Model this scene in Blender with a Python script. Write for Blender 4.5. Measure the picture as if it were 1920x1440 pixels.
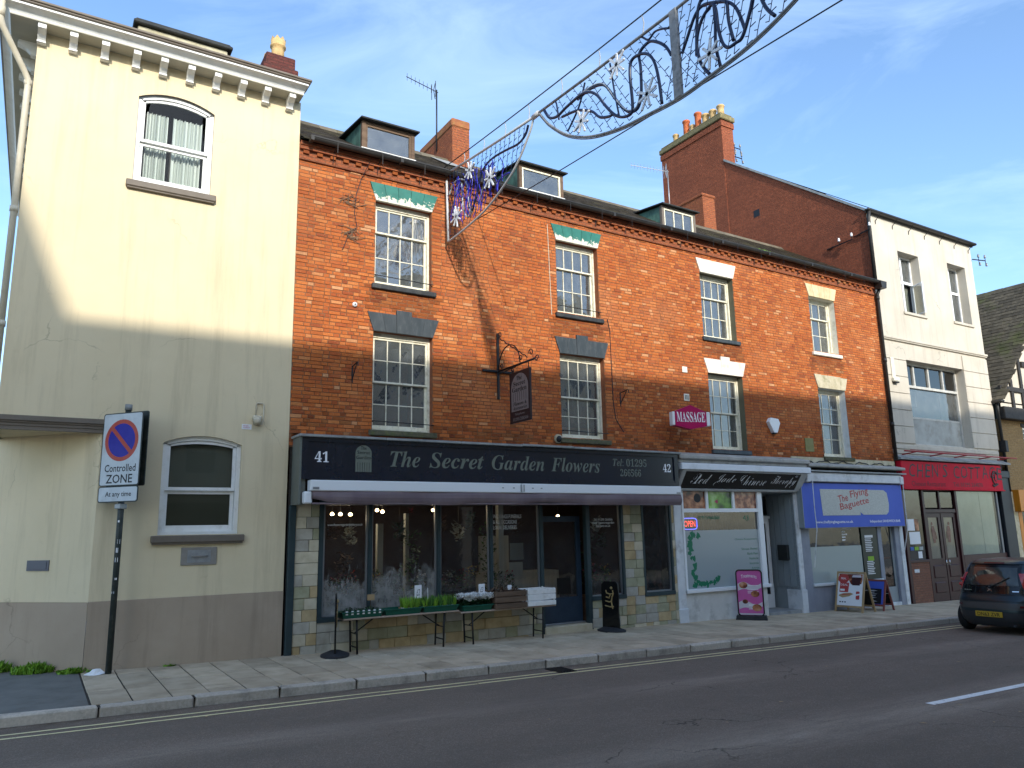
import bpy, math, random
from mathutils import Vector, Matrix
random.seed(7)
R = math.radians
for o in list(bpy.data.objects): bpy.data.objects.remove(o)
SC = bpy.context.scene
COL = SC.collection

# ---------------------------------------------------------------- camera, sky, sun, exposure
def cam_axes(pitch, yaw, roll):
    cy, sy, cp, sp = math.cos(yaw), math.sin(yaw), math.cos(pitch), math.sin(pitch)
    f = Vector((sy*cp, cy*cp, sp)); r = Vector((cy, -sy, 0)); u = r.cross(f)
    cr, sr = math.cos(roll), math.sin(roll)
    return r*cr+u*sr, u*cr-r*sr, f
cr_, cu_, cf_ = cam_axes(R(10.96), R(31.85), R(-1.15))
cam = bpy.data.cameras.new('camera'); camo = bpy.data.objects.new('camera', cam); COL.objects.link(camo)
camo.matrix_world = Matrix(((cr_.x, cu_.x, -cf_.x, 0), (cr_.y, cu_.y, -cf_.y, -13.51), (cr_.z, cu_.z, -cf_.z, 2.0), (0, 0, 0, 1)))
cam.sensor_width = 36; cam.lens = 36*1425/1920; cam.clip_end = 2000; cam.clip_start = 0.1
SC.camera = camo

SUN_EL, SUN_AZ_LEFT = 25.2, 11.5            # degrees; the sun stands behind the camera, a little to the left
wd = bpy.data.worlds.new("World"); SC.world = wd; wd.use_nodes = True
nt = wd.node_tree; nt.nodes.clear()
def wn(t, **k):
    n = nt.nodes.new(t)
    for a, b in k.items(): setattr(n, a, b)
    return n
sky = wn('ShaderNodeTexSky', sky_type='NISHITA', sun_disc=False, sun_elevation=R(SUN_EL), sun_rotation=R(180+SUN_AZ_LEFT), air_density=1.0, dust_density=1.2, ozone_density=2.5)
tc = wn('ShaderNodeTexCoord'); mp = wn('ShaderNodeMapping'); mp.inputs['Scale'].default_value = (0.7, 1.6, 4.2); mp.inputs['Rotation'].default_value = (0.30, 0.22, 0.5)
nz = wn('ShaderNodeTexNoise'); nz.inputs['Scale'].default_value = 2.6; nz.inputs['Detail'].default_value = 12; nz.inputs['Roughness'].default_value = 0.62; nz.inputs['Distortion'].default_value = 0.9
rp = wn('ShaderNodeValToRGB'); rp.color_ramp.elements[0].position = 0.42; rp.color_ramp.elements[1].position = 0.80
rp.color_ramp.elements[0].color = (0.0, 0.0, 0.0, 1); rp.color_ramp.elements[1].color = (0.24, 0.24, 0.24, 1)
mx = wn('ShaderNodeMix', data_type='RGBA'); mx.inputs[7].default_value = (4.6, 5.3, 6.2, 1)
bg = wn('ShaderNodeBackground'); bg.inputs['Strength'].default_value = 0.15
out = wn('ShaderNodeOutputWorld')
L = nt.links.new
L(tc.outputs['Generated'], mp.inputs[0]); L(mp.outputs[0], nz.inputs['Vector']); L(nz.outputs[0], rp.inputs[0])
L(rp.outputs[0], mx.inputs[0]); L(sky.outputs[0], mx.inputs[6]); tn = wn('ShaderNodeMix', data_type='RGBA', blend_type='MULTIPLY'); tn.inputs[0].default_value = 1.0; tn.inputs[7].default_value = (0.87, 0.95, 1.0, 1); L(mx.outputs[2], tn.inputs[6]); L(tn.outputs[2], bg.inputs[0]); L(bg.outputs[0], out.inputs[0])

sl = bpy.data.lights.new('sun', 'SUN'); sl.energy = 2.0; sl.angle = R(1.0); sl.color = (1.0, 0.94, 0.83)
so = bpy.data.objects.new('sun', sl); COL.objects.link(so); so.location = (-20, -60, 40)
sd = Vector((-math.sin(R(SUN_AZ_LEFT))*math.cos(R(SUN_EL)), -math.cos(R(SUN_AZ_LEFT))*math.cos(R(SUN_EL)), math.sin(R(SUN_EL))))
so.rotation_euler = sd.to_track_quat('Z', 'Y').to_euler()
vs = SC.view_settings; vs.view_transform = 'Standard'; vs.look = 'None'; vs.gamma = 1; vs.use_curve_mapping = False; vs.exposure = 1.2

# ---------------------------------------------------------------- helpers: materials
def S(r, g, b):
    f = lambda c: (c/255/12.92) if c <= 10 else ((c/255+0.055)/1.055)**2.4
    return (f(r), f(g), f(b))
MATS = {}
class NT:
    def __init__(s, name):
        s.m = bpy.data.materials.new(name); s.m.use_nodes = True; s.t = s.m.node_tree; s.t.nodes.clear(); s.out = s.n('ShaderNodeOutputMaterial')
    def n(s, t, **k):
        x = s.t.nodes.new(t)
        for a, b in k.items(): setattr(x, a, b)
        return x
    def l(s, a, b): s.t.links.new(a, b)
    def pos(s): return s.n('ShaderNodeNewGeometry').outputs['Position']
    def noise(s, vec, scale, detail=4, rough=0.55, stretch=None):
        if stretch:
            mp = s.n('ShaderNodeMapping'); mp.inputs['Scale'].default_value = stretch; s.l(vec, mp.inputs[0]); vec = mp.outputs[0]
        x = s.n('ShaderNodeTexNoise'); x.inputs['Scale'].default_value = scale; x.inputs['Detail'].default_value = detail; x.inputs['Roughness'].default_value = rough
        s.l(vec, x.inputs['Vector']); return x.outputs[0]
    def ramp(s, fac, stops):
        x = s.n('ShaderNodeValToRGB'); e = x.color_ramp.elements
        while len(e) < len(stops): e.new(0.5)
        for i, (p, c) in enumerate(stops):
            e[i].position = p; e[i].color = (*(c if hasattr(c, '__len__') else (c, c, c)), 1)
        s.l(fac, x.inputs[0]); return x.outputs[0]
    def mix(s, fac, a, b, mode='MIX'):
        x = s.n('ShaderNodeMix', data_type='RGBA', blend_type=mode)
        for i, v in ((0, fac), (6, a), (7, b)):
            if hasattr(v, 'links'): s.l(v, x.inputs[i])
            else: x.inputs[i].default_value = v if i == 0 else (*v, 1)
        return x.outputs[2]
    def math(s, op, a, b=0.0):
        x = s.n('ShaderNodeMath', operation=op)
        for i, v in ((0, a), (1, b)):
            if hasattr(v, 'links'): s.l(v, x.inputs[i])
            else: x.inputs[i].default_value = v
        return x.outputs[0]
    def finish(s, color, rough=0.7, metal=0.0, bump=None, bstr=0.3, bdist=0.01, spec=0.5, emis=None, estr=0):
        p = s.n('ShaderNodeBsdfPrincipled')
        if hasattr(color, 'links'): s.l(color, p.inputs['Base Color'])
        else: p.inputs['Base Color'].default_value = (*color, 1)
        if hasattr(rough, 'links'): s.l(rough, p.inputs['Roughness'])
        else: p.inputs['Roughness'].default_value = rough
        p.inputs['Metallic'].default_value = metal; p.inputs['Specular IOR Level'].default_value = spec
        if bump is not None:
            b = s.n('ShaderNodeBump'); b.inputs['Strength'].default_value = bstr; b.inputs['Distance'].default_value = bdist
            s.l(bump, b.inputs['Height']); s.l(b.outputs[0], p.inputs['Normal'])
        if emis: p.inputs['Emission Color'].default_value = (*emis, 1); p.inputs['Emission Strength'].default_value = estr
        s.l(p.outputs[0], s.out.inputs[0]); return s.m
def mat(name, c, c2=None, scale=6, rough=0.6, metal=0, bscale=40, bstr=0.15, bdist=0.004, spec=0.4, island=0.0, dirt=None, dscale=1.2, damt=0.5, stretch=None, emis=None, estr=0, p0=0.35, p1=0.65):
    """two-tone noise colour, optional per-piece tint, dirt patches and fine bump"""
    if name in MATS: return MATS[name]
    t = NT(name); v = t.pos()
    col = c
    if c2: col = t.ramp(t.noise(v, scale, 5, 0.6, stretch), [(p0, c), (p1, c2)])
    if dirt: col = t.mix(t.ramp(t.noise(v, dscale, 7, 0.65, stretch), [(0.52, 0.0), (0.70, damt)]), col, dirt)
    if island:
        g = t.n('ShaderNodeNewGeometry'); oi = t.n('ShaderNodeObjectInfo')
        r = t.math('FRACT', t.math('ADD', g.outputs['Random Per Island'], oi.outputs['Random']))
        k = t.math('ADD', t.math('MULTIPLY', r, island*2), 1-island)
        hs = t.n('ShaderNodeHueSaturation')
        if hasattr(col, 'links'): t.l(col, hs.inputs['Color'])
        else: hs.inputs['Color'].default_value = (*col, 1)
        t.l(k, hs.inputs['Value']); col = hs.outputs[0]
    b = t.noise(v, bscale, 4, 0.6, stretch) if bstr else None
    MATS[name] = t.finish(col, rough, metal, b, bstr, bdist, spec, emis, estr)
    return MATS[name]

# ---------------------------------------------------------------- helpers: mesh builder
class MB:
    def __init__(s): s.v = []; s.f = []; s.mi = []; s.cur = 0; s.smooth = False; s.sm = []
    def face(s, pts):
        b = len(s.v); s.v += [tuple(p) for p in pts]; s.f.append(tuple(range(b, b+len(pts)))); s.mi.append(s.cur); s.sm.append(s.smooth)
    def mesh(s, vs, fs):
        b = len(s.v); s.v += [tuple(p) for p in vs]
        for f in fs: s.f.append(tuple(b+i for i in f)); s.mi.append(s.cur); s.sm.append(s.smooth)
    def box(s, x0, x1, y0, y1, z0, z1, skip=''):
        if x0 > x1: x0, x1 = x1, x0
        if y0 > y1: y0, y1 = y1, y0
        if z0 > z1: z0, z1 = z1, z0
        v = [(x0,y0,z0),(x1,y0,z0),(x1,y1,z0),(x0,y1,z0),(x0,y0,z1),(x1,y0,z1),(x1,y1,z1),(x0,y1,z1)]
        fs = {'b':(3,2,1,0),'t':(4,5,6,7),'f':(0,1,5,4),'k':(2,3,7,6),'l':(3,0,4,7),'r':(1,2,6,5)}
        s.mesh(v, [fs[k] for k in 'btfklr' if k not in skip]); return s
    def rbox(s, x0, x1, y0, y1, z0, z1, b=0.01):
        """box with chamfered edges"""
        if x0 > x1: x0, x1 = x1, x0
        if y0 > y1: y0, y1 = y1, y0
        if z0 > z1: z0, z1 = z1, z0
        b = min(b, (x1-x0)*.4, (y1-y0)*.4, (z1-z0)*.4)
        X, Y, Z = (x0, x1), (y0, y1), (z0, z1); idx = {}; vs = []
        for i in (0, 1):
            for j in (0, 1):
                for k in (0, 1):
                    for a in range(3):
                        p = [X[i], Y[j], Z[k]]
                        sg = [b if q == 0 else -b for q in (i, j, k)]
                        for q in range(3):
                            if q != a: p[q] += sg[q]
                        idx[i,j,k,a] = len(vs); vs.append(tuple(p))
        g = lambda i,j,k,a: idx[i,j,k,a]
        fs = [(g(0,0,0,0),g(0,0,1,0),g(0,1,1,0),g(0,1,0,0)), (g(1,0,0,0),g(1,1,0,0),g(1,1,1,0),g(1,0,1,0)),
              (g(0,0,0,1),g(1,0,0,1),g(1,0,1,1),g(0,0,1,1)), (g(0,1,0,1),g(0,1,1,1),g(1,1,1,1),g(1,1,0,1)),
              (g(0,0,0,2),g(0,1,0,2),g(1,1,0,2),g(1,0,0,2)), (g(0,0,1,2),g(1,0,1,2),g(1,1,1,2),g(0,1,1,2))]
        for a, c, d in ((0,1,2),(1,0,2),(2,0,1)):
            for p in (0, 1):
                for q in (0, 1):
                    def key(w, axis):
                        t = [0,0,0]; t[a] = w; t[c] = p; t[d] = q; return idx[t[0],t[1],t[2],axis]
                    fs.append((key(0,c), key(1,c), key(1,d), key(0,d)))
        for i in (0, 1):
            for j in (0, 1):
                for k in (0, 1): fs.append((g(i,j,k,0), g(i,j,k,1), g(i,j,k,2)))
        s.mesh(vs, fs); return s
    def prism(s, poly, axis, d0, d1):
        """polygon in the plane across axis, extruded from d0 to d1. 'y': poly=(x,z); 'x': poly=(y,z); 'z': poly=(x,y)"""
        P = {'y': lambda a, b, d: (a, d, b), 'x': lambda a, b, d: (d, a, b), 'z': lambda a, b, d: (a, b, d)}[axis]
        n = len(poly); v = [P(a, b, d0) for a, b in poly]+[P(a, b, d1) for a, b in poly]
        s.mesh(v, [tuple(range(n)), tuple(range(2*n-1, n-1, -1))]+[(i, (i+1) % n, n+(i+1) % n, n+i) for i in range(n)]); return s
    def tube(s, pts, r, n=6, closed=False, r1=None):
        pts = [Vector(p) for p in pts]; m = len(pts); rings = []; up = None
        for i, p in enumerate(pts):
            d = (pts[(i+1) % m]-pts[i-1]) if (closed or 0 < i < m-1) else (pts[1]-pts[0] if i == 0 else pts[-1]-pts[-2])
            if d.length < 1e-9: d = Vector((0, 0, 1))
            d.normalize()
            if up is None: up = d.orthogonal().normalized()
            up = (up-d*up.dot(d))
            up = up.normalized() if up.length > 1e-6 else d.orthogonal().normalized()
            sd_ = d.cross(up); rr = r if r1 is None else r+(r1-r)*i/max(1, m-1)
            rings.append([p+(up*math.cos(2*math.pi*k/n)+sd_*math.sin(2*math.pi*k/n))*rr for k in range(n)])
        vs = [q for rg in rings for q in rg]; fs = []
        for i in range(m if closed else m-1):
            j = (i+1) % m
            for k in range(n): fs.append((i*n+k, i*n+(k+1) % n, j*n+(k+1) % n, j*n+k))
        if not closed: fs += [tuple(range(n-1, -1, -1)), tuple((m-1)*n+k for k in range(n))]
        sm = s.smooth; s.smooth = n > 5; s.mesh(vs, fs); s.smooth = sm; return s
    def lathe(s, c, prof, n=16):
        vs = [(c[0]+r*math.cos(2*math.pi*k/n), c[1]+r*math.sin(2*math.pi*k/n), c[2]+z) for r, z in prof for k in range(n)]
        fs = [(i*n+k, i*n+(k+1) % n, (i+1)*n+(k+1) % n, (i+1)*n+k) for i in range(len(prof)-1) for k in range(n)]
        fs += [tuple(range(n-1, -1, -1)), tuple((len(prof)-1)*n+k for k in range(n))]
        sm = s.smooth; s.smooth = n > 9; s.mesh(vs, fs); s.smooth = sm; return s
    def xform(s, M, start=0):
        for i in range(start, len(s.v)): s.v[i] = tuple(M @ Vector(s.v[i]))
        return s
    def add(s, o):
        b = len(s.v); s.v += o.v; s.f += [tuple(b+i for i in f) for f in o.f]; s.mi += [m+s.cur for m in o.mi]; s.sm += o.sm; return s

WL = {}
def tag(o, label=None, cat=None, group=None, kind=None):
    if label: o['label'] = label
    if cat: o['category'] = cat
    if group: o['group'] = group
    if kind: o['kind'] = kind
    return o
def thing(name, label, cat, loc=(0, 0, 0), group=None, rz=0.0):
    o = bpy.data.objects.new(name, None); COL.objects.link(o); o.location = loc; o.rotation_euler = (0, 0, rz); o.empty_display_size = 0.2
    WL[o.name] = Matrix.Translation(loc) @ Matrix.Rotation(rz, 4, 'Z'); return tag(o, label, cat, group)
def group_part(name, parent, loc=(0, 0, 0)):
    o = bpy.data.objects.new(name, None); COL.objects.link(o); o.parent = parent
    M = WL[parent.name]; o.location = M.inverted() @ Vector(loc); WL[o.name] = M @ Matrix.Translation(o.location); return o
def part(name, mb, mats, parent=None, label=None, cat=None, group=None, kind=None, local=False):
    """links the builder as one mesh object; its vertices are world coordinates unless local"""
    if not isinstance(mats, (list, tuple)): mats = [mats]
    me = bpy.data.meshes.new(name)
    vs = [Vector(v) for v in mb.v]
    M = WL[parent.name] if parent is not None else Matrix.Identity(4)
    if not local and parent is not None:
        Mi = M.inverted(); vs = [Mi @ v for v in vs]
    lo = Vector((min(v[i] for v in vs) for i in range(3))); hi = Vector((max(v[i] for v in vs) for i in range(3)))
    c = Vector(((lo.x+hi.x)/2, (lo.y+hi.y)/2, lo.z))
    me.from_pydata([tuple(v-c) for v in vs], [], mb.f); me.update()
    for m in mats: me.materials.append(m)
    me.polygons.foreach_set('material_index', mb.mi); me.polygons.foreach_set('use_smooth', mb.sm)
    o = bpy.data.objects.new(name, me); COL.objects.link(o); o.location = c
    if parent is not None: o.parent = parent
    WL[o.name] = M @ Matrix.Translation(c)
    return tag(o, label, cat, group, kind)
def inst(name, me, parent, loc, rz=0.0):
    o = bpy.data.objects.new(name, me); COL.objects.link(o)
    o.parent = parent; o.location = WL[parent.name].inverted() @ Vector(loc); o.rotation_euler = (0, 0, rz); return o
def children(o): return [c for c in bpy.data.objects if c.parent == o]
def copy_tree(o, parent=None):
    kids = list(o.children)
    c = o.copy(); COL.objects.link(c); c.parent = parent
    for ch in kids: copy_tree(ch, c)
    return c
TXC = {}
def txt(body, w=None, h=None, shear=0.0, sp=1.0, align='LEFT', lsp=1.0, off=0.0):
    """flat lettering in the xy plane from (0,0), fitted to width w and height h"""
    k = (body, shear, sp, align, lsp, off)
    if k not in TXC:
        c = bpy.data.curves.new('lettering', 'FONT'); c.body = body; c.shear = shear; c.space_character = sp; c.align_x = align; c.space_line = lsp; c.offset = off; c.resolution_u = 2
        o = bpy.data.objects.new('lettering', c); COL.objects.link(o)
        me = bpy.data.meshes.new_from_object(o)
        TXC[k] = ([tuple(v.co) for v in me.vertices], [tuple(p.vertices) for p in me.polygons])
        bpy.data.objects.remove(o); bpy.data.curves.remove(c); bpy.data.meshes.remove(me)
    v, f = TXC[k]; mb = MB()
    x0 = min(p[0] for p in v); x1 = max(p[0] for p in v); y0 = min(p[1] for p in v); y1 = max(p[1] for p in v)
    sx = w/(x1-x0) if w else (h/(y1-y0)); sy = h/(y1-y0) if h else sx
    mb.mesh([((a-x0)*sx, (b-y0)*sy, 0) for a, b, _ in v], f); return mb
def front(x, y, z): return Matrix(((1, 0, 0, x), (0, 0, -1, y), (0, 1, 0, z), (0, 0, 0, 1)))      # (u,v,n) on a face looking to -Y
def west(x, y, z): return Matrix(((0, 0, -1, x), (-1, 0, 0, y), (0, 1, 0, z), (0, 0, 0, 1)))      # on a face looking to -X, u runs to -Y
def frame_ring(mb, x0, x1, z0, z1, w, y0, y1, wb=None):
    wb = wb or w
    mb.box(x0, x0+w, y0, y1, z0, z1); mb.box(x1-w, x1, y0, y1, z0, z1)
    mb.box(x0+w, x1-w, y0, y1, z1-w, z1); mb.box(x0+w, x1-w, y0, y1, z0, z0+wb); return mb
def wall_holes(mb, x0, x1, z0, z1, holes, y, M=None):
    """front wall sheet at depth y with rectangular openings"""
    xs = sorted({x0, x1}|{h[0] for h in holes}|{h[1] for h in holes}); zs = sorted({z0, z1}|{h[2] for h in holes}|{h[3] for h in holes})
    for i in range(len(xs)-1):
        for j in range(len(zs)-1):
            a, b, c, d = xs[i], xs[i+1], zs[j], zs[j+1]; mx_, mz = (a+b)/2, (c+d)/2
            if not (x0 <= mx_ <= x1 and z0 <= mz <= z1) or any(h[0] < mx_ < h[1] and h[2] < mz < h[3] for h in holes): continue
            mb.face([(a, y, c), (b, y, c), (b, y, d), (a, y, d)])
    return mb
def reveal(mb, x0, x1, z0, z1, y0, y1, sides='lrtb'):
    if 'l' in sides: mb.face([(x0, y0, z0), (x0, y1, z0), (x0, y1, z1), (x0, y0, z1)])
    if 'r' in sides: mb.face([(x1, y0, z0), (x1, y0, z1), (x1, y1, z1), (x1, y1, z0)])
    if 't' in sides: mb.face([(x0, y0, z1), (x0, y1, z1), (x1, y1, z1), (x1, y0, z1)])
    if 'b' in sides: mb.face([(x0, y0, z0), (x1, y0, z0), (x1, y1, z0), (x0, y1, z0)])
    return mb
def room(mb, x0, x1, z0, z1, y0, y1):
    mb.face([(x0, y1, z0), (x1, y1, z0), (x1, y1, z1), (x0, y1, z1)]); return reveal(mb, x0, x1, z0, z1, y0, y1)
def gz(x): return -0.0178*(x-4.2)           # the street falls gently to the right
def slope(mb, off=0.0):
    mb.v = [(x, y, z+gz(x)+off) for x, y, z in mb.v]; return mb
# ---------------------------------------------------------------- materials
def brick_material(name, k=1.0, soot=0.42):
    t = NT(name); v = t.pos(); g = t.n('ShaderNodeNewGeometry'); oi = t.n('ShaderNodeObjectInfo')
    r = t.math('FRACT', t.math('ADD', g.outputs['Random Per Island'], oi.outputs['Random']))
    c = lambda a, b, d: (a*k, b*k, d*k)
    col = t.ramp(r, [(0.0, c(0.27, 0.064, 0.023)), (0.08, c(0.37, 0.086, 0.025)), (0.35, c(0.44, 0.112, 0.027)), (0.65, c(0.48, 0.130, 0.031)), (0.86, c(0.53, 0.158, 0.040)), (0.955, c(0.56, 0.20, 0.062)), (1.0, c(0.60, 0.31, 0.15))])
    col = t.mix(t.ramp(t.noise(v, 24, 6, 0.75), [(0.45, 0.0), (0.72, 0.5)]), col, c(0.24, 0.066, 0.023))
    col = t.mix(t.ramp(t.noise(v, 38, 4, 0.75), [(0.57, 0.0), (0.72, 0.7)]), col, c(0.58, 0.29, 0.13))
    col = t.mix(t.ramp(t.noise(v, 0.75, 5, 0.6), [(0.50, 0.0), (0.68, 0.35)]), col, c(0.58, 0.24, 0.10))
    col = t.mix(t.ramp(t.noise(v, 0.55, 6, 0.65, (1, 1, 0.6)), [(0.50, 0.0), (0.70, soot)]), col, c(0.17, 0.056, 0.026))
    col = t.mix(t.ramp(t.noise(v, 1.9, 5, 0.65, (1.8, 1.8, 0.2)), [(0.55, 0.0), (0.75, 0.4)]), col, c(0.20, 0.062, 0.026))
    MATS[name] = t.finish(col, 0.85, 0, t.noise(v, 60, 4, 0.7), 0.6, 0.008, 0.2)
brick_material('brick'); brick_material('stained_shaded_brick', 0.62, 0.6)
def brick_sheet(name, cols, mortar, bw=0.225, rh=0.072):
    """brickwork for small or steeply seen walls: colour and joints by texture, relief by bump"""
    t = NT(name); v = t.pos(); sx = t.n('ShaderNodeSeparateXYZ'); t.l(v, sx.inputs[0])
    cb = t.n('ShaderNodeCombineXYZ'); t.l(t.math('ADD', sx.outputs[0], sx.outputs[1]), cb.inputs[0]); t.l(sx.outputs[2], cb.inputs[1])
    b = t.n('ShaderNodeTexBrick'); t.l(cb.outputs[0], b.inputs['Vector'])
    b.inputs['Scale'].default_value = 1; b.inputs['Brick Width'].default_value = bw; b.inputs['Row Height'].default_value = rh; b.inputs['Mortar Size'].default_value = 0.007; b.inputs['Mortar Smooth'].default_value = 0.3
    b.inputs['Color1'].default_value = (*cols[0], 1); b.inputs['Color2'].default_value = (*cols[1], 1); b.inputs['Mortar'].default_value = (*mortar, 1)
    col = t.mix(t.ramp(t.noise(v, 13, 6, 0.75), [(0.40, 0.0), (0.66, 0.85)]), b.outputs[0], cols[2])
    col = t.mix(t.ramp(t.noise(v, 21, 5, 0.75), [(0.57, 0.0), (0.72, 0.6)]), col, tuple(min(.8, q*1.9) for q in cols[0]))
    col = t.mix(t.ramp(t.noise(v, 0.8, 6, 0.6), [(0.45, 0.0), (0.7, 0.5)]), col, cols[3])
    h = t.math('ADD', t.math('MULTIPLY', b.outputs[1], -1.0), t.math('MULTIPLY', t.noise(v, 30, 4, 0.7), 0.8))
    MATS[name] = t.finish(col, 0.9, 0, h, 0.9, 0.03, 0.15)
brick_sheet('gable_brick', [(0.28, 0.08, 0.04), (0.36, 0.105, 0.052), (0.15, 0.05, 0.03), (0.17, 0.058, 0.036)], (0.24, 0.12, 0.075))
brick_sheet('chimney_brick', [(0.34, 0.10, 0.045), (0.42, 0.13, 0.05), (0.18, 0.06, 0.035), (0.22, 0.075, 0.04)], (0.22, 0.13, 0.08))
brick_sheet('dark_chimney_brick', [(0.13, 0.04, 0.035), (0.16, 0.05, 0.04), (0.09, 0.035, 0.03), (0.08, 0.035, 0.03)], (0.08, 0.05, 0.045))
brick_sheet('buff_brick', [(0.30, 0.20, 0.09), (0.36, 0.24, 0.11), (0.20, 0.13, 0.06), (0.22, 0.15, 0.08)], (0.34, 0.27, 0.17))
brick_sheet('stall_brick', [(0.26, 0.12, 0.08), (0.32, 0.15, 0.09), (0.18, 0.09, 0.06), (0.20, 0.10, 0.07)], (0.20, 0.15, 0.12))
def stucco(name, c1, c2, dirt, bs=160, crack=0.5, bstr=0.35):
    t = NT(name); v = t.pos()
    col = t.ramp(t.noise(v, 0.9, 6, 0.6), [(0.3, c1), (0.7, c2)])
    col = t.mix(t.ramp(t.noise(v, 0.5, 8, 0.7), [(0.55, 0.0), (0.8, 0.35)]), col, dirt)
    col = t.mix(t.ramp(t.noise(v, 1.6, 6, 0.7, (2.2, 2.2, 0.16)), [(0.50, 0.0), (0.74, 0.55)]), col, tuple(x*.8 for x in dirt))
    col = t.mix(t.ramp(t.noise(v, 5.5, 5, 0.7), [(0.60, 0.0), (0.75, 0.22)]), col, tuple(x*.9 for x in dirt))
    vo = t.n('ShaderNodeTexVoronoi', feature='DISTANCE_TO_EDGE'); vo.inputs['Scale'].default_value = 0.33
    w = t.n('ShaderNodeVectorMath', operation='ADD'); nn = t.n('ShaderNodeTexNoise'); nn.inputs['Scale'].default_value = 2.2; nn.inputs['Detail'].default_value = 6; t.l(v, nn.inputs['Vector'])
    ms = t.n('ShaderNodeVectorMath', operation='SCALE'); ms.inputs['Scale'].default_value = 0.7; t.l(nn.outputs['Color'], ms.inputs[0]); t.l(v, w.inputs[0]); t.l(ms.outputs[0], w.inputs[1]); t.l(w.outputs[0], vo.inputs['Vector'])
    ck = t.math('MULTIPLY', t.ramp(vo.outputs[0], [(0.0, 0.8), (0.0022, 0.0)]), t.ramp(t.noise(v, 0.7, 2), [(0.52, 0.0), (0.6, crack)]))
    col = t.mix(ck, col, tuple(x*0.35 for x in dirt))
    MATS[name] = t.finish(col, 0.88, 0, t.noise(v, bs, 3, 0.7), bstr, 0.004, 0.2)
stucco('cream_render', (0.67, 0.56, 0.365), (0.72, 0.61, 0.41), (0.54, 0.44, 0.28))
stucco('brown_plinth', (0.37, 0.285, 0.205), (0.43, 0.34, 0.25), (0.27, 0.21, 0.155), 60, 0.5)
stucco('white_render', (0.50, 0.45, 0.365), (0.58, 0.53, 0.45), (0.42, 0.37, 0.30), 45, 0.7, 0.5)
mat('mortar', (0.155, 0.064, 0.030), (0.24, 0.12, 0.06), 9, 0.95, bstr=0.4, bscale=90)
mat('white_paint', (0.74, 0.74, 0.70), (0.80, 0.80, 0.78), 4, 0.5, dirt=(0.45, 0.42, 0.36), dscale=5, damt=0.35, bstr=0.1)
mat('cream_paint', (0.74, 0.69, 0.52), (0.80, 0.76, 0.62), 9, 0.55, dirt=(0.33, 0.27, 0.17), dscale=11, damt=0.6, bstr=0.3, bscale=60)
mat('upvc', (0.80, 0.81, 0.81), None, rough=0.3, bstr=0)
mat('brown_paint', (0.145, 0.118, 0.09), (0.17, 0.14, 0.11), 5, 0.6)
mat('old_black_paint', (0.018, 0.020, 0.022), (0.035, 0.038, 0.040), 8, 0.55, dirt=(0.09, 0.085, 0.07), dscale=9, damt=0.5, bstr=0.3)
mat('slate_paint', (0.030, 0.040, 0.046), (0.050, 0.060, 0.066), 7, 0.5, dirt=(0.11, 0.12, 0.12), dscale=14, damt=0.4, stretch=(1, 1, 0.3), bstr=0.25)
def peeling(name, paint, under, z0, z1):
    t = NT(name); v = t.pos(); sx = t.n('ShaderNodeSeparateXYZ'); t.l(v, sx.inputs[0])
    g = t.math('DIVIDE', t.math('SUBTRACT', sx.outputs[2], z0), z1-z0)
    f = t.math('SUBTRACT', t.noise(v, 11, 6, 0.75), t.math('MULTIPLY', g, 0.55))
    col = t.mix(t.ramp(f, [(0.335, 0.0), (0.36, 1.0)]), t.ramp(t.noise(v, 6, 3), [(0.3, paint), (0.7, tuple(x*1.35 for x in paint))]), under)
    MATS[name] = t.finish(col, 0.55, 0, f, 0.2, 0.01, 0.4)
peeling('peeling_green_paint', (0.022, 0.135, 0.105), (0.70, 0.66, 0.54), 8.57, 8.93)
mat('white_stone', (0.74, 0.70, 0.58), (0.82, 0.78, 0.66), 6, 0.75, dirt=(0.35, 0.31, 0.18), dscale=5, damt=0.5, bstr=0.3)
mat('buff_stone', (0.56, 0.46, 0.26), (0.66, 0.56, 0.34), 6, 0.85, island=0.08, bstr=0.4)
mat('mossy_stone', (0.46, 0.40, 0.26), (0.56, 0.50, 0.36), 6, 0.9, dirt=(0.16, 0.15, 0.05), dscale=4, damt=0.8, bstr=0.5)
mat('mossy_sill', (0.07, 0.065, 0.04), (0.13, 0.12, 0.07), 14, 0.95, dirt=(0.12, 0.14, 0.03), dscale=9, damt=0.7, bstr=0.6)
mat('grey_lead', (0.24, 0.25, 0.25), (0.34, 0.35, 0.34), 4, 0.6, dirt=(0.13, 0.13, 0.10), dscale=3, damt=0.6)
mat('slate', (0.020, 0.016, 0.012), (0.038, 0.031, 0.022), 5, 0.8, island=0.3, dirt=(0.055, 0.050, 0.020), dscale=1.1, damt=0.7, spec=.15, bstr=0.5, bscale=25)
mat('stone_tile', (0.050, 0.042, 0.028), (0.095, 0.080, 0.055), 6, 0.95, island=0.32, dirt=(0.055, 0.068, 0.012), dscale=0.9, damt=0.85, bstr=0.6, bscale=25)
mat('felt', (0.016, 0.018, 0.018), (0.03, 0.032, 0.03), 6, 0.75)
mat('copper_green', (0.10, 0.21, 0.16), (0.035, 0.075, 0.055), 3, 0.6, stretch=(1, 1, 0.5), p0=0.42, p1=0.6)
mat('black_iron', (0.012, 0.011, 0.012), None, rough=0.5, bstr=0.2)
mat('gutter_black', (0.018, 0.017, 0.016), (0.03, 0.028, 0.025), 5, 0.5)
mat('cream_pipe', (0.55, 0.49, 0.36), (0.60, 0.54, 0.42), 8, 0.5)
mat('terracotta', (0.42, 0.10, 0.035), (0.50, 0.14, 0.05), 8, 0.8)
mat('buff_pot', (0.50, 0.33, 0.14), (0.58, 0.40, 0.19), 8, 0.8, dirt=(0.2, 0.15, 0.08), dscale=6, damt=0.5)
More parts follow.
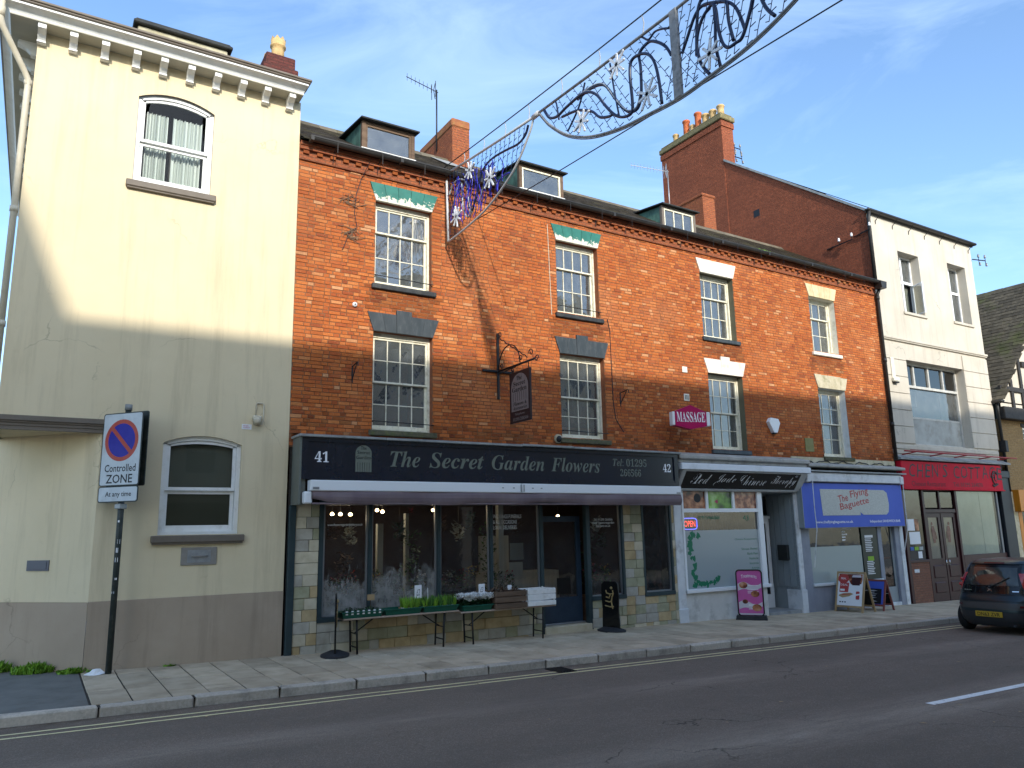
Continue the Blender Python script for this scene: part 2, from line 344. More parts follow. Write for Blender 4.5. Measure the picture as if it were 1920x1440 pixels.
mat('lichen_cap', (0.14, 0.12, 0.06), (0.22, 0.19, 0.10), 8, 0.95, bstr=0.5)
mat('mossy_render', (0.36, 0.32, 0.21), (0.50, 0.46, 0.34), 4, 0.95, dirt=(0.10, 0.085, 0.03), dscale=2.2, damt=0.95, bstr=0.6)
mat('granite_kerb', (0.46, 0.39, 0.31), (0.57, 0.49, 0.40), 30, 0.9, spec=.15, island=0.12, dirt=(0.11, 0.10, 0.085), dscale=2.5, damt=0.6, bstr=0.4, bscale=60)
mat('paving', (0.46, 0.365, 0.25), (0.55, 0.445, 0.315), 3, 0.95, island=0.15, spec=.05, dirt=(0.28, 0.22, 0.15), dscale=1.6, damt=0.65, bstr=0.35, bscale=120)
mat('joint_dirt', (0.035, 0.028, 0.022), (0.06, 0.05, 0.04), 20, 0.95)
mat('grey_asphalt', (0.13, 0.125, 0.108), (0.18, 0.172, 0.15), 3, 0.9, bstr=0.5, bscale=180, dirt=(0.15, 0.15, 0.13), dscale=1.5, damt=0.5)
mat('stone_clad', (0.30, 0.25, 0.17), (0.40, 0.34, 0.24), 5, 0.75, bstr=0.45, bscale=25)
def road_material():
    t = NT('asphalt'); v = t.pos(); sx = t.n('ShaderNodeSeparateXYZ'); t.l(v, sx.inputs[0]); y = sx.outputs[1]
    vo = t.n('ShaderNodeTexVoronoi'); vo.inputs['Scale'].default_value = 75; t.l(v, vo.inputs['Vector'])
    fine = t.noise(v, 190, 3, 0.8)
    col = t.ramp(fine, [(0.28, (0.12, 0.092, 0.070)), (0.58, (0.255, 0.20, 0.155)), (0.72, (0.46, 0.37, 0.29))])
    col = t.mix(t.ramp(vo.outputs['Color'], [(0.55, 0.0), (0.95, 0.5)]), col, (0.40, 0.32, 0.25))
    def band(c, w):
        d = t.math('ABSOLUTE', t.math('SUBTRACT', y, c)); return t.ramp(t.math('DIVIDE', d, w), [(0.0, 1.0), (1.0, 0.0)])
    worn = t.math('MAXIMUM', band(-7.75, 0.75), t.math('MULTIPLY', band(-4.9, 0.5), 0.6))
    worn = t.math('MAXIMUM', worn, t.math('MULTIPLY', band(-10.4, 0.9), 0.7))
    worn = t.math('MULTIPLY', worn, t.ramp(t.noise(v, 1.6, 9, 0.8, (0.16, 1, 1)), [(0.36, 0.0), (0.62, 1.0)]))
    col = t.mix(t.math('MULTIPLY', worn, t.ramp(t.noise(v, 45, 5, 0.85), [(0.3, 0.1), (0.62, 1.0)])), col, (0.56, 0.45, 0.35))
    col = t.mix(t.ramp(t.noise(v, 0.55, 6, 0.65, (0.35, 1, 1)), [(0.42, 0.0), (0.66, 0.5)]), col, (0.15, 0.12, 0.095))
    col = t.mix(t.ramp(t.noise(v, 3.1, 7, 0.75), [(0.56, 0.0), (0.74, 0.4)]), col, (0.33, 0.265, 0.21))
    grit = t.math('MULTIPLY', t.ramp(y, [(0.0, 0.0), (1.0, 1.0)]) if False else band(-2.80, 0.42), t.ramp(t.noise(v, 7, 8, 0.8, (0.4, 1, 1)), [(0.40, 0.0), (0.62, 0.85)]))
    col = t.mix(grit, col, (0.105, 0.078, 0.052))
    ck = t.n('ShaderNodeTexVoronoi', feature='DISTANCE_TO_EDGE'); ck.inputs['Scale'].default_value = 0.55
    w = t.n('ShaderNodeVectorMath', operation='ADD'); nn = t.n('ShaderNodeTexNoise'); nn.inputs['Scale'].default_value = 3; nn.inputs['Detail'].default_value = 6; t.l(v, nn.inputs['Vector'])
    ms = t.n('ShaderNodeVectorMath', operation='SCALE'); ms.inputs['Scale'].default_value = 0.5; t.l(nn.outputs['Color'], ms.inputs[0]); t.l(v, w.inputs[0]); t.l(ms.outputs[0], w.inputs[1]); t.l(w.outputs[0], ck.inputs['Vector'])
    crack = t.math('MULTIPLY', t.ramp(ck.outputs[0], [(0.0, 0.75), (0.006, 0.0)]), t.ramp(t.noise(v, 0.35, 2), [(0.55, 0.0), (0.6, 1.0)]))
    col = t.mix(crack, col, (0.03, 0.027, 0.024))
    MATS['asphalt'] = t.finish(col, t.ramp(t.noise(v, 2.0, 4), [(0.3, 0.78), (0.7, 0.95)]), 0, t.math('ADD', fine, vo.outputs['Distance']), 0.8, 0.008, 0.05)
road_material()
def line_paint(name, c):
    t = NT(name); v = t.pos()
    col = t.mix(t.ramp(t.noise(v, 9, 7, 0.8), [(0.56, 0.0), (0.68, 0.8)]), c, (0.14, 0.12, 0.10))
    MATS[name] = t.finish(col, 0.7, 0, t.noise(v, 200, 2), 0.4, 0.003)
line_paint('yellow_line', (0.80, 0.68, 0.36)); line_paint('white_line', (0.88, 0.87, 0.83))
def glass(name, tint=(0.75, 0.80, 0.78), refl=1.0, rough=0.02, wav=0.0, ior=1.85, grime=0.0):
    t = NT(name); tr = t.n('ShaderNodeBsdfTransparent'); tr.inputs[0].default_value = (*tint, 1)
    gl = t.n('ShaderNodeBsdfGlossy'); gl.inputs['Roughness'].default_value = rough; gl.inputs[0].default_value = (refl, refl, refl, 1)
    fr = t.n('ShaderNodeFresnel'); fr.inputs[0].default_value = ior
    if wav:
        b = t.n('ShaderNodeBump'); b.inputs['Strength'].default_value = wav; b.inputs['Distance'].default_value = 0.02; t.l(t.noise(t.pos(), 3.5, 2), b.inputs['Height']); t.l(b.outputs[0], gl.inputs['Normal'])
    m = t.n('ShaderNodeMixShader'); t.l(fr.outputs[0], m.inputs[0]); t.l(tr.outputs[0], m.inputs[1]); t.l(gl.outputs[0], m.inputs[2])
    if grime:
        df = t.n('ShaderNodeBsdfDiffuse'); df.inputs[0].default_value = (0.42, 0.45, 0.45, 1); g2 = t.n('ShaderNodeMixShader')
        t.l(t.ramp(t.noise(t.pos(), 4.0, 5, .65), [(.35, grime*.6), (.7, grime*1.5)]), g2.inputs[0]); t.l(m.outputs[0], g2.inputs[1]); t.l(df.outputs[0], g2.inputs[2]); m = g2
    t.l(m.outputs[0], t.out.inputs[0])
    MATS[name] = t.m
glass('old_glass', (0.62, 0.66, 0.64), 1.0, 0.04, 0.2, 2.3, 0.14); glass('plain_glass', (0.9, 0.92, 0.9), 1.0, 0.03, 0.0, 1.3); glass('shop_glass', (0.95, 0.97, 0.96), 0.9, 0.02, 0.08, 1.85, 0.045); glass('dark_glass', (0.25, 0.28, 0.28), 1.0, 0.02, 0.1)
def frosted(name, c, a=0.75):
    t = NT(name); p = t.n('ShaderNodeBsdfPrincipled'); p.inputs['Base Color'].default_value = (*c, 1); p.inputs['Roughness'].default_value = 0.18; p.inputs['Alpha'].default_value = a
    t.l(p.outputs[0], t.out.inputs[0]); MATS[name] = t.m
frosted('frost_film', (0.36, 0.41, 0.41), 0.93); frosted('frost_film_pale', (0.42, 0.48, 0.45), 0.88)
mat('room_dark', (0.06, 0.062, 0.06), (0.085, 0.085, 0.08), 2, 0.9, bstr=0)
mat('room_grey', (0.16, 0.155, 0.15), None, rough=0.9, bstr=0)
mat('curtain_white', (0.66, 0.70, 0.67), (0.52, 0.57, 0.55), 8, 0.9, stretch=(1, 1, 0.1), bstr=0)
mat('blind_white', (0.66, 0.66, 0.62), (0.74, 0.73, 0.66), 2, 0.85, bstr=0)
mat('navy_board', (0.006, 0.009, 0.018), (0.009, 0.013, 0.025), 3, 0.22, bstr=0, spec=0.5)
mat('navy_paint', (0.016, 0.032, 0.055), (0.022, 0.042, 0.068), 6, 0.4, bstr=0.1)
mat('sage_letter', (0.145, 0.16, 0.125), None, rough=0.5, bstr=0)
mat('white_letter', (0.85, 0.85, 0.85), None, rough=0.4, bstr=0)
mat('grey_panel', (0.13, 0.145, 0.12), (0.16, 0.17, 0.15), 4, 0.5)
mat('awning_fabric', (0.15, 0.108, 0.118), (0.20, 0.15, 0.155), 2.5, 0.9, stretch=(1, 1, 0.3), bstr=0.2, bscale=200)
mat('frame_green', (0.022, 0.040, 0.044), (0.030, 0.050, 0.055), 6, 0.45)
mat('alu', (0.30, 0.31, 0.32), None, rough=0.4, metal=0.6, bstr=0)
mat('plastic_green', (0.004, 0.075, 0.045), (0.006, 0.095, 0.06), 9, 0.35, bstr=0.05)
mat('leaf', (0.035, 0.115, 0.018), (0.075, 0.19, 0.03), 30, 0.55, island=0.35, bstr=0)
mat('leaf_dark', (0.015, 0.055, 0.020), (0.03, 0.085, 0.03), 30, 0.5, island=0.35, bstr=0)
mat('bright_leaf', (0.12, 0.27, 0.02), (0.20, 0.36, 0.03), 30, 0.55, island=0.3, bstr=0)
mat('petal_white', (0.82, 0.82, 0.80), None, rough=0.6, bstr=0)
mat('petal_pink', (0.45, 0.05, 0.12), None, rough=0.6, bstr=0)
mat('petal_red', (0.40, 0.02, 0.02), None, rough=0.6, bstr=0)
mat('soil', (0.03, 0.02, 0.014), None, rough=0.95, bstr=0.4)
mat('old_wood', (0.10, 0.062, 0.038), (0.17, 0.11, 0.07), 7, 0.85, stretch=(0.2, 1, 1.5), island=0.2, bstr=0.4)
mat('white_wood', (0.72, 0.70, 0.66), (0.80, 0.78, 0.74), 9, 0.7, dirt=(0.4, 0.36, 0.3), dscale=8, damt=0.4)
mat('table_wood', (0.33, 0.24, 0.18), (0.42, 0.32, 0.25), 8, 0.8, stretch=(0.2, 1, 1))
mat('pine', (0.34, 0.22, 0.10), (0.44, 0.30, 0.15), 9, 0.6, stretch=(1, 1, 0.2))
mat('red_wood', (0.20, 0.05, 0.04), (0.26, 0.075, 0.055), 9, 0.6)
mat('rubber', (0.022, 0.022, 0.025), (0.032, 0.032, 0.036), 9, 0.7)
mat('gold', (0.42, 0.31, 0.14), None, rough=0.45, metal=0.2, bstr=0)
mat('card', (0.80, 0.80, 0.80), None, rough=0.6, bstr=0)
mat('kraft', (0.42, 0.28, 0.14), None, rough=0.8, bstr=0)
mat('ink', (0.01, 0.01, 0.012), None, rough=0.5, bstr=0)
mat('magenta', (0.42, 0.0, 0.085), None, rough=0.3, bstr=0)
mat('blue_fascia', (0.065, 0.12, 0.52), (0.075, 0.13, 0.55), 2, 0.5, bstr=0.03, spec=.25)
mat('speckled', (0.62, 0.62, 0.56), (0.42, 0.42, 0.36), 60, 0.6, bstr=0)
mat('red_letter', (0.42, 0.05, 0.045), None, rough=0.4, bstr=0)
mat('red_board', (0.50, 0.006, 0.022), (0.56, 0.01, 0.03), 2, 0.6, bstr=0, spec=0.15)
mat('maroon', (0.030, 0.006, 0.008), (0.045, 0.010, 0.012), 5, 0.35)
mat('dark_navy', (0.012, 0.015, 0.022), None, rough=0.4, bstr=0)
mat('grey_paint', (0.24, 0.27, 0.28), (0.29, 0.32, 0.33), 4, 0.55, dirt=(0.17, 0.18, 0.18), dscale=2, damt=0.4, stretch=(1, 1, 0.4))
mat('lilac_grey', (0.22, 0.235, 0.28), (0.27, 0.285, 0.33), 4, 0.5)
mat('grimy_white', (0.60, 0.62, 0.63), (0.70, 0.71, 0.71), 4, 0.55, dirt=(0.30, 0.29, 0.27), dscale=3, damt=0.6)
mat('grimy_stone', (0.34, 0.33, 0.30), (0.46, 0.44, 0.39), 5, 0.9, dirt=(0.12, 0.115, 0.09), dscale=2.5, damt=0.85, bstr=0.5)
mat('black_board', (0.008, 0.008, 0.008), None, rough=0.25, bstr=0)
mat('green_film', (0.005, 0.16, 0.075), None, rough=0.4, bstr=0)
mat('orange_board', (0.55, 0.20, 0.015), None, rough=0.35, bstr=0)
mat('timber_black', (0.020, 0.018, 0.017), (0.035, 0.032, 0.03), 8, 0.7, bstr=0.3)
mat('steel_box', (0.27, 0.25, 0.22), (0.33, 0.31, 0.28), 5, 0.45, metal=0.3)
mat('galv', (0.30, 0.31, 0.31), (0.38, 0.39, 0.39), 12, 0.45, metal=0.5)
mat('green_post', (0.020, 0.028, 0.024), (0.03, 0.038, 0.034), 7, 0.5, dirt=(0.10, 0.10, 0.09), dscale=5, damt=0.5)
mat('sign_white', (0.56, 0.60, 0.62), (0.50, 0.54, 0.56), 5, 0.4, dirt=(0.3, 0.31, 0.31), dscale=4, damt=0.4, bstr=0)
mat('sign_red', (0.40, 0.05, 0.03), (0.45, 0.07, 0.045), 9, 0.4, bstr=0)
mat('sign_blue', (0.010, 0.008, 0.27), (0.016, 0.012, 0.31), 9, 0.4, bstr=0)
mat('car_paint', (0.030, 0.044, 0.050), None, rough=0.28, metal=0.6, bstr=0, spec=0.6)
mat('car_trim', (0.035, 0.036, 0.038), None, rough=0.5, bstr=0)
mat('bumper_strip', (0.060, 0.056, 0.052), None, rough=0.45, bstr=0)
mat('tyre', (0.012, 0.012, 0.012), None, rough=0.85)
mat('lamp_red', (0.42, 0.010, 0.012), None, rough=0.08, bstr=0, spec=0.8)
mat('reflector_red', (0.09, 0.005, 0.006), None, rough=0.2, bstr=0)
mat('chrome', (0.62, 0.62, 0.62), None, rough=0.15, metal=1.0, bstr=0)
mat('plate_yellow', (0.50, 0.33, 0.03), None, rough=0.35, bstr=0)
mat('rope_dark', (0.012, 0.020, 0.060), None, rough=0.3, bstr=0)
mat('rope_clear', (0.46, 0.47, 0.48), None, rough=0.3, bstr=0)
mat('rope_blue', (0.03, 0.03, 0.42), None, rough=0.3, bstr=0)
mat('snow_white', (0.70, 0.72, 0.75), None, rough=0.4, bstr=0)
mat('frame_white', (0.52, 0.52, 0.52), None, rough=0.4, bstr=0)
mat('wire', (0.014, 0.016, 0.022), None, rough=0.5, bstr=0)
mat('bulb', (1, 0.8, 0.5), None, emis=(1.0, 0.72, 0.36), estr=9, bstr=0)
mat('neon_red', (0.8, 0.05, 0.05), None, emis=(1.0, 0.08, 0.06), estr=1.1, bstr=0)
mat('neon_blue', (0.1, 0.1, 0.8), None, emis=(0.10, 0.12, 1.0), estr=1.1, bstr=0)
def print_mat(name, cols, scale=5, st=(1, 1, 1), seed=0.0):
    """abstract printed picture: a few flat colours in soft patches"""
    t = NT(name); v = t.pos(); mp = t.n('ShaderNodeMapping'); mp.inputs['Location'].default_value = (seed, seed*1.7, seed*0.6); t.l(v, mp.inputs[0])
    n = len(cols); MATS[name] = t.finish(t.ramp(t.noise(mp.outputs[0], scale, 3, 0.5, st), [(0.30+0.42*i/(n-1), c) for i, c in enumerate(cols)]), 0.25)
print_mat('print_warm', [(0.05, 0.012, 0.008), (0.22, 0.06, 0.025), (0.50, 0.20, 0.09), (0.60, 0.36, 0.24)], 4.5, seed=3)
print_mat('print_warm_too', [(0.04, 0.01, 0.01), (0.18, 0.035, 0.02), (0.52, 0.22, 0.11), (0.62, 0.42, 0.30)], 5.5, seed=9)
print_mat('print_green', [(0.012, 0.03, 0.008), (0.06, 0.18, 0.012), (0.20, 0.42, 0.05), (0.42, 0.60, 0.25)], 3.2, seed=5)
print_mat('print_dark_flower', [(0.008, 0.008, 0.008), (0.012, 0.012, 0.012), (0.03, 0.022, 0.02), (0.30, 0.16, 0.13)], 3.0, (1, 1, 0.6), seed=1)
def dim_glass():
    t = NT('greyed_display'); v = t.pos()
    MATS['greyed_display'] = t.finish(t.ramp(t.noise(v, 3.5, 7, 0.7, (1, 1, 0.5)), [(0.35, (0.03, 0.02, 0.012)), (0.5, (0.10, 0.085, 0.06)), (0.62, (0.26, 0.26, 0.23)), (0.72, (0.30, 0.10, 0.07))]), 0.8)
dim_glass()
M_ = MATS
# ---------------------------------------------------------------- the ground
KERB_Y = -2.80
ROAD_S = -11.6
g = MB()
xs = [-220, -60, -20, -6] + [i*3.0 for i in range(-1, 20)] + [80, 120, 220]
def sheet(mb, x0, x1, y0, y1):
    c = [x for x in xs if x0 < x < x1]; c = [x0]+c+[x1]
    for a, b in zip(c, c[1:]): mb.face([(a, y0, 0), (b, y0, 0), (b, y1, 0), (a, y1, 0)])
    return mb
part('ground', slope(sheet(MB(), -220, 220, -220, 220), -0.30), M_['grey_asphalt'], kind='structure')
road = part('road', slope(sheet(MB(), -220, 220, ROAD_S, KERB_Y), -0.12), M_['asphalt'], kind='structure')
# painted lines lie on the road: worn pieces with ragged ends
random.seed(11)
for yc in (-3.20, -3.40):
    mb = MB(); x = -6.0
    while x < 30:
        ln = random.uniform(1.4, 3.2); e = random.uniform(-.012, .012)
        if not (17.3 < x < 18.4 and yc < -3.3):
            n = 8
            top = [(x+ln*i/n, yc+.028+e+random.uniform(-.006, .006)) for i in range(n+1)]; bot = [(x+ln*i/n, yc-.028+e+random.uniform(-.006, .006)) for i in range(n+1)]
            for i in range(n): mb.face([(*bot[i], 0), (*bot[i+1], 0), (*top[i+1], 0), (*top[i], 0)])
        x += ln+random.choice([0.0, 0.0, 0.02])
    part('yellow_line', slope(mb, -0.116), M_['yellow_line'], road)
for x0 in (9.66, 17.2, 24.7, -6.4):
    mb = MB(); n = 10
    for i in range(n): mb.face([(x0+4.2*i/n, -7.72, 0), (x0+4.2*(i+1)/n, -7.72, 0), (x0+4.2*(i+1)/n, -7.60, 0), (x0+4.2*i/n, -7.60, 0)])
    part('centre_dash', slope(mb, -0.116), M_['white_line'], road)
mb = MB()
random.seed(3)
for x, y in [(-.5, -3.15), (1.9, -3.5), (6.8, -7.0), (8.2, -6.6), (9.3, -8.6), (10.1, -8.5), (11.0, -5.2), (5.2, -5.8), (8.6, -8.2), (9.9, -7.9), (7.4, -3.0), (13.2, -6.1), (12.0, -8.9)]:
    a = random.uniform(0, 3); r = random.uniform(.02, .055)
    mb.face([(x+r*math.cos(a+k*1.57)*(1, .45, 1, .45)[k], y+r*math.sin(a+k*1.57)*(1, .45, 1, .45)[k], 0.004*(k % 2)) for k in range(4)])
part('fallen_petals', slope(mb, -0.108), M_['kraft'], kind='stuff', label='pale scraps of leaf and paper scattered over the dark road')
# pavement
pav = part('pavement', slope(sheet(MB(), 0.72, 60, KERB_Y+.02, 0.9), -0.012), M_['joint_dirt'], kind='structure')
apron = MB(); sheet(apron, -60, 0.72, KERB_Y+.02, 3.0)
part('asphalt_apron', slope(apron, -0.004), M_['grey_asphalt'], kind='structure')
part('far_pavement', slope(sheet(MB(), -220, 220, -16, ROAD_S), -0.0), mat('far_paving', (0.40, 0.32, 0.24), (0.46, 0.37, 0.28), 3, 0.9), kind='structure')
random.seed(21)
SLABW = 0.455
def slab_mesh(w, l, seed):
    random.seed(seed); m = MB(); j = lambda: random.uniform(-.004, .004)
    m.rbox(-w/2, w/2, -l/2, l/2, -.03, 0.0, 0.007); m.v = [(x+j()*.6, y+j()*.6, z+j()*.3) for x, y, z in m.v]
    me = bpy.data.meshes.new('paving_slab'); me.from_pydata(m.v, [], m.f); me.materials.append(M_['paving']); return me
SL = {}
def slab(xc, y0, y1, w=SLABW):
    l = round((y1-y0-.010)*20)/20; k = (round(w, 2), l)
    if l < .12: return
    if k not in SL: SL[k] = slab_mesh(w-.017, y1-y0-.017, len(SL)+5)
    o = inst('paving_slab', SL[k], pav, (xc+random.uniform(-.002, .002), (y0+y1)/2, gz(xc)+random.uniform(-.0015, .003)))
    o.rotation_euler = (random.uniform(-.003, .003), 0.0178, random.uniform(-.004, .004))
i = 0; x = 0.74+SLABW/2
while x < 27.5:
    ys = [KERB_Y+.16]
    cut = random.choice([0.45, 0.9, 0.7, 1.2, 0.3])
    y = KERB_Y+.16+cut
    while y < -.25: ys.append(y); y += random.choice([0.75, 0.9, 1.05, 1.2])
    ys.append(0.02)
    for a, b in zip(ys, ys[1:]): slab(x, a, b)
    x += SLABW; i += 1
# kerb
kerb = part('kerb', slope(sheet(MB(), -60, 60, KERB_Y+.012, KERB_Y+.15), -0.03), M_['joint_dirt'], kind='structure')
random.seed(5)
KM = []
for k in range(4):
    m = MB(); m.rbox(-.523, .523, -.08, .08, -.20, .0, 0.022)
    m.v = [(x, y+random.uniform(-.004, .004), z+random.uniform(-.004, .003)) for x, y, z in m.v]
    me = bpy.data.meshes.new('kerb_stone'); me.from_pydata(m.v, [], m.f); me.materials.append(M_['granite_kerb']); KM.append(me)
x = 0.82-1.065*4
while x < 38:
    o = inst('kerb_stone', random.choice(KM), kerb, (x+.53, KERB_Y+.08+random.uniform(-.006, .006), gz(x+.53)+.004+random.uniform(-.004, .004)))
    o.rotation_euler = (random.uniform(-.012, .012), 0.0178, random.uniform(-.004, .004)); x += 1.065
# drain cover by the kerb
mb = MB(); mb.box(7.1, 7.42, -3.32, -2.90, 0, .012)
for k in range(5): mb.box(7.13+k*.06, 7.15+k*.06, -3.30, -2.92, .012, .02)
dr = part('drain_grate', slope(mb, -.119), M_['black_iron'], road)
# ---------------------------------------------------------------- the cream rendered house on the left
CX0, CX1 = -0.63, 3.70
cream = thing('cream_house', 'cream rendered corner house with a bracketed white cornice and brown plinth', 'house', (1.5, 0, 0))
def arch_pts(x0, x1, zs, za, n=14):
    c = (x0+x1)/2; w = (x1-x0)/2; h = za-zs; r = (w*w+h*h)/(2*h); a = math.asin(w/r)
    return [(c+r*math.sin(-a+2*a*i/n), za-r+r*math.cos(-a+2*a*i/n)) for i in range(n+1)]
CW = [(0.905, 2.15, 7.96, 9.53, 9.69), (1.665, 2.905, 2.05, 3.54, 3.67)]
mb = MB()
# upper wall above the moulding and the part right of the chamfer, with arched openings
holes = [(a, b, c, e) for a, b, c, d, e in CW]
wall_holes(mb, CX0, CX1, 3.84, 10.24, [holes[0]], 0.0)
wall_holes(mb, 0.77, CX1, 1.07, 3.84, [holes[1]], 0.0)
for a, b, c, d, e in CW:
    P = arch_pts(a, b, d, e)
    for (x0, z0), (x1, z1) in zip(P, P[1:]): mb.face([(x0, 0, z0), (x1, 0, z1), (x1, 0, e), (x0, 0, e)])
# chamfered corner below the moulding, left side wall, right gable above the neighbour
mb.face([(0.77, 0, 1.07), (0.77, 0, 3.84), (-0.63, 1.4, 3.84), (-0.63, 1.4, 1.07)])
mb.face([(CX0, 0, 3.84), (CX0, 0, 10.24), (CX0, 9, 10.24), (CX0, 9, 3.84)]); mb.face([(CX0, 1.4, 0), (CX0, 1.4, 3.84), (CX0, 9, 3.84), (CX0, 9, 0)])
mb.face([(CX0, 0, 3.66), (0.77, 0, 3.66), (CX0, 1.4, 3.66)])
mb.face([(CX1, 0, 8.9), (CX1, 9, 8.9), (CX1, 9, 10.24), (CX1, 0, 10.24)])
mb.face([(CX0, 9, 0), (CX0, 9, 10.24), (CX1, 9, 10.24), (CX1, 9, 0)])
wall = part('wall', mb, M_['cream_render'], cream)
mb = MB(); mb.face([(0.77, -.012, -.3), (CX1, -.012, -.3), (CX1, -.012, 1.07), (0.77, -.012, 1.07)]); mb.face([(0.77, -.012, 1.07), (CX1, -.012, 1.07), (CX1, 0, 1.075), (0.77, 0, 1.075)])
mb.face([(-0.64, 1.385, -.3), (0.765, -.012, -.3), (0.765, -.012, 1.07), (-0.64, 1.385, 1.07)])
part('plinth', mb, M_['brown_plinth'], cream)
# corner moulding over the chamfer
mb = MB()
for z0, z1, d in ((3.64, 3.70, .05), (3.70, 3.745, .065), (3.745, 3.775, .085), (3.775, 3.85, .11)):
    mb.box(CX0-.06, 0.80, -d, .02, z0, z1); mb.box(CX0-d, CX0+.02, .02, 1.5, z0, z1)
part('corner_moulding', mb, M_['brown_paint'], cream)
# windows
for i, (a, b, c, d, e) in enumerate(CW):
    P = arch_pts(a, b, d, e); mb = MB()
    for (x0, z0), (x1, z1) in zip(P, P[1:]): mb.face([(x0, 0, z0), (x1, 0, z1), (x1, .13, z1), (x0, .13, z0)])
    reveal(mb, a, b, c, d, 0, .13, 'lr')
    part('reveal', mb, M_['brown_paint' if i == 0 else 'cream_render'], cream)
    w = group_part('window', cream, ((a+b)/2, .1, c))
    def inner(t): return arch_pts(a+t, b-t, d-t*.4, e-t)
    o1, i1 = P, inner(.07); fr = MB()
    for k in range(len(P)-1):
        for (A, B), y, fl in (((o1, i1), .06, 0),):
            fr.face([(A[k][0], y, A[k][1]), (B[k][0], y, B[k][1]), (B[k+1][0], y, B[k+1][1]), (A[k+1][0], y, A[k+1][1])])
        fr.face([(i1[k][0], .06, i1[k][1]), (i1[k][0], .13, i1[k][1]), (i1[k+1][0], .13, i1[k+1][1]), (i1[k+1][0], .06, i1[k+1][1])])
    for x0, x1 in ((a, a+.07), (b-.07, b)): fr.box(x0, x1, .06, .14, c, d-.0)
    fr.box(a, b, .05, .14, c, c+.05)
    part('frame', fr, M_['white_paint'], w)
    mid = c+(e-c)*(.47 if i == 0 else .46)
    us = MB(); i2, i3 = inner(.075), inner(.125)
    for k in range(len(P)-1):
        us.face([(i2[k][0], .085, i2[k][1]), (i3[k][0], .085, i3[k][1]), (i3[k+1][0], .085, i3[k+1][1]), (i2[k+1][0], .085, i2[k+1][1])])
        us.face([(i3[k][0], .085, i3[k][1]), (i3[k][0], .12, i3[k][1]), (i3[k+1][0], .12, i3[k+1][1]), (i3[k+1][0], .085, i3[k+1][1])])
    for x0, x1 in ((a+.072, a+.125), (b-.125, b-.072)): us.box(x0, x1, .085, .12, mid, d-.02)
    us.box(a+.072, b-.072, .08, .12, mid-.03, mid+.025); part('upper_sash', us, M_['white_paint'], w)
    ls = MB(); frame_ring(ls, a+.074, b-.074, c+.05, mid-.03, .055, .125, .16, .10); part('lower_sash', ls, M_['white_paint'], w)
    p = MB(); p.face([(x, .105, z) for x, z in [(a+.12, mid)]+i3[1:-1]+[(b-.12, mid)]]); part('pane', p, M_['plain_glass'], w)
    p = MB(); p.face([(a+.12, .145, c+.14), (b-.12, .145, c+.14), (b-.12, .145, mid-.03), (a+.12, .145, mid-.03)]); part('pane', p, M_['plain_glass'], w)
    s = MB(); s.rbox(a-.095, b+.095, -.085, .06, c-.125, c-.01, .012); s.rbox(a-.075, b+.075, -.062, .05, c-.155, c-.123, .008); part('sill', s, M_['brown_paint'], w)
    rm = MB(); room(rm, a+.0, b, c, e, .17, .9); part('dark_room', rm, M_['room_dark' if i == 0 else 'room_grey'], w)
    if i == 0:
        for x0, x1 in ((a+.16, a+.52), (a+.60, b-.16)):
            cu = MB(); n = 28
            for k in range(n):
                f = lambda q: .30+.035*math.sin(q*2.3+x0*7)*1.0+.02*math.sin(q*5.1)
                u0, u1 = x0+(x1-x0)*k/n, x0+(x1-x0)*(k+1)/n
                cu.face([(u0, f(k), c+.02), (u1, f(k+1), c+.02), (u1, f(k+1)-.02, e-.28), (u0, f(k)-.02, e-.28)])
            cu.sm = [True]*len(cu.f); part('curtain', cu, M_['curtain_white'], w)
    else:
        bl = MB(); bl.box(a+.06, b-.06, .17, .18, c+.05, e-.02); part('blind', bl, mat('olive_blind', (0.075, 0.078, 0.058), None, rough=0.8, bstr=0), w)
# eaves: soffit, cove, white edge, gutter
SO = 10.214
mb = MB(); mb.box(-1.02, 3.66, -.32, .0, SO, SO+.03); mb.box(-1.02, CX0, .0, 9, SO, SO+.03)
part('soffit', mb, mat('soffit_board', (0.40, 0.385, 0.32), (0.46, 0.44, 0.37), 3, 0.7, stretch=(.3, 1, 1)), cream)
cove = [(0.0, 0.0), (-.012, .045), (-.04, .085), (-.09, .115), (-.135, .13)]
mb = MB()
for (a, za), (b, zb) in zip(cove, cove[1:]):
    y0, y1 = -.315+a, -.315+b; xl0, xl1 = -1.02+a, -1.02+b
    mb.face([(xl0, y0, SO+za), (3.66-a*.3, y0, SO+za), (3.66-b*.3, y1, SO+zb), (xl1, y1, SO+zb)])
    mb.face([(xl0, 9, SO+za), (xl0, y0, SO+za), (xl1, y1, SO+zb), (xl1, 9, SO+zb)])
    mb.face([(3.66-a*.3, y0, SO+za), (3.66-a*.3, 0, SO+za), (3.66-b*.3, 0, SO+zb), (3.66-b*.3, y1, SO+zb)])
mb.sm = [True]*len(mb.f)
mb.smooth = False
mb.box(-1.17, 3.71, -.47, .0, SO+.13, SO+.165); mb.box(-1.17, -1.0, 0, 9, SO+.13, SO+.165)
part('cornice', mb, M_['white_paint'], cream)
mb = MB(); mb.rbox(-1.20, 3.74, -.50, -.10, SO+.168, SO+.205, .012); mb.rbox(-1.21, 3.76, -.52, -.10, SO+.205, SO+.25, .01)
mb.rbox(-1.20, -.95, -.10, 9, SO+.168, SO+.205, .012); mb.rbox(-1.21, -.95, -.10, 9, SO+.205, SO+.25, .01)
part('gutter', mb, M_['brown_paint'], cream)
br = MB()
prof = [(0, 0), (-.29, 0), (-.30, -.085), (-.25, -.10), (-.17, -.13), (-.11, -.185), (-.085, -.215), (-.075, -.235), (0, -.235)]
br.prism([(y, z) for y, z in prof], 'x', -.058, .058)
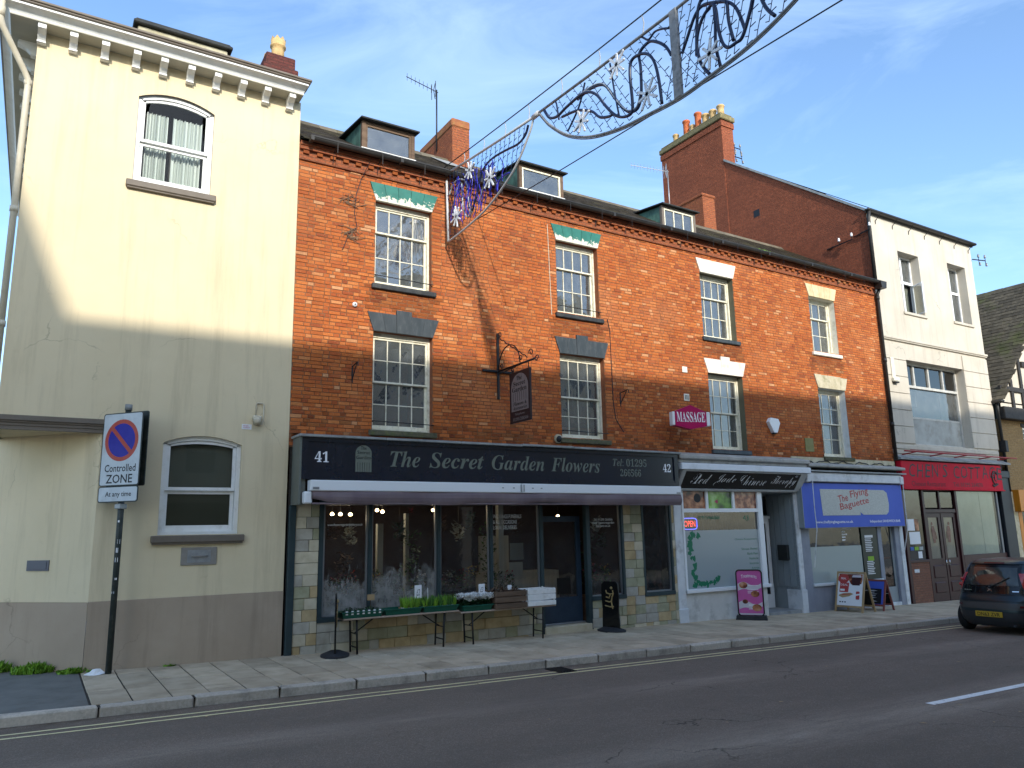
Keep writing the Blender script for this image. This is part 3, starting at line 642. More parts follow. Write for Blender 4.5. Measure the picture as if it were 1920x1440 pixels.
br.box(-.064, .064, -.105, -.0, -.226, -.205)
me = None
for k, x in enumerate([-.58, -.13, .335, .815, 1.245, 1.685, 2.13, 2.575, 3.01, 3.465]):
    if me is None:
        b2 = MB(); b2.add(br); b2.v = [(p[0]+x, p[1], p[2]+SO) for p in b2.v]; o = part('bracket', b2, M_['white_paint'], cream); me = o.data
        off = Vector((x, 0, SO)); base = WL[o.name].translation-off
    else: inst('bracket', me, cream, Vector((x, 0, SO))+base)
for k in range(14):
    b2 = Vector((CX0, .42+k*.55, SO)); o = inst('bracket', me, cream, (CX0-.145, .42+k*.55, SO-.235)); o.rotation_euler = (0, 0, R(-90))
# roof, chimney and mossy stack
mb = MB(); mb.face([(-1.2, -.4, SO+.24), (3.75, -.4, SO+.24), (3.70, 4.3, 11.6), (-.9, 4.3, 11.6)]); mb.face([(-1.2, 9, SO+.24), (-1.2, -.4, SO+.24), (-.9, 4.3, 11.6), (-.9, 4.6, 11.6)])
mb.face([(-.9, 4.3, 11.6), (3.7, 4.3, 11.6), (3.7, 9, SO+.2), (-1.2, 9, SO+.2)])
part('roof', mb, M_['slate'], cream)
mb = MB(); mb.rbox(.95, 2.74, 2.5, 3.3, 11, 12.52, .02); part('mossy_stack', mb, M_['mossy_render'], cream)
mb = MB(); mb.rbox(.86, 2.83, 2.4, 3.4, 12.52, 12.60, .02); mb.rbox(.90, 2.79, 2.45, 3.35, 12.60, 12.66, .02); part('stack_cap', mb, M_['felt'], cream)
ch = group_part('chimney', cream, (3.85, 2.6, 11))
mb = MB(); mb.rbox(3.43, 4.12, 2.0, 3.9, 9.4, 12.02, .01); mb.rbox(3.40, 4.16, 1.96, 3.94, 12.02, 12.20, .02); mb.rbox(3.46, 4.10, 2.02, 3.88, 12.20, 12.50, .02)
part('stack', mb, M_['dark_chimney_brick'], ch)
for k, (y, h) in enumerate(((2.3, .50), (2.95, .46), (3.55, .44))):
    p = MB(); p.lathe((3.77, y, 12.48), [(.15, 0), (.14, .25), (.145, h-.17), (.175, h-.15), (.175, h-.11), (.15, h-.09), (.165, h), (.13, h)], 16)
    n = 8
    for q in range(n):
        a0, a1, am = 2*math.pi*q/n, 2*math.pi*(q+1)/n, 2*math.pi*(q+.5)/n
        for r0 in (.165, .14): p.face([(3.77+r0*math.cos(a0), y+r0*math.sin(a0), 12.48+h), (3.77+r0*math.cos(a1), y+r0*math.sin(a1), 12.48+h), (3.77+r0*math.cos(am), y+r0*math.sin(am), 12.48+h+.085)])
    part('chimney_pot', p, M_['buff_pot'], ch)
# cream downpipe on the corner
mb = MB(); pts = [(-1.13, -.42, 10.36), (-1.13, -.42, 10.05), (-1.09, -.36, 9.93), (-.76, -.06, 9.42), (-.70, -.02, 9.30), (-.70, .0, 9.1), (-.70, .0, 3.9)]
mb.tube(pts, .048, 10)
for z in (9.22, 7.05, 5.2): mb.tube([(-.70, 0, z), (-.70, 0, z+.09)], .06, 10)
mb.tube([(-1.13, -.42, 10.22), (-1.13, -.42, 10.06)], .06, 10)
part('downpipe', mb, M_['cream_pipe'], cream)
# letter plate and small vent plate
lp = MB(); lp.rbox(2.035, 2.585, -.02, .01, 1.56, 1.845, .006); o = part('letter_plate', lp, M_['steel_box'], cream)
q = MB(); q.rbox(2.13, 2.49, -.026, -.0195, 1.60, 1.80, .004); part('flap', q, M_['galv'], o)
q = MB(); q.tube([(2.20, -.02, 1.71), (2.20, -.055, 1.70), (2.43, -.055, 1.705), (2.43, -.02, 1.715)], .011, 6); part('handle', q, M_['steel_box'], o)
vc = MB(); c, s_ = math.cos(R(-45)), math.sin(R(-45))
def chamf(u, n, z): return (0.77+u*(-.7071)-n*.7071, u*.7071-n*.7071, z)    # along the chamfer, outwards n
for u0, u1, z0, z1, n in ((.76, 1.17, 1.54, 1.70, .015), (.80, 1.13, 1.565, 1.675, .022)):
    vc.mesh([chamf(u, m, z) for m in (0, n) for u, z in ((u0, z0), (u1, z0), (u1, z1), (u0, z1))], [(0, 1, 2, 3), (4, 5, 6, 7), (0, 1, 5, 4), (1, 2, 6, 5), (2, 3, 7, 6), (3, 0, 4, 7)])
part('vent_plate', vc, mat('vent_grey', (0.13, 0.13, 0.15), None, rough=0.4, metal=0.3), cream)
# security light with its conduit, and little notice
sl_ = thing('security_light', 'small cream floodlight with looped conduit near the right edge of the cream wall', 'light', (3.14, 0, 3.95))
q = MB(); q.rbox(3.05, 3.20, -.10, .0, 3.98, 4.06, .02); q.tube([(3.12, -.05, 4.0), (3.11, -.15, 3.93)], .05, 10, r1=.075); part('lamp_head', q, M_['cream_pipe'], sl_)
q = MB(); q.tube([(3.11, -.02, 4.06), (3.11, -.02, 4.27), (3.13, -.02, 4.29), (3.22, -.02, 4.29), (3.24, -.02, 4.26), (3.24, -.02, 4.0), (3.22, -.02, 3.92), (3.16, -.02, 3.89), (3.08, -.03, 3.94)], .011, 6); part('conduit', q, M_['cream_pipe'], sl_)
nt_ = thing('wall_notice', 'tiny white notice with faded print under the floodlight on cream wall', 'notice', (2.97, 0, 3.86))
q = MB(); q.box(2.885, 3.05, -.006, 0, 3.82, 3.91); part('plate', q, M_['card'], nt_)
q = txt('PRIVATE\nPROPERTY', .11, .05); q.xform(front(2.91, -.009, 3.84)); part('print', q, M_['magenta'], nt_)
# ---------------------------------------------------------------- the red brick terrace
TX0, TX1 = 3.70, 21.93
terr = thing('brick_terrace', 'three storey red brick terrace with small paned sash windows above four shops', 'building', (12, 0, 0))
WIN = [  # x0, x1, z0, z1, cols, rows up, rows low, reveal, lintel style, sill material, reveal material, curtain
 (5.265, 6.495, 6.82, 8.57, 4, 1, 2, .12, 'green', 'old_black_paint', 'brickrev', 'edge'),
 (5.255, 6.515, 3.93, 5.87, 4, 2, 2, .12, 'slate', 'mossy_sill', 'brickrev', None),
 (9.645, 10.845, 6.83, 8.58, 4, 1, 2, .14, 'green', 'old_black_paint', 'brickrev', 'strip'),
 (9.66, 10.91, 3.98, 5.90, 4, 2, 2, .14, 'slate', 'mossy_sill', 'brickrev', 'low'),
 (14.23, 15.45, 6.82, 8.57, 4, 1, 2, .17, 'white', 'slate_paint', 'olive_paint', 'right'),
 (14.28, 15.54, 3.91, 5.88, 4, 2, 2, .17, 'whitekey', 'slate_paint', 'olive_paint', 'blind'),
 (18.61, 19.78, 6.90, 8.57, 3, 1, 2, .20, 'buff', 'white_stone', 'white_stone', 'net'),
 (18.64, 19.86, 3.88, 5.85, 3, 2, 2, .20, 'mossy', 'mossy_sill', 'white_paint', 'net')]
mat('olive_paint', (0.125, 0.115, 0.07), (0.15, 0.14, 0.09), 5, 0.7)
mat('brickrev', (0.22, 0.075, 0.035), (0.30, 0.10, 0.04), 12, 0.9, bstr=0.4)
HO = [w[:4] for w in WIN]
wl = MB(); wall_holes(wl, TX0, TX1, 3.55, 9.42, HO, 0.0)
wl.face([(TX0, 0, 0), (TX0, 9, 0), (TX0, 9, 9.42), (TX0, 0, 9.42)]); wl.face([(TX1, 0, 0), (TX1, 9, 0), (TX1, 9, 9.42), (TX1, 0, 9.42)])
wl.face([(TX0, 7, 0), (TX0, 7, 9.42), (TX1, 7, 9.42), (TX1, 7, 0)])
wall = part('wall', wl, M_['mortar'], terr)
# brick by brick: alternate stretchers and headers, clipped at the openings
random.seed(42)
CH = 0.0715
pieces = []
row = 0; z = 3.58
while z < 9.02:
    h = CH-.010; zc = z+h/2
    free = [(TX0+.005, TX1-.005)]
    for a, b, c, d in HO:
        if c < zc < d:
            nf = []
            for p, q in free:
                if b <= p or a >= q: nf.append((p, q))
                else:
                    if a-.004 > p: nf.append((p, a-.004))
                    if b+.004 < q: nf.append((b+.004, q))
            free = nf
    for p, q in free:
        x = p-(0.0 if row % 2 else 0.083)-random.uniform(0, .03); k = row
        while x < q:
            w = (.214 if k % 2 else .104)+random.uniform(-.009, .009)
            if random.random() < .12: k += 1
            a, b = max(x, p), min(x+w, q)
            if b-a > .03: pieces.append((a, b-a, z, h, w))
            x += w+.0105; k += 1
    z += CH; row += 1
def brick_mesh(mb, x, w, z, h, s):
    j = lambda a: random.uniform(-a, a)
    d = -.007+j(.0045); x0, x1, z0, z1 = x+j(.003), x+w+j(.003), z+j(.003), z+h+j(.003); t = .004
    v = [(x0, .002, z0), (x1, .002, z0), (x1, .002, z1), (x0, .002, z1), (x0+t, d+j(.002), z0+t), (x1-t, d+j(.002), z0+t+j(.002)), (x1-t, d+j(.002), z1-t), (x0+t, d+j(.002), z1-t+j(.002))]
    mb.mesh(v, [(4, 5, 6, 7), (0, 1, 5, 4), (1, 2, 6, 5), (2, 3, 7, 6), (3, 0, 4, 7)])
full = [(i, p) for i, p in enumerate(pieces) if abs(p[1]-p[4]) < .002]
full.sort(key=lambda t: (t[1][0]**2+13.5**2+(t[1][2]-2)**2)/(t[1][1]+.05))
single = set(i for i, _ in full[:300])
BM = {}
for kind, w in (('s', .214), ('h', .104)):
    for v in range(4):
        m = MB(); brick_mesh(m, -w/2, w, 0, CH-.010, 0); me = bpy.data.meshes.new('brick'); me.from_pydata(m.v, [], m.f); me.materials.append(M_['brick']); BM[kind, v] = me; m2 = me.copy(); m2.materials[0] = M_['stained_shaded_brick']; BM[kind, v+10] = m2
rest = MB()
def stained(x, w, z):
    xc = x+w/2
    return any(a-.16+random.uniform(-.05, .05) < xc < b+.16+random.uniform(-.05, .05) and c-.16-random.uniform(.25, .55) < z < c-.05 for a, b, c, d in HO) or (z > 8.98 and random.random() < .3) or (z < 3.95+random.uniform(0, .25) and random.random() < .6)
for i, (x, w, z, h, ww) in enumerate(pieces):
    sd_ = stained(x, w, z)
    if i in single: inst('brick', BM['s' if w > .16 else 'h', random.randrange(4)+(10 if sd_ else 0)], wall, (x+w/2, 0, z))
    else: rest.cur = 1 if sd_ else 0; brick_mesh(rest, x, w, z, h, 0)
part('brickwork', rest, [M_['brick'], M_['stained_shaded_brick']], wall, kind='stuff')
# corbelled eaves course with dentils
mb = MB(); mb.box(TX0, TX1, -.045, .0, 9.06, 9.125); mb.box(TX0, TX1, -.10, .0, 9.255, 9.325); mb.box(TX0, TX1, -.13, .0, 9.325, 9.40); mb.box(TX0, TX1, -.035, .0, 9.125, 9.255)
part('eaves_course', mb, M_['chimney_brick'], terr)
m = MB(); m.rbox(-.056, .056, -.078, -.03, 0, .068, .004); me = bpy.data.meshes.new('dentil'); me.from_pydata(m.v, [], m.f); me.materials.append(M_['stained_shaded_brick'])  # dentils take the darker brick to paint in the shade under the gutter
x = TX0+.12
while x < TX1-.1:
    o = inst('dentil', me, terr, (x+random.uniform(-.006, .006), 0, 9.18+random.uniform(-.004, .004))); x += .262
# windows
def sash(w):
    x0, x1, z0, z1, nc, ru, rl, rv, lin, sillm, revm, cur = w
    W = group_part('window', terr, ((x0+x1)/2, rv, z0))
    r = MB(); reveal(r, x0, x1, z0, z1, -.002, rv+.06, 'lrt'); part('reveal', r, M_[revm], W)
    f = MB(); frame_ring(f, x0, x1, z0, z1-.05, .045, rv, rv+.12, .05); f.box(x0, x1, rv+.01, rv+.12, z1-.05, z1)
    part('frame', f, M_['cream_paint'], W)
    a, b, c, d = x0+.045, x1-.045, z0+.05, z1-.095
    mid = d-(d-c)*(ru/(ru+rl)) if ru != rl else (c+d)/2
    for nm, za, zb, y, nr, bot in (('upper_sash', mid, d, rv+.025, ru, .035), ('lower_sash', c, mid+.03, rv+.068, rl, .075)):
        s = MB(); st = .04; frame_ring(s, a, b, za, zb, st, y, y+.035, bot)
        A, B, Cc, D = a+st, b-st, za+bot, zb-st; bw = .018
        for k in range(1, nc):
            xx = A+(B-A)*k/nc+random.uniform(-.002, .002); s.box(xx-bw/2, xx+bw/2, y+.004, y+.032, Cc, D)
        for k in range(1, nr):
            zz = Cc+(D-Cc)*k/nr; s.box(A, B, y+.006, y+.030, zz-bw/2, zz+bw/2)
        part(nm, s, M_['cream_paint'], W)
        for i in range(nc):
            for k in range(nr):
                p = MB(); pa, pb = A+(B-A)*i/nc+.006, A+(B-A)*(i+1)/nc-.006; pc, pd = Cc+(D-Cc)*k/nr+.006, Cc+(D-Cc)*(k+1)/nr-.006
                t = [random.uniform(-.004, .004) for _ in range(4)]
                p.face([(pa, y+.02+t[0], pc), (pb, y+.02+t[1], pc), (pb, y+.02+t[2], pd), (pa, y+.02+t[3], pd)]); part('pane', p, M_['old_glass'], W)
    s = MB(); s.rbox(x0-.07, x1+.085, -.07, rv+.03, z0-.105, z0, .012)
    s.v = [(x+random.uniform(-.004, .004), y+random.uniform(-.004, .004), zz+random.uniform(-.004, .004)) for x, y, zz in s.v]; part('sill', s, M_[sillm], W)
    lm = {'green': 'peeling_green_paint', 'slate': 'slate_paint', 'white': 'white_stone', 'whitekey': 'white_stone', 'buff': 'buff_stone', 'mossy': 'mossy_stone'}[lin]
    key = lin in ('slate', 'whitekey'); nb = 5
    for k in range(nb):
        bl = MB(); t0, t1 = k/nb, (k+1)/nb; g = .004 if lin in ('green', 'buff', 'white') else .0015
        b0, b1 = x0-.005+(x1-x0+.01)*t0+g, x0-.005+(x1-x0+.01)*t1-g; e = .135
        T0, T1 = x0-e+(x1-x0+2*e)*t0+g, x0-e+(x1-x0+2*e)*t1-g; zt = z1+.365
        if lin == 'mossy': zt = z1+.37+random.uniform(-.02, .02)
        if key and k == 2: b0, b1, T0, T1, zt = b0-.03, b1+.03, T0-.01, T1+.01, zt+.095
        if key and k in (1, 3):
            if k == 1: b1 -= .03; T1 -= .012
            else: b0 += .03; T0 += .012
        bl.prism([(b0, z1-.004), (b1, z1-.004), (T1, zt), (T0, zt)], 'y', -.034-(.01 if key and k == 2 else random.uniform(0, .003)), .03)
        part('lintel_block', bl, M_[lm], W)
    if z1 > 8 and x0 < 12 or (x0 < 12):
        s = MB(); s.tube([(x0-.02, -.05, z0+.17), (x1+.02, -.05, z0+.15)], .009, 6)
        for xx in (x0+.01, x1-.01): s.tube([(xx, -.05, z0+.16), (xx, .03, z0+.16)], .009, 5)
        part('safety_bar', s, M_['black_iron'], W)
    rm = MB(); room(rm, x0, x1, z0, z1, rv+.14, rv+1.1); part('dark_room', rm, M_['room_dark'], W)
    yb = rv+.17
    def drape(u0, u1, za, zb, m, amp=.02, taper=0.0):
        cu = MB(); n = 16; fq = lambda q: yb+.03+amp*math.sin(q*3.1)+amp*.5*math.sin(q*7.3+1)
        for k in range(n):
            t0, t1 = k/n, (k+1)/n
            cu.face([(u0+(u1-u0)*t0, fq(t0*8), za), (u0+(u1-u0)*t1, fq(t1*8), za), (u0+taper+(u1-u0-taper)*t1, fq(t1*8), zb), (u0+taper+(u1-u0-taper)*t0, fq(t0*8), zb)])
        cu.sm = [True]*len(cu.f); part('curtain', cu, M_[m], W)
    if cur == 'edge': drape(x1-.36, x1-.08, z0+.55, z1-.12, 'curtain_white', taper=.10); drape(x0+.05, x0+.13, z1-.7, z1-.1, 'curtain_white')
    if cur == 'strip': drape(x1-.42, x1-.26, z0+.05, z1-.1, 'room_grey')
    if cur == 'right': drape(x1-.50, x1-.26, z0+.05, z1-.1, 'curtain_white', .012)
    if cur == 'net': drape(x0+.06, x1-.30, z0+.05, z1-.1, mat('net_curtain', (0.34, 0.35, 0.35), (0.42, 0.43, 0.42), 9, 0.9, stretch=(1, 1, .1), bstr=0).name, .012)
    if cur == 'blind':
        bl = MB(); bl.box(x0+.05, x1-.05, yb, yb+.01, z0+.05, z1-.06); part('blind', bl, M_['blind_white'], W)
    if cur == 'low':
        bl = MB(); bl.box(x0+.05, x1-.05, yb+.2, yb+.21, z0+.05, z0+.33); part('box_on_sill', bl, M_['kraft'], W)
        drape(x0+.05, x1-.2, z0+.4, z1-.1, mat('grimy_net', (0.085, 0.082, 0.065), (0.15, 0.145, 0.12), 4, 0.9, bstr=0).name, .02)
for w in WIN: sash(w)
# slate roof laid in courses
RP = [(-.26, 9.39), (3.3, 11.72)]
def roof_z(y): return RP[0][1]+(RP[1][1]-RP[0][1])*(y-RP[0][0])/(RP[1][0]-RP[0][0])
mb = MB(); mb.face([(TX0, -.2, roof_z(-.2)-.03), (TX1, -.2, roof_z(-.2)-.03), (TX1, 3.3, 11.68), (TX0, 3.3, 11.68)]); mb.face([(TX0, 3.3, 11.68), (TX1, 3.3, 11.68), (TX1, 7.2, 9.3), (TX0, 7.2, 9.3)])
roof = part('roof', mb, M_['felt'], terr)
mb = MB(); random.seed(9); y = -.26; r = 0
while y < 3.28:
    x = TX0-.1*(r % 2)
    while x < TX1:
        w = .30; x0, x1 = max(x+.003, TX0), min(x+w-.003, TX1)
        if x1-x0 > .03:
            y1 = min(y+.30, 3.3); j = random.uniform(0, .008); sag = -.04*math.sin((x-TX0)*.55)*math.sin(max(0, y)*.9)
            v = [(x0, y, roof_z(y)+.014+j+sag), (x1, y, roof_z(y)+.014+j+sag), (x1, y1, roof_z(y1)+.002+sag), (x0, y1, roof_z(y1)+.002+sag), (x0, y, roof_z(y)+sag), (x1, y, roof_z(y)+sag)]
            mb.mesh(v, [(0, 1, 2, 3), (4, 5, 1, 0)])
        x += w
    y += .19; r += 1
part('slates', mb, M_['slate'], roof, kind='stuff')
mb = MB()
x = TX0
while x < TX1: mb.prism([(3.17, 11.64), (3.3, 11.80), (3.43, 11.64)], 'x', x, min(x+.44, TX1)); x += .45
part('ridge_tiles', mb, mat('ridge_tile', (0.10, 0.085, 0.06), (0.16, 0.13, 0.09), 4, 0.9, island=.2, dirt=(0.12, 0.11, 0.04), dscale=2, damt=.7), roof, kind='stuff')
# valley flashing by the front chimney
mb = MB(); mb.box(8.0, 8.55, 2.2, 3.2, roof_z(2.7)-.35, roof_z(2.7)-.3)
mb.v = [(x, y, roof_z(y)+.03+(z-roof_z(2.7)+.3)*.1) for x, y, z in mb.v]; part('lead_flashing', mb, M_['grey_lead'], roof)
# gutter on iron spikes and the downpipe
def half_gutter(mb, x0, x1, yc, zc, r):
    n = 8; P = [(yc+r*math.cos(math.pi+math.pi*k/n), zc+r*math.sin(math.pi+math.pi*k/n)) for k in range(n+1)]
    for (a, b), (c, d) in zip(P, P[1:]): mb.face([(x0, a, b), (x1, a, b), (x1, c, d), (x0, c, d)])
    for k in range(n): pass
    mb.face([(x0, a, b) for a, b in P]); mb.face([(x1, a, b) for a, b in P]); mb.box(x0, x1, yc-r-.012, yc-r+.006, zc-.012, zc+.012)
mb = MB(); x = 3.86
while x < 21.85: half_gutter(mb, x, min(x+1.83, 21.98), -.25, 9.44, .075); mb.box(x-.03, x+.03, -.335, -.165, 9.355, 9.45); x += 1.83
part('gutter', mb, M_['gutter_black'], terr)
sp = MB(); x = 4.35
while x < 21.6: sp.tube([(x, -.25, 9.36), (x, -.10, 9.30), (x, -.06, 9.10)], .008, 5); sp.tube([(x+.0, -.33, 9.45), (x, -.33, 9.2)], .006, 5); x += .92
part('gutter_spikes', sp, M_['black_iron'], terr)
mb = MB(); mb.prism([(21.78, 9.22), (22.02, 9.22), (22.06, 9.44), (21.74, 9.44)], 'y', -.36, -.12); mb.tube([(21.90, -.2, 9.25), (21.90, -.10, 9.05), (21.90, -.10, 3.9)], .05, 10)
for z in (8.9, 6.9, 4.9): mb.tube([(21.90, -.10, z), (21.90, -.10, z+.12)], .062, 10)
part('downpipe', mb, M_['gutter_black'], terr)
# dormers
def dormer(x0, x1, zs, kind, yf=.62):
    D = group_part('dormer', terr, ((x0+x1)/2, yf, zs)); zt = zs+.51; yb = (zt+.20-RP[0][1])/(RP[1][1]-RP[0][1])*(RP[1][0]-RP[0][0])+RP[0][0]
    for x in (x0-.10, x1+.10): m = MB(); m.face([(x, yf+.03, roof_z(yf)-.05), (x, yf+.03, zt+.06), (x, yb+.2, zt+.20)]); part('cheek', m, M_['copper_green'], D)
    f = MB(); f.box(x0-.13, x1+.13, yf, yf+.08, zs-.14, zs-.06); f.box(x0-.11, x0-.03, yf, yf+.09, zs-.2, zt+.08); f.box(x1+.03, x1+.11, yf, yf+.09, zs-.2, zt+.08); f.box(x0-.03, x1+.03, yf, yf+.09, zt+.02, zt+.08)
    part('surround', f, M_['old_wood' if kind < 2 else 'brown_paint'], D)
    f = MB(); frame_ring(f, x0-.03, x1+.03, zs-.05, zt+.02, .045, yf+.015, yf+.06); 
    if kind == 2:
        for t in (1/3, 2/3): f.box(x0+(x1-x0)*t-.014, x0+(x1-x0)*t+.014, yf+.02, yf+.055, zs, zt)
    part('frame', f, M_['cream_paint' if kind else 'old_wood'], D)
    s = MB(); s.rbox(x0-.14, x1+.12, yf-.06, yf+.05, zs-.12, zs-.05, .008); part('sill', s, M_['white_paint'], D)
    p = MB(); p.face([(x0, yf+.04, zs-.02), (x1, yf+.04, zs-.02), (x1, yf+.04, zt), (x0, yf+.04, zt)]); part('pane', p, M_['old_glass'], D)
    rm = MB(); room(rm, x0, x1, zs-.03, zt, yf+.1, yf+.5); part('dark_room', rm, M_['room_dark'], D)
    c = MB(); v = [(x0-.17, yf-.12, zt+.075), (x1+.18, yf-.12, zt+.075), (x1+.20, yb+.5, zt+.27), (x0-.22, yb+.5, zt+.27)]
    c.mesh(v+[(a, b, z+.032) for a, b, z in v], [(3, 2, 1, 0), (4, 5, 6, 7), (0, 1, 5, 4), (1, 2, 6, 5), (2, 3, 7, 6), (3, 0, 4, 7)]); part('dormer_roof', c, M_['felt'], D)
dormer(5.29, 6.28, 10.03, 0); dormer(9.21, 10.27, 10.03, 1); dormer(13.74, 14.76, 9.96, 2)
# front chimney and the small one by the white house
chA = group_part('chimney', terr, (8.8, 4, 11.5))
mb = MB(); mb.box(8.55, 9.06, 3.0, 5.0, 10.6, 12.62); part('stack', mb, M_['chimney_brick'], chA)
mb = MB(); mb.rbox(8.53, 9.08, 2.98, 5.02, 12.62, 12.86, .03); part('chimney_cap', mb, mat('lichen_brick', (0.24, 0.085, 0.04), (0.34, 0.13, 0.05), 7, 0.95, dirt=(0.25, 0.19, 0.06), dscale=4, damt=.8, bstr=.5), chA)
chB = group_part('chimney', terr, (18.4, 4, 11.5))
mb = MB(); mb.box(18.10, 18.66, 3.3, 5.6, 10.6, 12.92); mb.rbox(18.07, 18.69, 3.27, 5.63, 12.92, 13.02, .02); part('stack', mb, M_['chimney_brick'], chB)
q = MB(); q.tube([(18.2, 5.1, 13.0), (18.2, 5.1, 13.22)], .09, 10); part('chimney_pot', q, M_['terracotta'], chB)
# roof moss growing in the gutter
m = MB(); random.seed(4)
for k in range(420):
    x = random.gauss(16.7, .42); y = -.18+random.uniform(-.10, .16); z = roof_z(y)+.02; hgt = random.uniform(.03, .12)*max(.2, 1-abs(x-16.7)); a = random.uniform(0, 6.3)
    m.face([(x-.02*math.cos(a), y-.02*math.sin(a), z), (x+.02*math.cos(a), y+.02*math.sin(a), z), (x+random.uniform(-.03, .03), y+random.uniform(-.03, .03), z+hgt)])
tag(part('gutter_moss', m, M_['bright_leaf']), 'bright green clump of moss growing in the black gutter of the terrace', 'moss', kind='stuff')
# ledge along the top of the small shops
mb = MB(); mb.rbox(12.72, 17.45, -.42, .02, 3.60, 3.70, .02); mb.prism([(-.40, 3.70), (.0, 3.70), (.0, 3.80)], 'x', 12.72, 17.45); mb.rbox(12.74, 17.40, -.34, .02, 3.52, 3.60, .01)
mb.rbox(17.45, 21.9, -.36, .02, 3.54, 3.62, .02); mb.prism([(-.34, 3.62), (.0, 3.62), (.0, 3.70)], 'x', 17.45, 21.9); part('stone_ledge', mb, M_['grimy_stone'], terr)
mb = MB(); mb.box(17.2, 21.9, -.03, .0, 3.62, 3.84); part('painted_band', mb, M_['mossy_stone'], terr)
mb = MB(); mb.tube([(17.5+k*.12, -.05, 3.72+.035*math.sin(k*.9)+.02*math.sin(k*2.1)) for k in range(36)], .012, 5)
tag(part('slack_cable', mb, M_['wire']), 'slack dark cable looping along the pale band above the blue sandwich shop', 'cable')
mb = MB(); mb.box(3.60, 3.73, -.03, .0, -.1, 8.9)
# ---------------------------------------------------------------- flower shop
fs = thing('flower_shopfront', 'stone clad flower shop front with dark green glazed windows and a navy door', 'shopfront', (8, 0, 0))
random.seed(31)
STONES = [mat('stone_clad_%s' % n, a, b, 5, 0.75, dirt=d, dscale=3, damt=.5, bstr=0.45, bscale=25, island=.08) for n, a, b, d in (
 ('tan', (0.40, 0.29, 0.145), (0.50, 0.38, 0.21), (0.24, 0.18, 0.09)), ('grey', (0.36, 0.33, 0.27), (0.46, 0.43, 0.36), (0.24, 0.21, 0.15)),
 ('green', (0.29, 0.28, 0.17), (0.38, 0.36, 0.24), (0.19, 0.18, 0.09)), ('pale', (0.52, 0.45, 0.31), (0.60, 0.53, 0.39), (0.34, 0.28, 0.17)))]
def clad(x0, x1, z0, z1, y=0.0, wmin=.17, wmax=.42):
    z = z0
    while z < z1-.03:
        h = min(.198, z1-z); h = h if z1-z-h > .06 else z1-z
        x = x0
        while x < x1-.005:
            w = random.uniform(wmin, wmax)
            if x1-x-w < .10: w = x1-x
            if z+h > gz((x+w/2)):
                m = MB(); d = random.uniform(.018, .034); m.rbox(x+.003, x+w-.003, y-d, y+.03, max(z, gz(x+w/2)-.05)+.003, z+h-.003, .005)
                m.v = [(a+random.uniform(-.002, .002), b+random.uniform(-.002, .002), c+random.uniform(-.002, .002)) for a, b, c in m.v]
                part('stone', m, random.choice(STONES), fs)
            x += w
        z += h
clad(3.87, 4.29, -.06, 2.56, wmin=.14, wmax=.36); clad(4.29, 9.02, -.26, .53); clad(10.28, 11.24, -.26, .53); clad(11.24, 11.79, -.26, 2.56, wmin=.2, wmax=.36); clad(11.79, 12.70, -.26, .53); clad(12.70, 12.79, -.26, 2.56, wmin=.2, wmax=.3)
bk = MB(); HS = [(4.29, 9.02, .53, 2.7), (9.02, 10.28, -.3, 2.7), (10.28, 11.24, .53, 2.7), (11.79, 12.70, .53, 2.7)]
wall_holes(bk, 3.74, 12.80, -.4, 3.6, HS, .03); part('backing', bk, M_['joint_dirt'], fs)
mb = MB(); mb.rbox(3.745, 3.865, -.06, .02, -.06, 2.52, .008); part('corner_post', mb, M_['frame_green'], fs)
fr = MB()
for x0, x1 in ((4.29, 4.37), (5.22, 5.285), (6.62, 6.685), (7.79, 7.85), (9.00, 9.07), (10.20, 10.30), (11.19, 11.25), (11.79, 11.845), (12.66, 12.71)): fr.box(x0, x1, -.03, .09, .53 if not 9 <= x0 < 10.3 else -.08, 2.62)
for x0, x1 in ((4.29, 9.02), (10.28, 11.24), (11.79, 12.70)): fr.box(x0, x1, -.05, .09, .50, .585)
fr.box(4.29, 12.70, -.02, .09, 2.56, 2.72)
part('window_frame', fr, M_['frame_green'], fs)
for x0, x1 in ((4.385, 5.215), (5.29, 6.615), (6.69, 7.785), (7.855, 8.995), (10.305, 11.185), (11.85, 12.655)):
    al = MB(); frame_ring(al, x0, x1, .587, 2.555, .028, .02, .07); part('glazing_bead', al, M_['alu'], fs)
    p = MB(); p.face([(x0+.02, .05, .60), (x1-.02, .05, .60), (x1-.02, .05, 2.54), (x0+.02, .05, 2.54)]); part('pane', p, M_['shop_glass'], fs)
# sprayed snow on the lower glass
def snow_mat():
    t = NT('sprayed_snow'); v = t.pos(); sx = t.n('ShaderNodeSeparateXYZ'); t.l(v, sx.inputs[0])
    h = t.math('DIVIDE', t.math('SUBTRACT', sx.outputs[2], .62), 1.75)
    f = t.math('SUBTRACT', t.math('ADD', t.math('MULTIPLY', t.noise(v, 2.2, 4, .6, (1, 1, .8)), .85), t.math('MULTIPLY', t.noise(v, 13, 6, .75, (1.6, 1.6, .3)), .75)), h)
    a = t.ramp(f, [(0.44, 0.0), (0.50, 0.40), (0.9, 0.66)])
    p = t.n('ShaderNodeBsdfPrincipled'); p.inputs['Roughness'].default_value = .9; t.l(t.ramp(t.noise(v, 7, 4), [(.35, (.26, .26, .24)), (.65, (.50, .49, .46))]), p.inputs['Base Color']); t.l(a, p.inputs['Alpha']); t.l(p.outputs[0], t.out.inputs[0]); MATS['sprayed_snow'] = t.m
snow_mat()
for x0, x1 in ((4.41, 5.19), (5.31, 6.59)):
    p = MB(); p.face([(x0, .044, .61), (x1, .044, .61), (x1, .044, 2.5), (x0, .044, 2.5)]); part('snow_spray', p, M_['sprayed_snow'], fs)
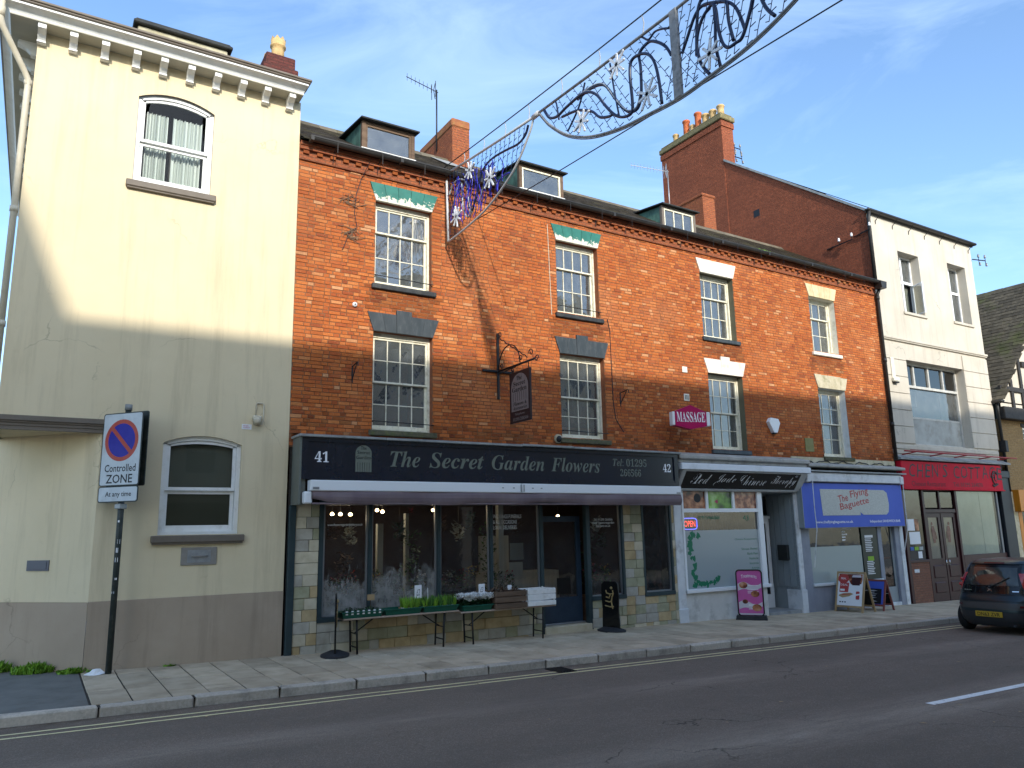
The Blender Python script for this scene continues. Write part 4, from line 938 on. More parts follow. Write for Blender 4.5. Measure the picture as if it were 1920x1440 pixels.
# door with step
st = MB(); st.rbox(9.05, 10.26, -.06, .5, -.12, .05, .015); part('door_step', st, STONES[3], fs)
st = MB(); st.rbox(9.08, 10.22, .12, .5, .05, .085, .01); part('threshold', st, M_['alu'], fs)
dr = group_part('door', fs, (9.6, .2, .09))
d = MB(); frame_ring(d, 9.09, 10.19, .09, 2.30, .12, .19, .235, .50); d.box(9.21, 10.07, .20, .225, .09, .60); part('door_leaf', d, M_['navy_paint'], dr)
p = MB(); p.face([(9.21, .21, .60), (10.07, .21, .60), (10.07, .21, 2.18), (9.21, .21, 2.18)]); part('pane', p, M_['shop_glass'], dr)
q = MB(); q.tube([(9.16, .18, 1.05), (9.16, .13, 1.05), (9.16, .13, 1.25), (9.16, .18, 1.25)], .012, 6); part('handle', q, M_['alu'], dr)
q = MB(); q.box(9.55, 9.90, .20, .208, .66, 1.0); part('door_notice', q, M_['black_board'], dr)
# inside
rm = MB(); rm.cur = 0; room(rm, 3.9, 12.7, .02, 2.75, .12, 3.6); part('shop_interior', rm, mat('shop_wall', (0.038, 0.026, 0.022), (0.07, 0.05, 0.042), 2, .9, bstr=0), fs)
for a, b in ((4.35, 8.95), (10.35, 11.2), (11.85, 12.65)): ds = MB(); ds.box(a, b, .12, .92, .05, .56); part('display_shelf', ds, M_['old_wood'], fs)
cnt = MB(); cnt.box(9.0, 11.0, 2.2, 2.8, .05, 1.05); part('counter', cnt, M_['curtain_white'], fs); cnt = MB(); cnt.box(9.2, 10.0, 2.9, 3.0, .05, 1.9); part('back_panel', cnt, M_['curtain_white'], fs)
ps = MB(); ps.box(8.62, 8.96, .62, .64, .62, 1.35); part('display_board', ps, M_['curtain_white'], fs); ps = MB(); ps.box(8.64, 8.97, .60, .62, 1.40, 1.75); part('picture', ps, M_['frost_film'], fs)
ps = MB(); ps.box(8.30, 8.42, .5, .62, .57, 2.55); part('white_column', ps, M_['curtain_white'], fs)
for a, b, h in ((5.80, 5.92, 2.2), (6.40, 6.47, 2.4)): ps = MB(); ps.box(a, b, 1.0, 1.1, .57, h); part('birch_pole', ps, M_['curtain_white'], fs)
dp = MB(); dp.box(11.9, 12.62, .30, .31, .59, 2.5); part('flower_poster', dp, M_['print_dark_flower'], fs)
def foliage(mb, c, r, n, h, lw=.05, seed=1):
    random.seed(seed)
    for _ in range(n):
        a, t, e = random.uniform(0, 6.28), random.random()**.6, random.uniform(0, 1)
        x, y, z = c[0]+r*t*math.cos(a), c[1]+r*t*math.sin(a)*.7, c[2]+h*e
        b = random.uniform(0, 6.28); l = lw*random.uniform(.7, 1.5); dx, dy, dz = math.cos(b)*l, math.sin(b)*l, random.uniform(-.4, 1)*l
        px, py = -math.sin(b)*l*.35, math.cos(b)*l*.35
        mb.face([(x, y, z), (x+dx*.5+px, y+dy*.5+py, z+dz*.6), (x+dx, y+dy, z+dz), (x+dx*.5-px, y+dy*.5-py, z+dz*.6)])
    return mb
for k, (x, y, r, h, m, lab) in enumerate([(5.55, .55, .16, .55, 'leaf_dark', 'dark leafy plant in a pot behind the second pane of the flower shop'), (6.30, .5, .20, 1.25, 'leaf', 'tall green plant at right of the snow sprayed pane of the flower shop'), (7.1, .6, .28, .45, 'leaf_dark', 'low dark green bush in a pot behind the middle pane'), (8.05, .55, .20, 1.4, 'leaf', 'tall green plant beside the white column behind the lettered pane'), (10.7, .55, .25, 1.2, 'leaf_dark', 'dark green plant in the window right of the navy door'), (4.95, .55, .15, .9, 'old_wood', 'brown dried foliage in the leftmost pane of the flower shop')]):
    t = thing('potted_plant', lab, 'plant', (x, y, .56), 'plants displayed in the flower shop window')
    p = MB(); p.lathe((x, y, .56), [(.08, 0), (.11, .2), (.12, .2), (.12, .22)], 12); part('pot', p, M_['grey_panel'], t)
    p = foliage(MB(), (x, y, .76), r, 220, h, .07, 50+k); part('foliage', p, M_[m], t)
    if m == 'leaf_dark':
        p = foliage(MB(), (x, y-.1, .95), r*.8, 26, .3, .05, 70+k); part('blooms', p, M_[('petal_red', 'petal_pink', 'petal_white')[k % 3]], t)
for k, (x, y, z) in enumerate([(4.93, 1.2, 2.37), (5.13, 1.3, 2.37), (5.30, 1.2, 2.36), (5.98, 1.5, 2.45), (6.10, 1.5, 2.42), (7.12, 1.2, 2.44), (10.6, 1.6, 2.30)]):
    t = thing('spot_lamp', ['left one of three small glowing lamps in the first window', 'middle one of three small glowing lamps in the first window', 'right one of three small glowing lamps in the first window', 'small glowing lamp at the top of the second pane, left of its pair', 'small glowing lamp at the top of the second pane, right of its pair', 'small glowing lamp at the top left of the third pane', 'small glowing lamp far inside above the navy door'][k], 'lamp', (x, y, z), 'lamps lit inside the flower shop')
    p = MB(); p.lathe((x, y, z), [(.012, 0), (.036, .014), (.04, .034), (.024, .055), (.01, .064)], 10); part('bulb', p, M_['bulb'], t)
    p = MB(); p.tube([(x, y, z+.06), (x, y, 2.74)], .008, 5); part('flex', p, M_['wire'], t)
    lp_ = bpy.data.lights.new('lamp_light', 'POINT'); lp_.energy = 1.2; lp_.color = (1.0, .80, .56); lp_.shadow_soft_size = .05; lo_ = bpy.data.objects.new('lamp_light', lp_); COL.objects.link(lo_); lo_.parent = t; lo_.location = (0, -.02, -.06)
t = thing('red_bow', 'small red ribbon bow hanging at the top of the second pane', 'decoration', (6.2, .3, 2.4)); p = foliage(MB(), (6.2, .3, 2.38), .05, 14, .08, .05, 3); part('ribbon', p, M_['petal_red'], t)
random.seed(88)
FL = ['petal_white', 'petal_pink', 'petal_red', 'petal_yellow', 'leaf']; mat('petal_yellow', (0.55, 0.40, 0.05), None, bstr=0)
for k, x in enumerate((4.58, 4.80, 5.06, 5.42, 5.95, 6.48, 6.80, 7.36, 7.62, 7.98, 8.22, 8.52, 10.45, 11.0)):
    y = .27+.10*(k % 3); cn = ('white', 'pink', 'red', 'yellow', 'green')[k % 5]
    wn_ = ('first', 'first', 'first', 'second', 'second', 'second', 'third', 'third', 'third', 'fourth', 'fourth', 'fourth', 'right hand', 'right hand')[k]
    t = thing('flower_bucket', 'grey bucket of %s %s in the %s window of the flower shop' % (cn, 'stems' if cn == 'green' else 'flowers', wn_), 'bucket', (x, y, .56), 'buckets of flowers in the shop window')
    p = MB(); h = random.uniform(.22, .36); p.lathe((x, y, .56), [(.065, 0), (.095, h), (.10, h), (.09, h-.01)], 12); part('bucket', p, M_['galv'], t)
    p = foliage(MB(), (x, y, .56+h), .12, 60, .30, .08, 500+k); part('stems', p, M_['leaf' if k % 2 else 'leaf_dark'], t)
    p = foliage(MB(), (x, y-.02, .56+h+.18), .13, 34, .22, .045, 540+k); part('blooms', p, M_[FL[k % 5]], t)
for k, (x, z) in enumerate(((4.72, 2.05), (5.05, 1.95), (6.05, 2.0), (6.95, 2.15), (7.35, 2.0), (7.65, 2.2), (8.75, 2.1), (10.9, 2.1), (11.05, 1.7))):
    t = thing('dried_bunch', 'dried flower bunch hanging in the shop window, ' + ('left of the first pane', 'right in the first pane', 'middle of the second pane', 'left of the third pane', 'middle of the third pane', 'right of the third pane', 'behind the lettered pane', 'upper one right of the door', 'lower one right of the door')[k], 'bunch', (x, .5, z), 'dried bunches hanging in the shop window')
    p = foliage(MB(), (x, .5, z-.15), .10, 70, .32, .09, 600+k); part('bunch', p, M_[('old_wood', 'curtain_white', 'leaf_dark')[k % 3]], t); p = MB(); p.tube([(x, .5, z+.1), (x, .5, 2.74)], .005, 4); part('string', p, M_['wire'], t)
def glass_text(body, x, y, z, w, h=None, m='white_letter', parent=None, al='LEFT', off=0.0, sp=1.0):
    q = txt(body, w, h, align=al, off=off, sp=sp); q.xform(front(x, y, z)); return part('lettering', q, M_[m], parent)
glass_text('www.thesecretgardenbanbury.co.uk', 4.46, .04, 2.14, .66, .06, parent=fs)
glass_text('WEDDINGS.FUNERALS\n& ALL OCCASIONS\nLOCAL DELIVERIES', 7.90, .04, 2.04, .68, .30, parent=fs)
glass_text('Tel: 01295 266566\nwww.thesecretgarden\nbanbury.co.uk', 10.42, .04, 2.04, .62, .20, parent=fs, al='CENTER')
# fascia sign
sg = thing('shop_sign', 'long navy fascia sign lettered The Secret Garden Flowers with numbers 41 and 42', 'sign', (8.2, -.2, 2.95))
mb = MB(); mb.box(3.81, 12.62, -.42, .0, 2.955, 3.68)
part('board', mb, M_['navy_board'], sg)
mb = MB(); fz = -.45
for x0, x1, z0, z1 in ((3.81, 12.62, 2.955, 3.02), (3.81, 12.62, 3.61, 3.68), (3.81, 3.93, 3.02, 3.61), (12.50, 12.62, 3.02, 3.61)): mb.box(x0, x1, fz, -.421, z0, z1)
mb.box(4.42, 4.44, -.428, -.421, 3.02, 3.61); mb.box(3.93, 12.50, -.44, -.421, 3.02, 3.07); mb.box(4.0, 12.6, -.47, -.42, 2.955, 2.975)
part('moulding', mb, M_['navy_board'], sg)
mb = MB(); mb.box(3.775, 3.809, -.46, .01, 2.52, 3.69); mb.box(3.81, 3.90, -.40, 0, 2.52, 2.955); part('end_panel', mb, M_['grey_panel'], sg)
mb = MB()
x = 3.745; random.seed(8)
for x1 in (5.35, 6.9, 8.3, 9.6, 11.2, 12.05, 12.70):
    a, b = random.uniform(-.008, .008), random.uniform(-.01, .012); mb.rbox(x, x1-.004, -.52+b, .03, 3.69+a, 3.735+a, .008); mb.mesh([(x, -.49, 3.735), (x1, -.49, 3.735), (x1, .02, 3.80), (x, .02, 3.80)], [(0, 1, 2, 3)]); x = x1
part('lead_cap', mb, M_['grey_lead'], sg)
def sgn(body, x, z, w, h, m, y=-.4235, sh=0.0, sp=1.0, al='LEFT', off=0.0, parent=sg):
    q = txt(body, w, h, shear=sh, sp=sp, align=al, off=off); q.xform(front(x, y, z)); return part('lettering', q, M_[m], parent)
sgn('𝑻𝒉𝒆', 5.46, 3.205, .60, .30, 'sage_letter'); sgn('𝑺𝒆𝒄𝒓𝒆𝒕', 6.25, 3.205, 1.19, .30, 'sage_letter'); sgn('𝑮𝒂𝒓𝒅𝒆𝒏', 7.62, 3.205, 1.26, .30, 'sage_letter'); sgn('𝑭𝒍𝒐𝒘𝒆𝒓𝒔', 9.05, 3.205, 1.29, .30, 'sage_letter')
sgn('𝑻𝒆𝒍: 𝟎𝟏𝟐𝟗𝟓', 10.70, 3.365, .98, .17, 'sage_letter'); sgn('𝟐𝟔𝟔𝟓𝟔𝟔', 10.90, 3.145, .60, .16, 'sage_letter')
sgn('𝟒𝟏', 4.05, 3.255, .25, .19, 'white_letter'); sgn('𝟒𝟐', 12.17, 3.265, .24, .19, 'white_letter')
mb = MB(); gx0, gx1 = 4.79, 5.095; n = 14
mb.prism([(gx0, 3.07), (gx1, 3.07), (gx1, 3.44)]+[((gx0+gx1)/2+.1525*math.cos(math.pi*k/n), 3.44+.14*math.sin(math.pi*k/n)) for k in range(1, n)]+[(gx0, 3.44)], 'y', -.4245, -.4215)
part('arch_emblem', mb, M_['sage_letter'], sg)
mb = MB()
for k in range(1, 7): mb.box(gx0+.305*k/7-.003, gx0+.305*k/7+.003, -.4262, -.4247, 3.09, 3.27)
mb.box(gx0, gx1, -.4262, -.4247, 3.07, 3.10); part('arch_bars', mb, M_['navy_board'], sg)
for s, z, w in (('The', 3.50, .11), ('Secret', 3.42, .24), ('Garden', 3.33, .28)): sgn(s, (gx0+gx1)/2-w/2, z, w, .062, 'navy_board', -.4264)
# awning
aw = thing('awning', 'rolled shop awning with a white cassette and dusty purple grey valance', 'awning', (8.2, -.5, 2.5))
mb = MB(); mb.rbox(3.93, 8.20, -.62, -.43, 2.745, 2.93, .012); mb.rbox(8.21, 12.52, -.62, -.43, 2.745, 2.93, .012)
part('cassette', mb, M_['upvc'], aw)
mb = MB()
for x in (8.17, 8.24): mb.box(x-.012, x+.012, -.628, -.622, 2.77, 2.91)
for x in (7.75, 8.0, 8.45, 8.66): mb.box(x-.02, x+.02, -.626, -.622, 2.83, 2.85)
mb.box(3.97, 4.08, -.626, -.622, 2.77, 2.81); mb.box(12.36, 12.48, -.626, -.622, 2.76, 2.80); part('bracket_plates', mb, M_['alu'], aw)
mb = MB(); mb.rbox(3.84, 3.98, -.58, -.42, 2.53, 2.735, .02); part('end_cap', mb, M_['upvc'], aw)
mb = MB(); n = 90; m = 4; random.seed(2)
def vpt(i, k):
    x = 3.97+(12.50-3.97)*i/n; t = k/m
    z = 2.745-.215*t-(.02*math.sin(x*1.3)+.012*math.sin(x*4.1))*t*t
    if i < 3: z += (3-i)*.02*t*t
    return (x, -.60-.03*math.sin(math.pi*t)+.012*math.sin(x*3.3+t*2), z)
for i in range(n):
    for k in range(m): mb.face([vpt(i, k+1), vpt(i+1, k+1), vpt(i+1, k), vpt(i, k)])
mb.sm = [True]*len(mb.f); part('valance', mb, M_['awning_fabric'], aw)
mb = MB(); mb.tube([(3.97, -.59, 2.53), (12.5, -.59, 2.52)], .016, 6); part('hem_bar', mb, M_['awning_fabric'], aw)

# ---------------------------------------------------------------- massage and therapy shop
rj = thing('therapy_shopfront', 'white framed therapy shop front with frosted window and recessed grey doorway', 'shopfront', (15, 0, -.2))
GB = -.32
hb = MB(); wall_holes(hb, 12.80, 17.32, GB, 3.55, [(13.05, 15.86, .50, 2.92), (15.86, 17.13, GB, 2.86)], .06); part('backing', hb, M_['grimy_white'], rj)
mb = MB(); mb.rbox(12.80, 13.05, -.03, .06, GB, 2.92, .01); mb.rbox(12.78, 13.07, -.06, .06, GB, .16, .012); part('pilaster', mb, M_['grimy_white'], rj)
mb = MB(); mb.rbox(13.05, 15.86, .0, .06, GB, .50, .008); part('stallriser', mb, mat('dirty_white_wall', (0.56, 0.55, 0.51), (0.66, 0.65, 0.61), 3, .8, dirt=(.26, .25, .22), dscale=2, damt=.7), rj)
mb = MB(); mb.rbox(14.75, 15.05, -.008, .01, .17, .25, .003); part('air_vent', mb, M_['grimy_white'], rj)
fr = MB(); fr.rbox(13.05, 13.11, -.05, .05, .50, 2.92, .006); fr.rbox(15.69, 15.87, -.05, .08, .50, 2.92, .008); fr.rbox(13.05, 15.95, -.08, .05, .49, .575, .008); fr.box(13.11, 15.69, -.045, .05, 2.36, 2.45); fr.box(13.11, 15.69, -.045, .05, 2.885, 2.92)
for x in (13.87, 14.79): fr.box(x, x+.075, -.045, .05, 2.45, 2.885)
part('window_frame', fr, M_['upvc'], rj)
for (a, b), m in zip(((13.11, 13.87), (13.945, 14.79), (14.865, 15.69)), ('print_warm', 'print_green', 'print_warm_too')):
    p = MB(); p.face([(a, .0, 2.45), (b, .0, 2.45), (b, .0, 2.885), (a, .0, 2.885)]); part('photo_panel', p, M_[m], rj)
mb = MB()
for cx, cz, r, m in ((13.62, 2.70, .12, 0),):
    mb.prism([(cx+r*math.cos(k*.52), cz+r*.9*math.sin(k*.52)) for k in range(12)], 'y', -.003, -.001)
part('dark_patch', mb, M_['ink'], rj)
mb = MB(); mb.prism([(14.27+.07*math.cos(k*1.05)*(1 if k % 2 else .6), 2.62+.06*math.sin(k*1.05)*(1 if k % 2 else .6)) for k in range(6)], 'y', -.003, -.001); part('orchid_print', mb, M_['petal_pink'], rj)
p = MB(); p.face([(13.11, .01, .575), (15.69, .01, .575), (15.69, .01, 2.36), (13.11, .01, 2.36)]); part('pane', p, M_['shop_glass'], rj)
p = MB(); p.face([(13.11, .0085, .575), (15.69, .0085, .575), (15.69, .0085, 1.93), (13.11, .0085, 1.93)]); part('frosting', p, M_['frost_film'], rj)
rm = MB(); room(rm, 13.1, 15.7, .5, 2.5, .10, 1.6); part('dark_room', rm, M_['room_dark'], rj)
q = MB(); random.seed(13)
for k in range(12):
    x = 13.2+k*.21; q.box(x, x+random.uniform(.03, .12), .5, .52, 1.9, 2.34)
part('blind', q, mat('dim_blind', (0.10, 0.115, 0.11), None, rough=.9, bstr=0), rj)
lf = MB(); random.seed(17)
path = [(13.55, 1.83), (13.42, 1.80), (13.34, 1.72), (13.30, 1.62), (13.33, 1.50), (13.30, 1.38), (13.36, 1.26), (13.40, 1.14), (13.38, 1.02), (13.32, .92), (13.40, .82), (13.46, .72), (13.40, .66), (13.52, .66), (13.64, .70), (13.76, .67), (13.90, .72), (14.04, .68), (14.14, .74)]
for x, z in path:
    for k in range(3):
        a = random.uniform(0, 6.28); r = random.uniform(.05, .10); cx, cz = x+random.uniform(-.05, .05), z+random.uniform(-.04, .04)
        lf.face([(cx+r*.9*math.cos(a+t)*(1 if i % 2 == 0 else .5), .006-.0004*len(lf.f)*.01, cz+r*math.sin(a+t)*(1 if i % 2 == 0 else .5)) for i, t in enumerate((0, 1.2, 2.4, 3.7, 5.0))])
part('leaf_border', lf, M_['green_film'], rj)
glass_text('07933466888', 13.62, .005, 2.19, .72, .085, 'green_film', rj); glass_text('43', 15.18, .005, 2.15, .20, .13, 'green_film', rj)
for k, (s, w) in enumerate((('Chinese Acupuncture', .80), ('Massage', .0), ('Stress Relief', .58), ('Back Pain', .38), ('Headache', .32), ('Insomnia', .32), ('Arthritis', .26), ('Tension', .22), ('Sports Injury', .36))):
    if w: glass_text(s, 15.62-w, .006, 1.66-k*.118, w, .055, 'green_film', rj)
ns = thing('open_sign', 'red and blue neon OPEN sign glowing in the therapy shop window', 'sign', (13.35, .03, 1.98))
q = txt('OPEN', .36, .14, off=-.005); q.xform(front(13.17, .03, 2.02)); part('lettering', q, M_['neon_red'], ns)
q = MB(); q.tube([(13.36+.23*math.cos(a)*min(1.25, 1/max(abs(math.cos(a)), abs(math.sin(a)))), .035, 2.09+.13*math.sin(a)*min(1.25, 1/max(abs(math.cos(a)), abs(math.sin(a))))) for a in [k*math.pi/12 for k in range(24)]], .010, 6, closed=True); part('border_tube', q, M_['neon_blue'], ns)
# recess
rc = MB(); rc.face([(17.13, 0, -.3), (17.13, .85, -.3), (17.13, .85, 2.86), (17.13, 0, 2.86)]); rc.face([(15.86, .06, -.3), (15.86, .85, -.3), (15.86, .85, 2.86), (15.86, .06, 2.86)])
rc.face([(15.86, .0, 2.86), (17.13, .0, 2.86), (17.13, .85, 2.86), (15.86, .85, 2.86)]); rc.face([(15.86, .85, 2.25), (17.13, .85, 2.25), (17.13, .85, 2.86), (15.86, .85, 2.86)])
for k in range(4): rc.box(17.115, 17.129, .10+k*.19, .27+k*.19, .42, 2.80)
part('recess_wall', rc, M_['grey_paint'], rj)
q = MB(); q.box(15.86, 17.13, .0, .9, -.4, -.145); part('recess_floor', q, M_['grey_lead'], rj)
dr = group_part('door', rj, (16.5, .8, -.14)); d = MB(); frame_ring(d, 15.95, 17.06, -.14, 2.2, .13, .80, .845, .35); d.box(15.86, 17.13, .79, .85, 2.2, 2.27); part('door_leaf', d, M_['upvc'], dr)
p = MB(); p.box(16.08, 16.93, .815, .825, .21, 2.07); part('pane', p, M_['dark_glass'], dr); p = MB(); p.box(15.95, 17.05, .82, .835, 2.3, 2.8); part('fanlight', p, M_['dark_glass'], dr)
q = MB(); q.rbox(17.13, 17.30, -.04, .4, -.30, 2.86, .01); q.rbox(17.11, 17.33, -.06, .42, -.32, .35, .01); part('pier', q, M_['grimy_white'], rj)
q = MB(); q.rbox(17.03, 17.128, .24, .56, 1.10, 1.50, .01); part('post_box', q, mat('dark_box', (0.028, 0.030, 0.028), None, rough=.5), rj)
# its sign
rs = thing('shop_sign', 'slanted black shop sign with white script Red Jade Chinese Therapy', 'sign', (15, -.3, 2.9))
SY0, SZ0, SY1, SZ1 = -.12, 2.915, -.40, 3.335
hb = MB(); hb.rbox(12.74, 17.40, -.46, .0, 3.345, 3.50, .012); part('shutter_box', hb, mat('pale_white', (0.70, 0.73, 0.75), (0.76, 0.78, 0.80), 3, .5, dirt=(.42, .42, .40), dscale=2, damt=.4), rs)
bd = MB()
def slant(u, t, n=0.0):      # u along x, t from bottom 0 to top 1
    dy, dz = SY1-SY0, SZ1-SZ0; L_ = math.hypot(dy, dz); return (u, SY0+dy*t-dz/L_*n, SZ0+dz*t+dy/L_*n)
def sbox(mb, x0, x1, t0, t1, n0, n1):
    v = [slant(x, t, n) for n in (n0, n1) for x, t in ((x0, t0), (x1, t0), (x1, t1), (x0, t1))]
    mb.mesh(v, [(3, 2, 1, 0), (4, 5, 6, 7), (0, 1, 5, 4), (1, 2, 6, 5), (2, 3, 7, 6), (3, 0, 4, 7)])
sbox(bd, 12.92, 17.05, .03, .97, 0, .012); part('board', bd, M_['black_board'], rs)
f_ = MB(); sbox(f_, 12.82, 17.16, -.06, .03, -.02, .025); sbox(f_, 12.82, 17.16, .97, 1.03, -.02, .025); sbox(f_, 12.82, 12.92, .03, .97, -.02, .022); sbox(f_, 17.05, 17.16, .03, .97, -.02, .022)
f_.prism([(SY0, SZ0-.02), (SY1-.02, SZ1), (0, SZ1), (0, SZ0-.02)], 'x', 12.80, 12.83); f_.prism([(SY0, SZ0-.02), (SY1-.02, SZ1), (0, SZ1), (0, SZ0-.02)], 'x', 17.14, 17.30); f_.box(12.82, 17.16, -.11, .0, SZ0-.05, SZ0-.02)
part('surround', f_, mat('pale_grey', (0.44, 0.45, 0.44), (0.50, 0.51, 0.50), 3, .5), rs)
dy, dz = SY1-SY0, SZ1-SZ0; Ls = math.hypot(dy, dz)
def script(body, x, t, w, h):
    q = txt(body, w, h, shear=.12, off=-.012); M = Matrix(((1, 0, 0, x), (0, dy/Ls, -dz/Ls, slant(x, t, .0145)[1]), (0, dz/Ls, dy/Ls, slant(x, t, .0145)[2]), (0, 0, 0, 1))); q.xform(M); part('lettering', q, M_['white_letter'], rs)
script('𝓡𝓮𝓭', 13.20, .30, .62, .27); script('𝓙𝓪𝓭𝓮', 13.98, .22, .72, .32); script('𝓒𝓱𝓲𝓷𝓮𝓼𝓮', 14.85, .27, .98, .28); script('𝓣𝓱𝓮𝓻𝓪𝓹𝔂', 16.02, .16, .95, .34); script('43', 16.86, .78, .09, .06)

# ---------------------------------------------------------------- sandwich bar
fb = thing('sandwich_shopfront', 'lilac grey sandwich bar front with frosted window and narrow glazed door', 'shopfront', (19.5, 0, -.3))
GB = -.40
hb = MB(); wall_holes(hb, 17.30, 21.95, GB, 3.5, [(17.66, 20.72, .44, 2.0), (20.80, 21.50, -.2, 2.0)], .07); part('backing', hb, M_['lilac_grey'], fb)
fr = MB(); fr.rbox(17.31, 17.66, -.02, .07, GB, 2.0, .01); fr.rbox(21.50, 21.72, -.03, .07, GB, 2.0, .01); fr.rbox(20.68, 20.86, -.02, .09, GB, 2.0, .01); fr.rbox(17.66, 20.70, .0, .07, GB, .40, .008); part('pilasters', fr, M_['lilac_grey'], fb)
fr = MB(); fr.rbox(17.64, 20.72, -.05, .06, .40, .47, .008); fr.rbox(21.72, 21.90, -.05, .07, GB, 2.2, .01); fr.rbox(20.86, 21.52, -.02, .12, -.33, -.22, .01); part('white_trim', fr, M_['grimy_white'], fb)
p = MB(); p.face([(17.66, .03, .47), (19.92, .03, .47), (19.92, .03, 2.0), (17.66, .03, 2.0)]); part('pane', p, M_['shop_glass'], fb)
p = MB(); p.face([(17.66, .026, .47), (19.92, .026, .47), (19.92, .026, 1.42), (17.66, .026, 1.42)]); part('frosting', p, M_['frost_film_pale'], fb)
rm = MB(); room(rm, 17.66, 20.72, .4, 2.1, .1, 1.5); part('dark_room', rm, M_['room_dark'], fb)
p = MB(); p.box(19.94, 20.68, .0, .03, .47, 2.0); part('menu_board', p, mat('menu_green', (0.010, 0.022, 0.018), None, rough=.3, bstr=0), fb)
for k in range(22):
    z = 1.62-k*.048
    if .95 < z < 1.2 or z < .5: continue
    p = MB(); p.box(20.08, 20.08+(.34 if k else .38)-(.05 if k % 3 else 0), -.004, -.001, z, z+(.022 if k else .07)); part('menu_line', p, M_['card'], fb)
p = MB(); p.box(20.14, 20.42, -.004, -.001, .98, 1.10); part('menu_spot', p, mat('lime', (.25, .45, .02), None, bstr=0), fb)
for k, w in enumerate((.42, .16, .24, .16, .14)): p = MB(); p.box(19.1, 19.1+w, .024, .026, 1.86-k*.075, 1.90-k*.075); part('window_line', p, M_['card'], fb)
dr = group_part('door', fb, (21.2, .1, -.2)); d = MB(); frame_ring(d, 20.86, 21.50, -.21, 2.0, .09, .05, .10, .42); part('door_leaf', d, M_['grey_paint'], dr); p = MB(); p.box(20.95, 21.41, .07, .08, .21, 1.91); part('pane', p, M_['dark_glass'], dr)
p = MB(); p.box(20.98, 21.28, .06, .064, 1.0, 1.06); part('sticker', p, M_['maroon'], dr)
bs = thing('shop_sign', 'blue fascia sign with white baguette shape and red words The Flying Baguette', 'sign', (19.5, -.1, 1.9))
mb = MB(); mb.box(17.27, 21.80, -.20, -.0, 1.93, 3.12); part('board', mb, M_['blue_fascia'], bs)
mb = MB(); mb.box(17.25, 17.269, -.205, 0, 1.92, 3.12); mb.box(17.25, 21.82, -.19, 0, 1.915, 1.93); part('end_panel', mb, M_['grey_paint'], bs)
mb = MB(); P = [(18.02, 2.96), (20.90, 2.96), (21.05, 2.88), (21.10, 2.55), (21.05, 2.34), (20.94, 2.26), (19.85, 2.26), (19.70, 2.34), (19.72, 2.25), (18.06, 2.25)]
mb.prism(P, 'y', -.208, -.201); part('baguette_panel', mb, M_['speckled'], bs)
def slab_text(body, x, z, w, h, ang, m):
    q = txt(body, w, h, off=.012); q.xform(front(x, -.2105, z) @ Matrix.Rotation(ang, 4, 'Z')); part('lettering', q, M_[m], bs)
for dxy, m in ((.018, 'speckled'), (0, 'red_letter')):
    slab_text('The', 18.78, 2.585, .44, .20, .15, 'red_letter') if dxy == 0 else None
    slab_text('Flying', 19.34, 2.665, .84, .255, .15, 'red_letter') if dxy == 0 else None
    slab_text('Baguette', 18.84, 2.335, 1.34, .235, .15, 'red_letter') if dxy == 0 else None
q = txt('www.theflyingbaguette.co.uk', 1.62, .095, off=.012); q.xform(front(17.72, -.2035, 2.02)); part('lettering', q, M_['white_letter'], bs)
q = txt('Independent SANDWICH BAR', 1.46, .095, off=.012); q.xform(front(20.12, -.2035, 2.02)); part('lettering', q, M_['white_letter'], bs)
ba = thing('awning_box', 'grubby white roller awning box with hanging pull cords above the blue sign', 'awning', (19.5, -.2, 3.15))
mb = MB(); mb.rbox(17.42, 21.78, -.28, .0, 3.15, 3.40, .02); mb.rbox(17.40, 17.56, -.31, .0, 3.13, 3.36, .02); mb.rbox(21.66, 21.82, -.31, 0, 3.13, 3.36, .02); part('cassette', mb, M_['grimy_white'], ba)
mb = MB()
for x, z0 in ((17.62, .9), (21.76, 1.2)): mb.tube([(x, -.30, 3.2), (x-.02, -.30, 2.4), (x+.03, -.28, 1.9), (x, -.12, z0)], .012, 5)
part('cords', mb, M_['grimy_white'], ba)
mb = MB(); mb.box(17.4, 21.95, -.33, .02, 3.42, 3.46); part('drip_board', mb, M_['grey_lead'], ba)
# ---------------------------------------------------------------- white rendered house with the restaurant
wh = thing('white_house', 'tall white rendered house with brick side wall and big chimney above the red restaurant', 'house', (25, 0, 0))
WX0, WX1, EV = 21.97, 28.15, 11.9
HW = [(23.47, 24.67, 8.76, 10.85), (26.44, 27.60, 8.82, 10.95), (23.17, 26.55, 4.42, 7.13)]
mb = MB(); wall_holes(mb, WX0, WX1, 3.9, EV, HW, 0.0); mb.face([(WX1, 0, 0), (WX1, 9, 0), (WX1, 9, EV), (WX1, 0, EV)])
for h in HW: reveal(mb, *h, 0, .36)
wall = part('wall', mb, M_['white_render'], wh)
random.seed(6)
bz = [4.42, 4.95, 5.47, 6.0, 6.54, 7.08, 7.62]
for a, b in ((WX0, 23.17), (26.55, WX1)):
    for z0, z1 in zip(bz, bz[1:]):
        m = MB(); m.rbox(a+.002, b-.002, -.035, .01, z0+.008, z1-.008, .008); part('render_block', m, M_['white_render'], wall)
m = MB(); m.rbox(WX0, WX1, -.035, .01, 7.14, 7.70, .008)
mb = MB(); mb.rbox(WX0-.01, WX1+.03, -.09, .01, 7.73, 7.80, .01); mb.rbox(WX0-.01, WX1+.02, -.06, .01, 7.69, 7.73, .006); part('string_course', mb, M_['white_render'], wh)
mb = MB(); mb.face([(WX0, .012, 7.0), (WX0, 9.05, 7.0), (WX0, 9.05, 13.6), (WX0, 5.6, 16.20), (WX0, .012, EV)]); side = part('side_wall', mb, M_['gable_brick'], wh)
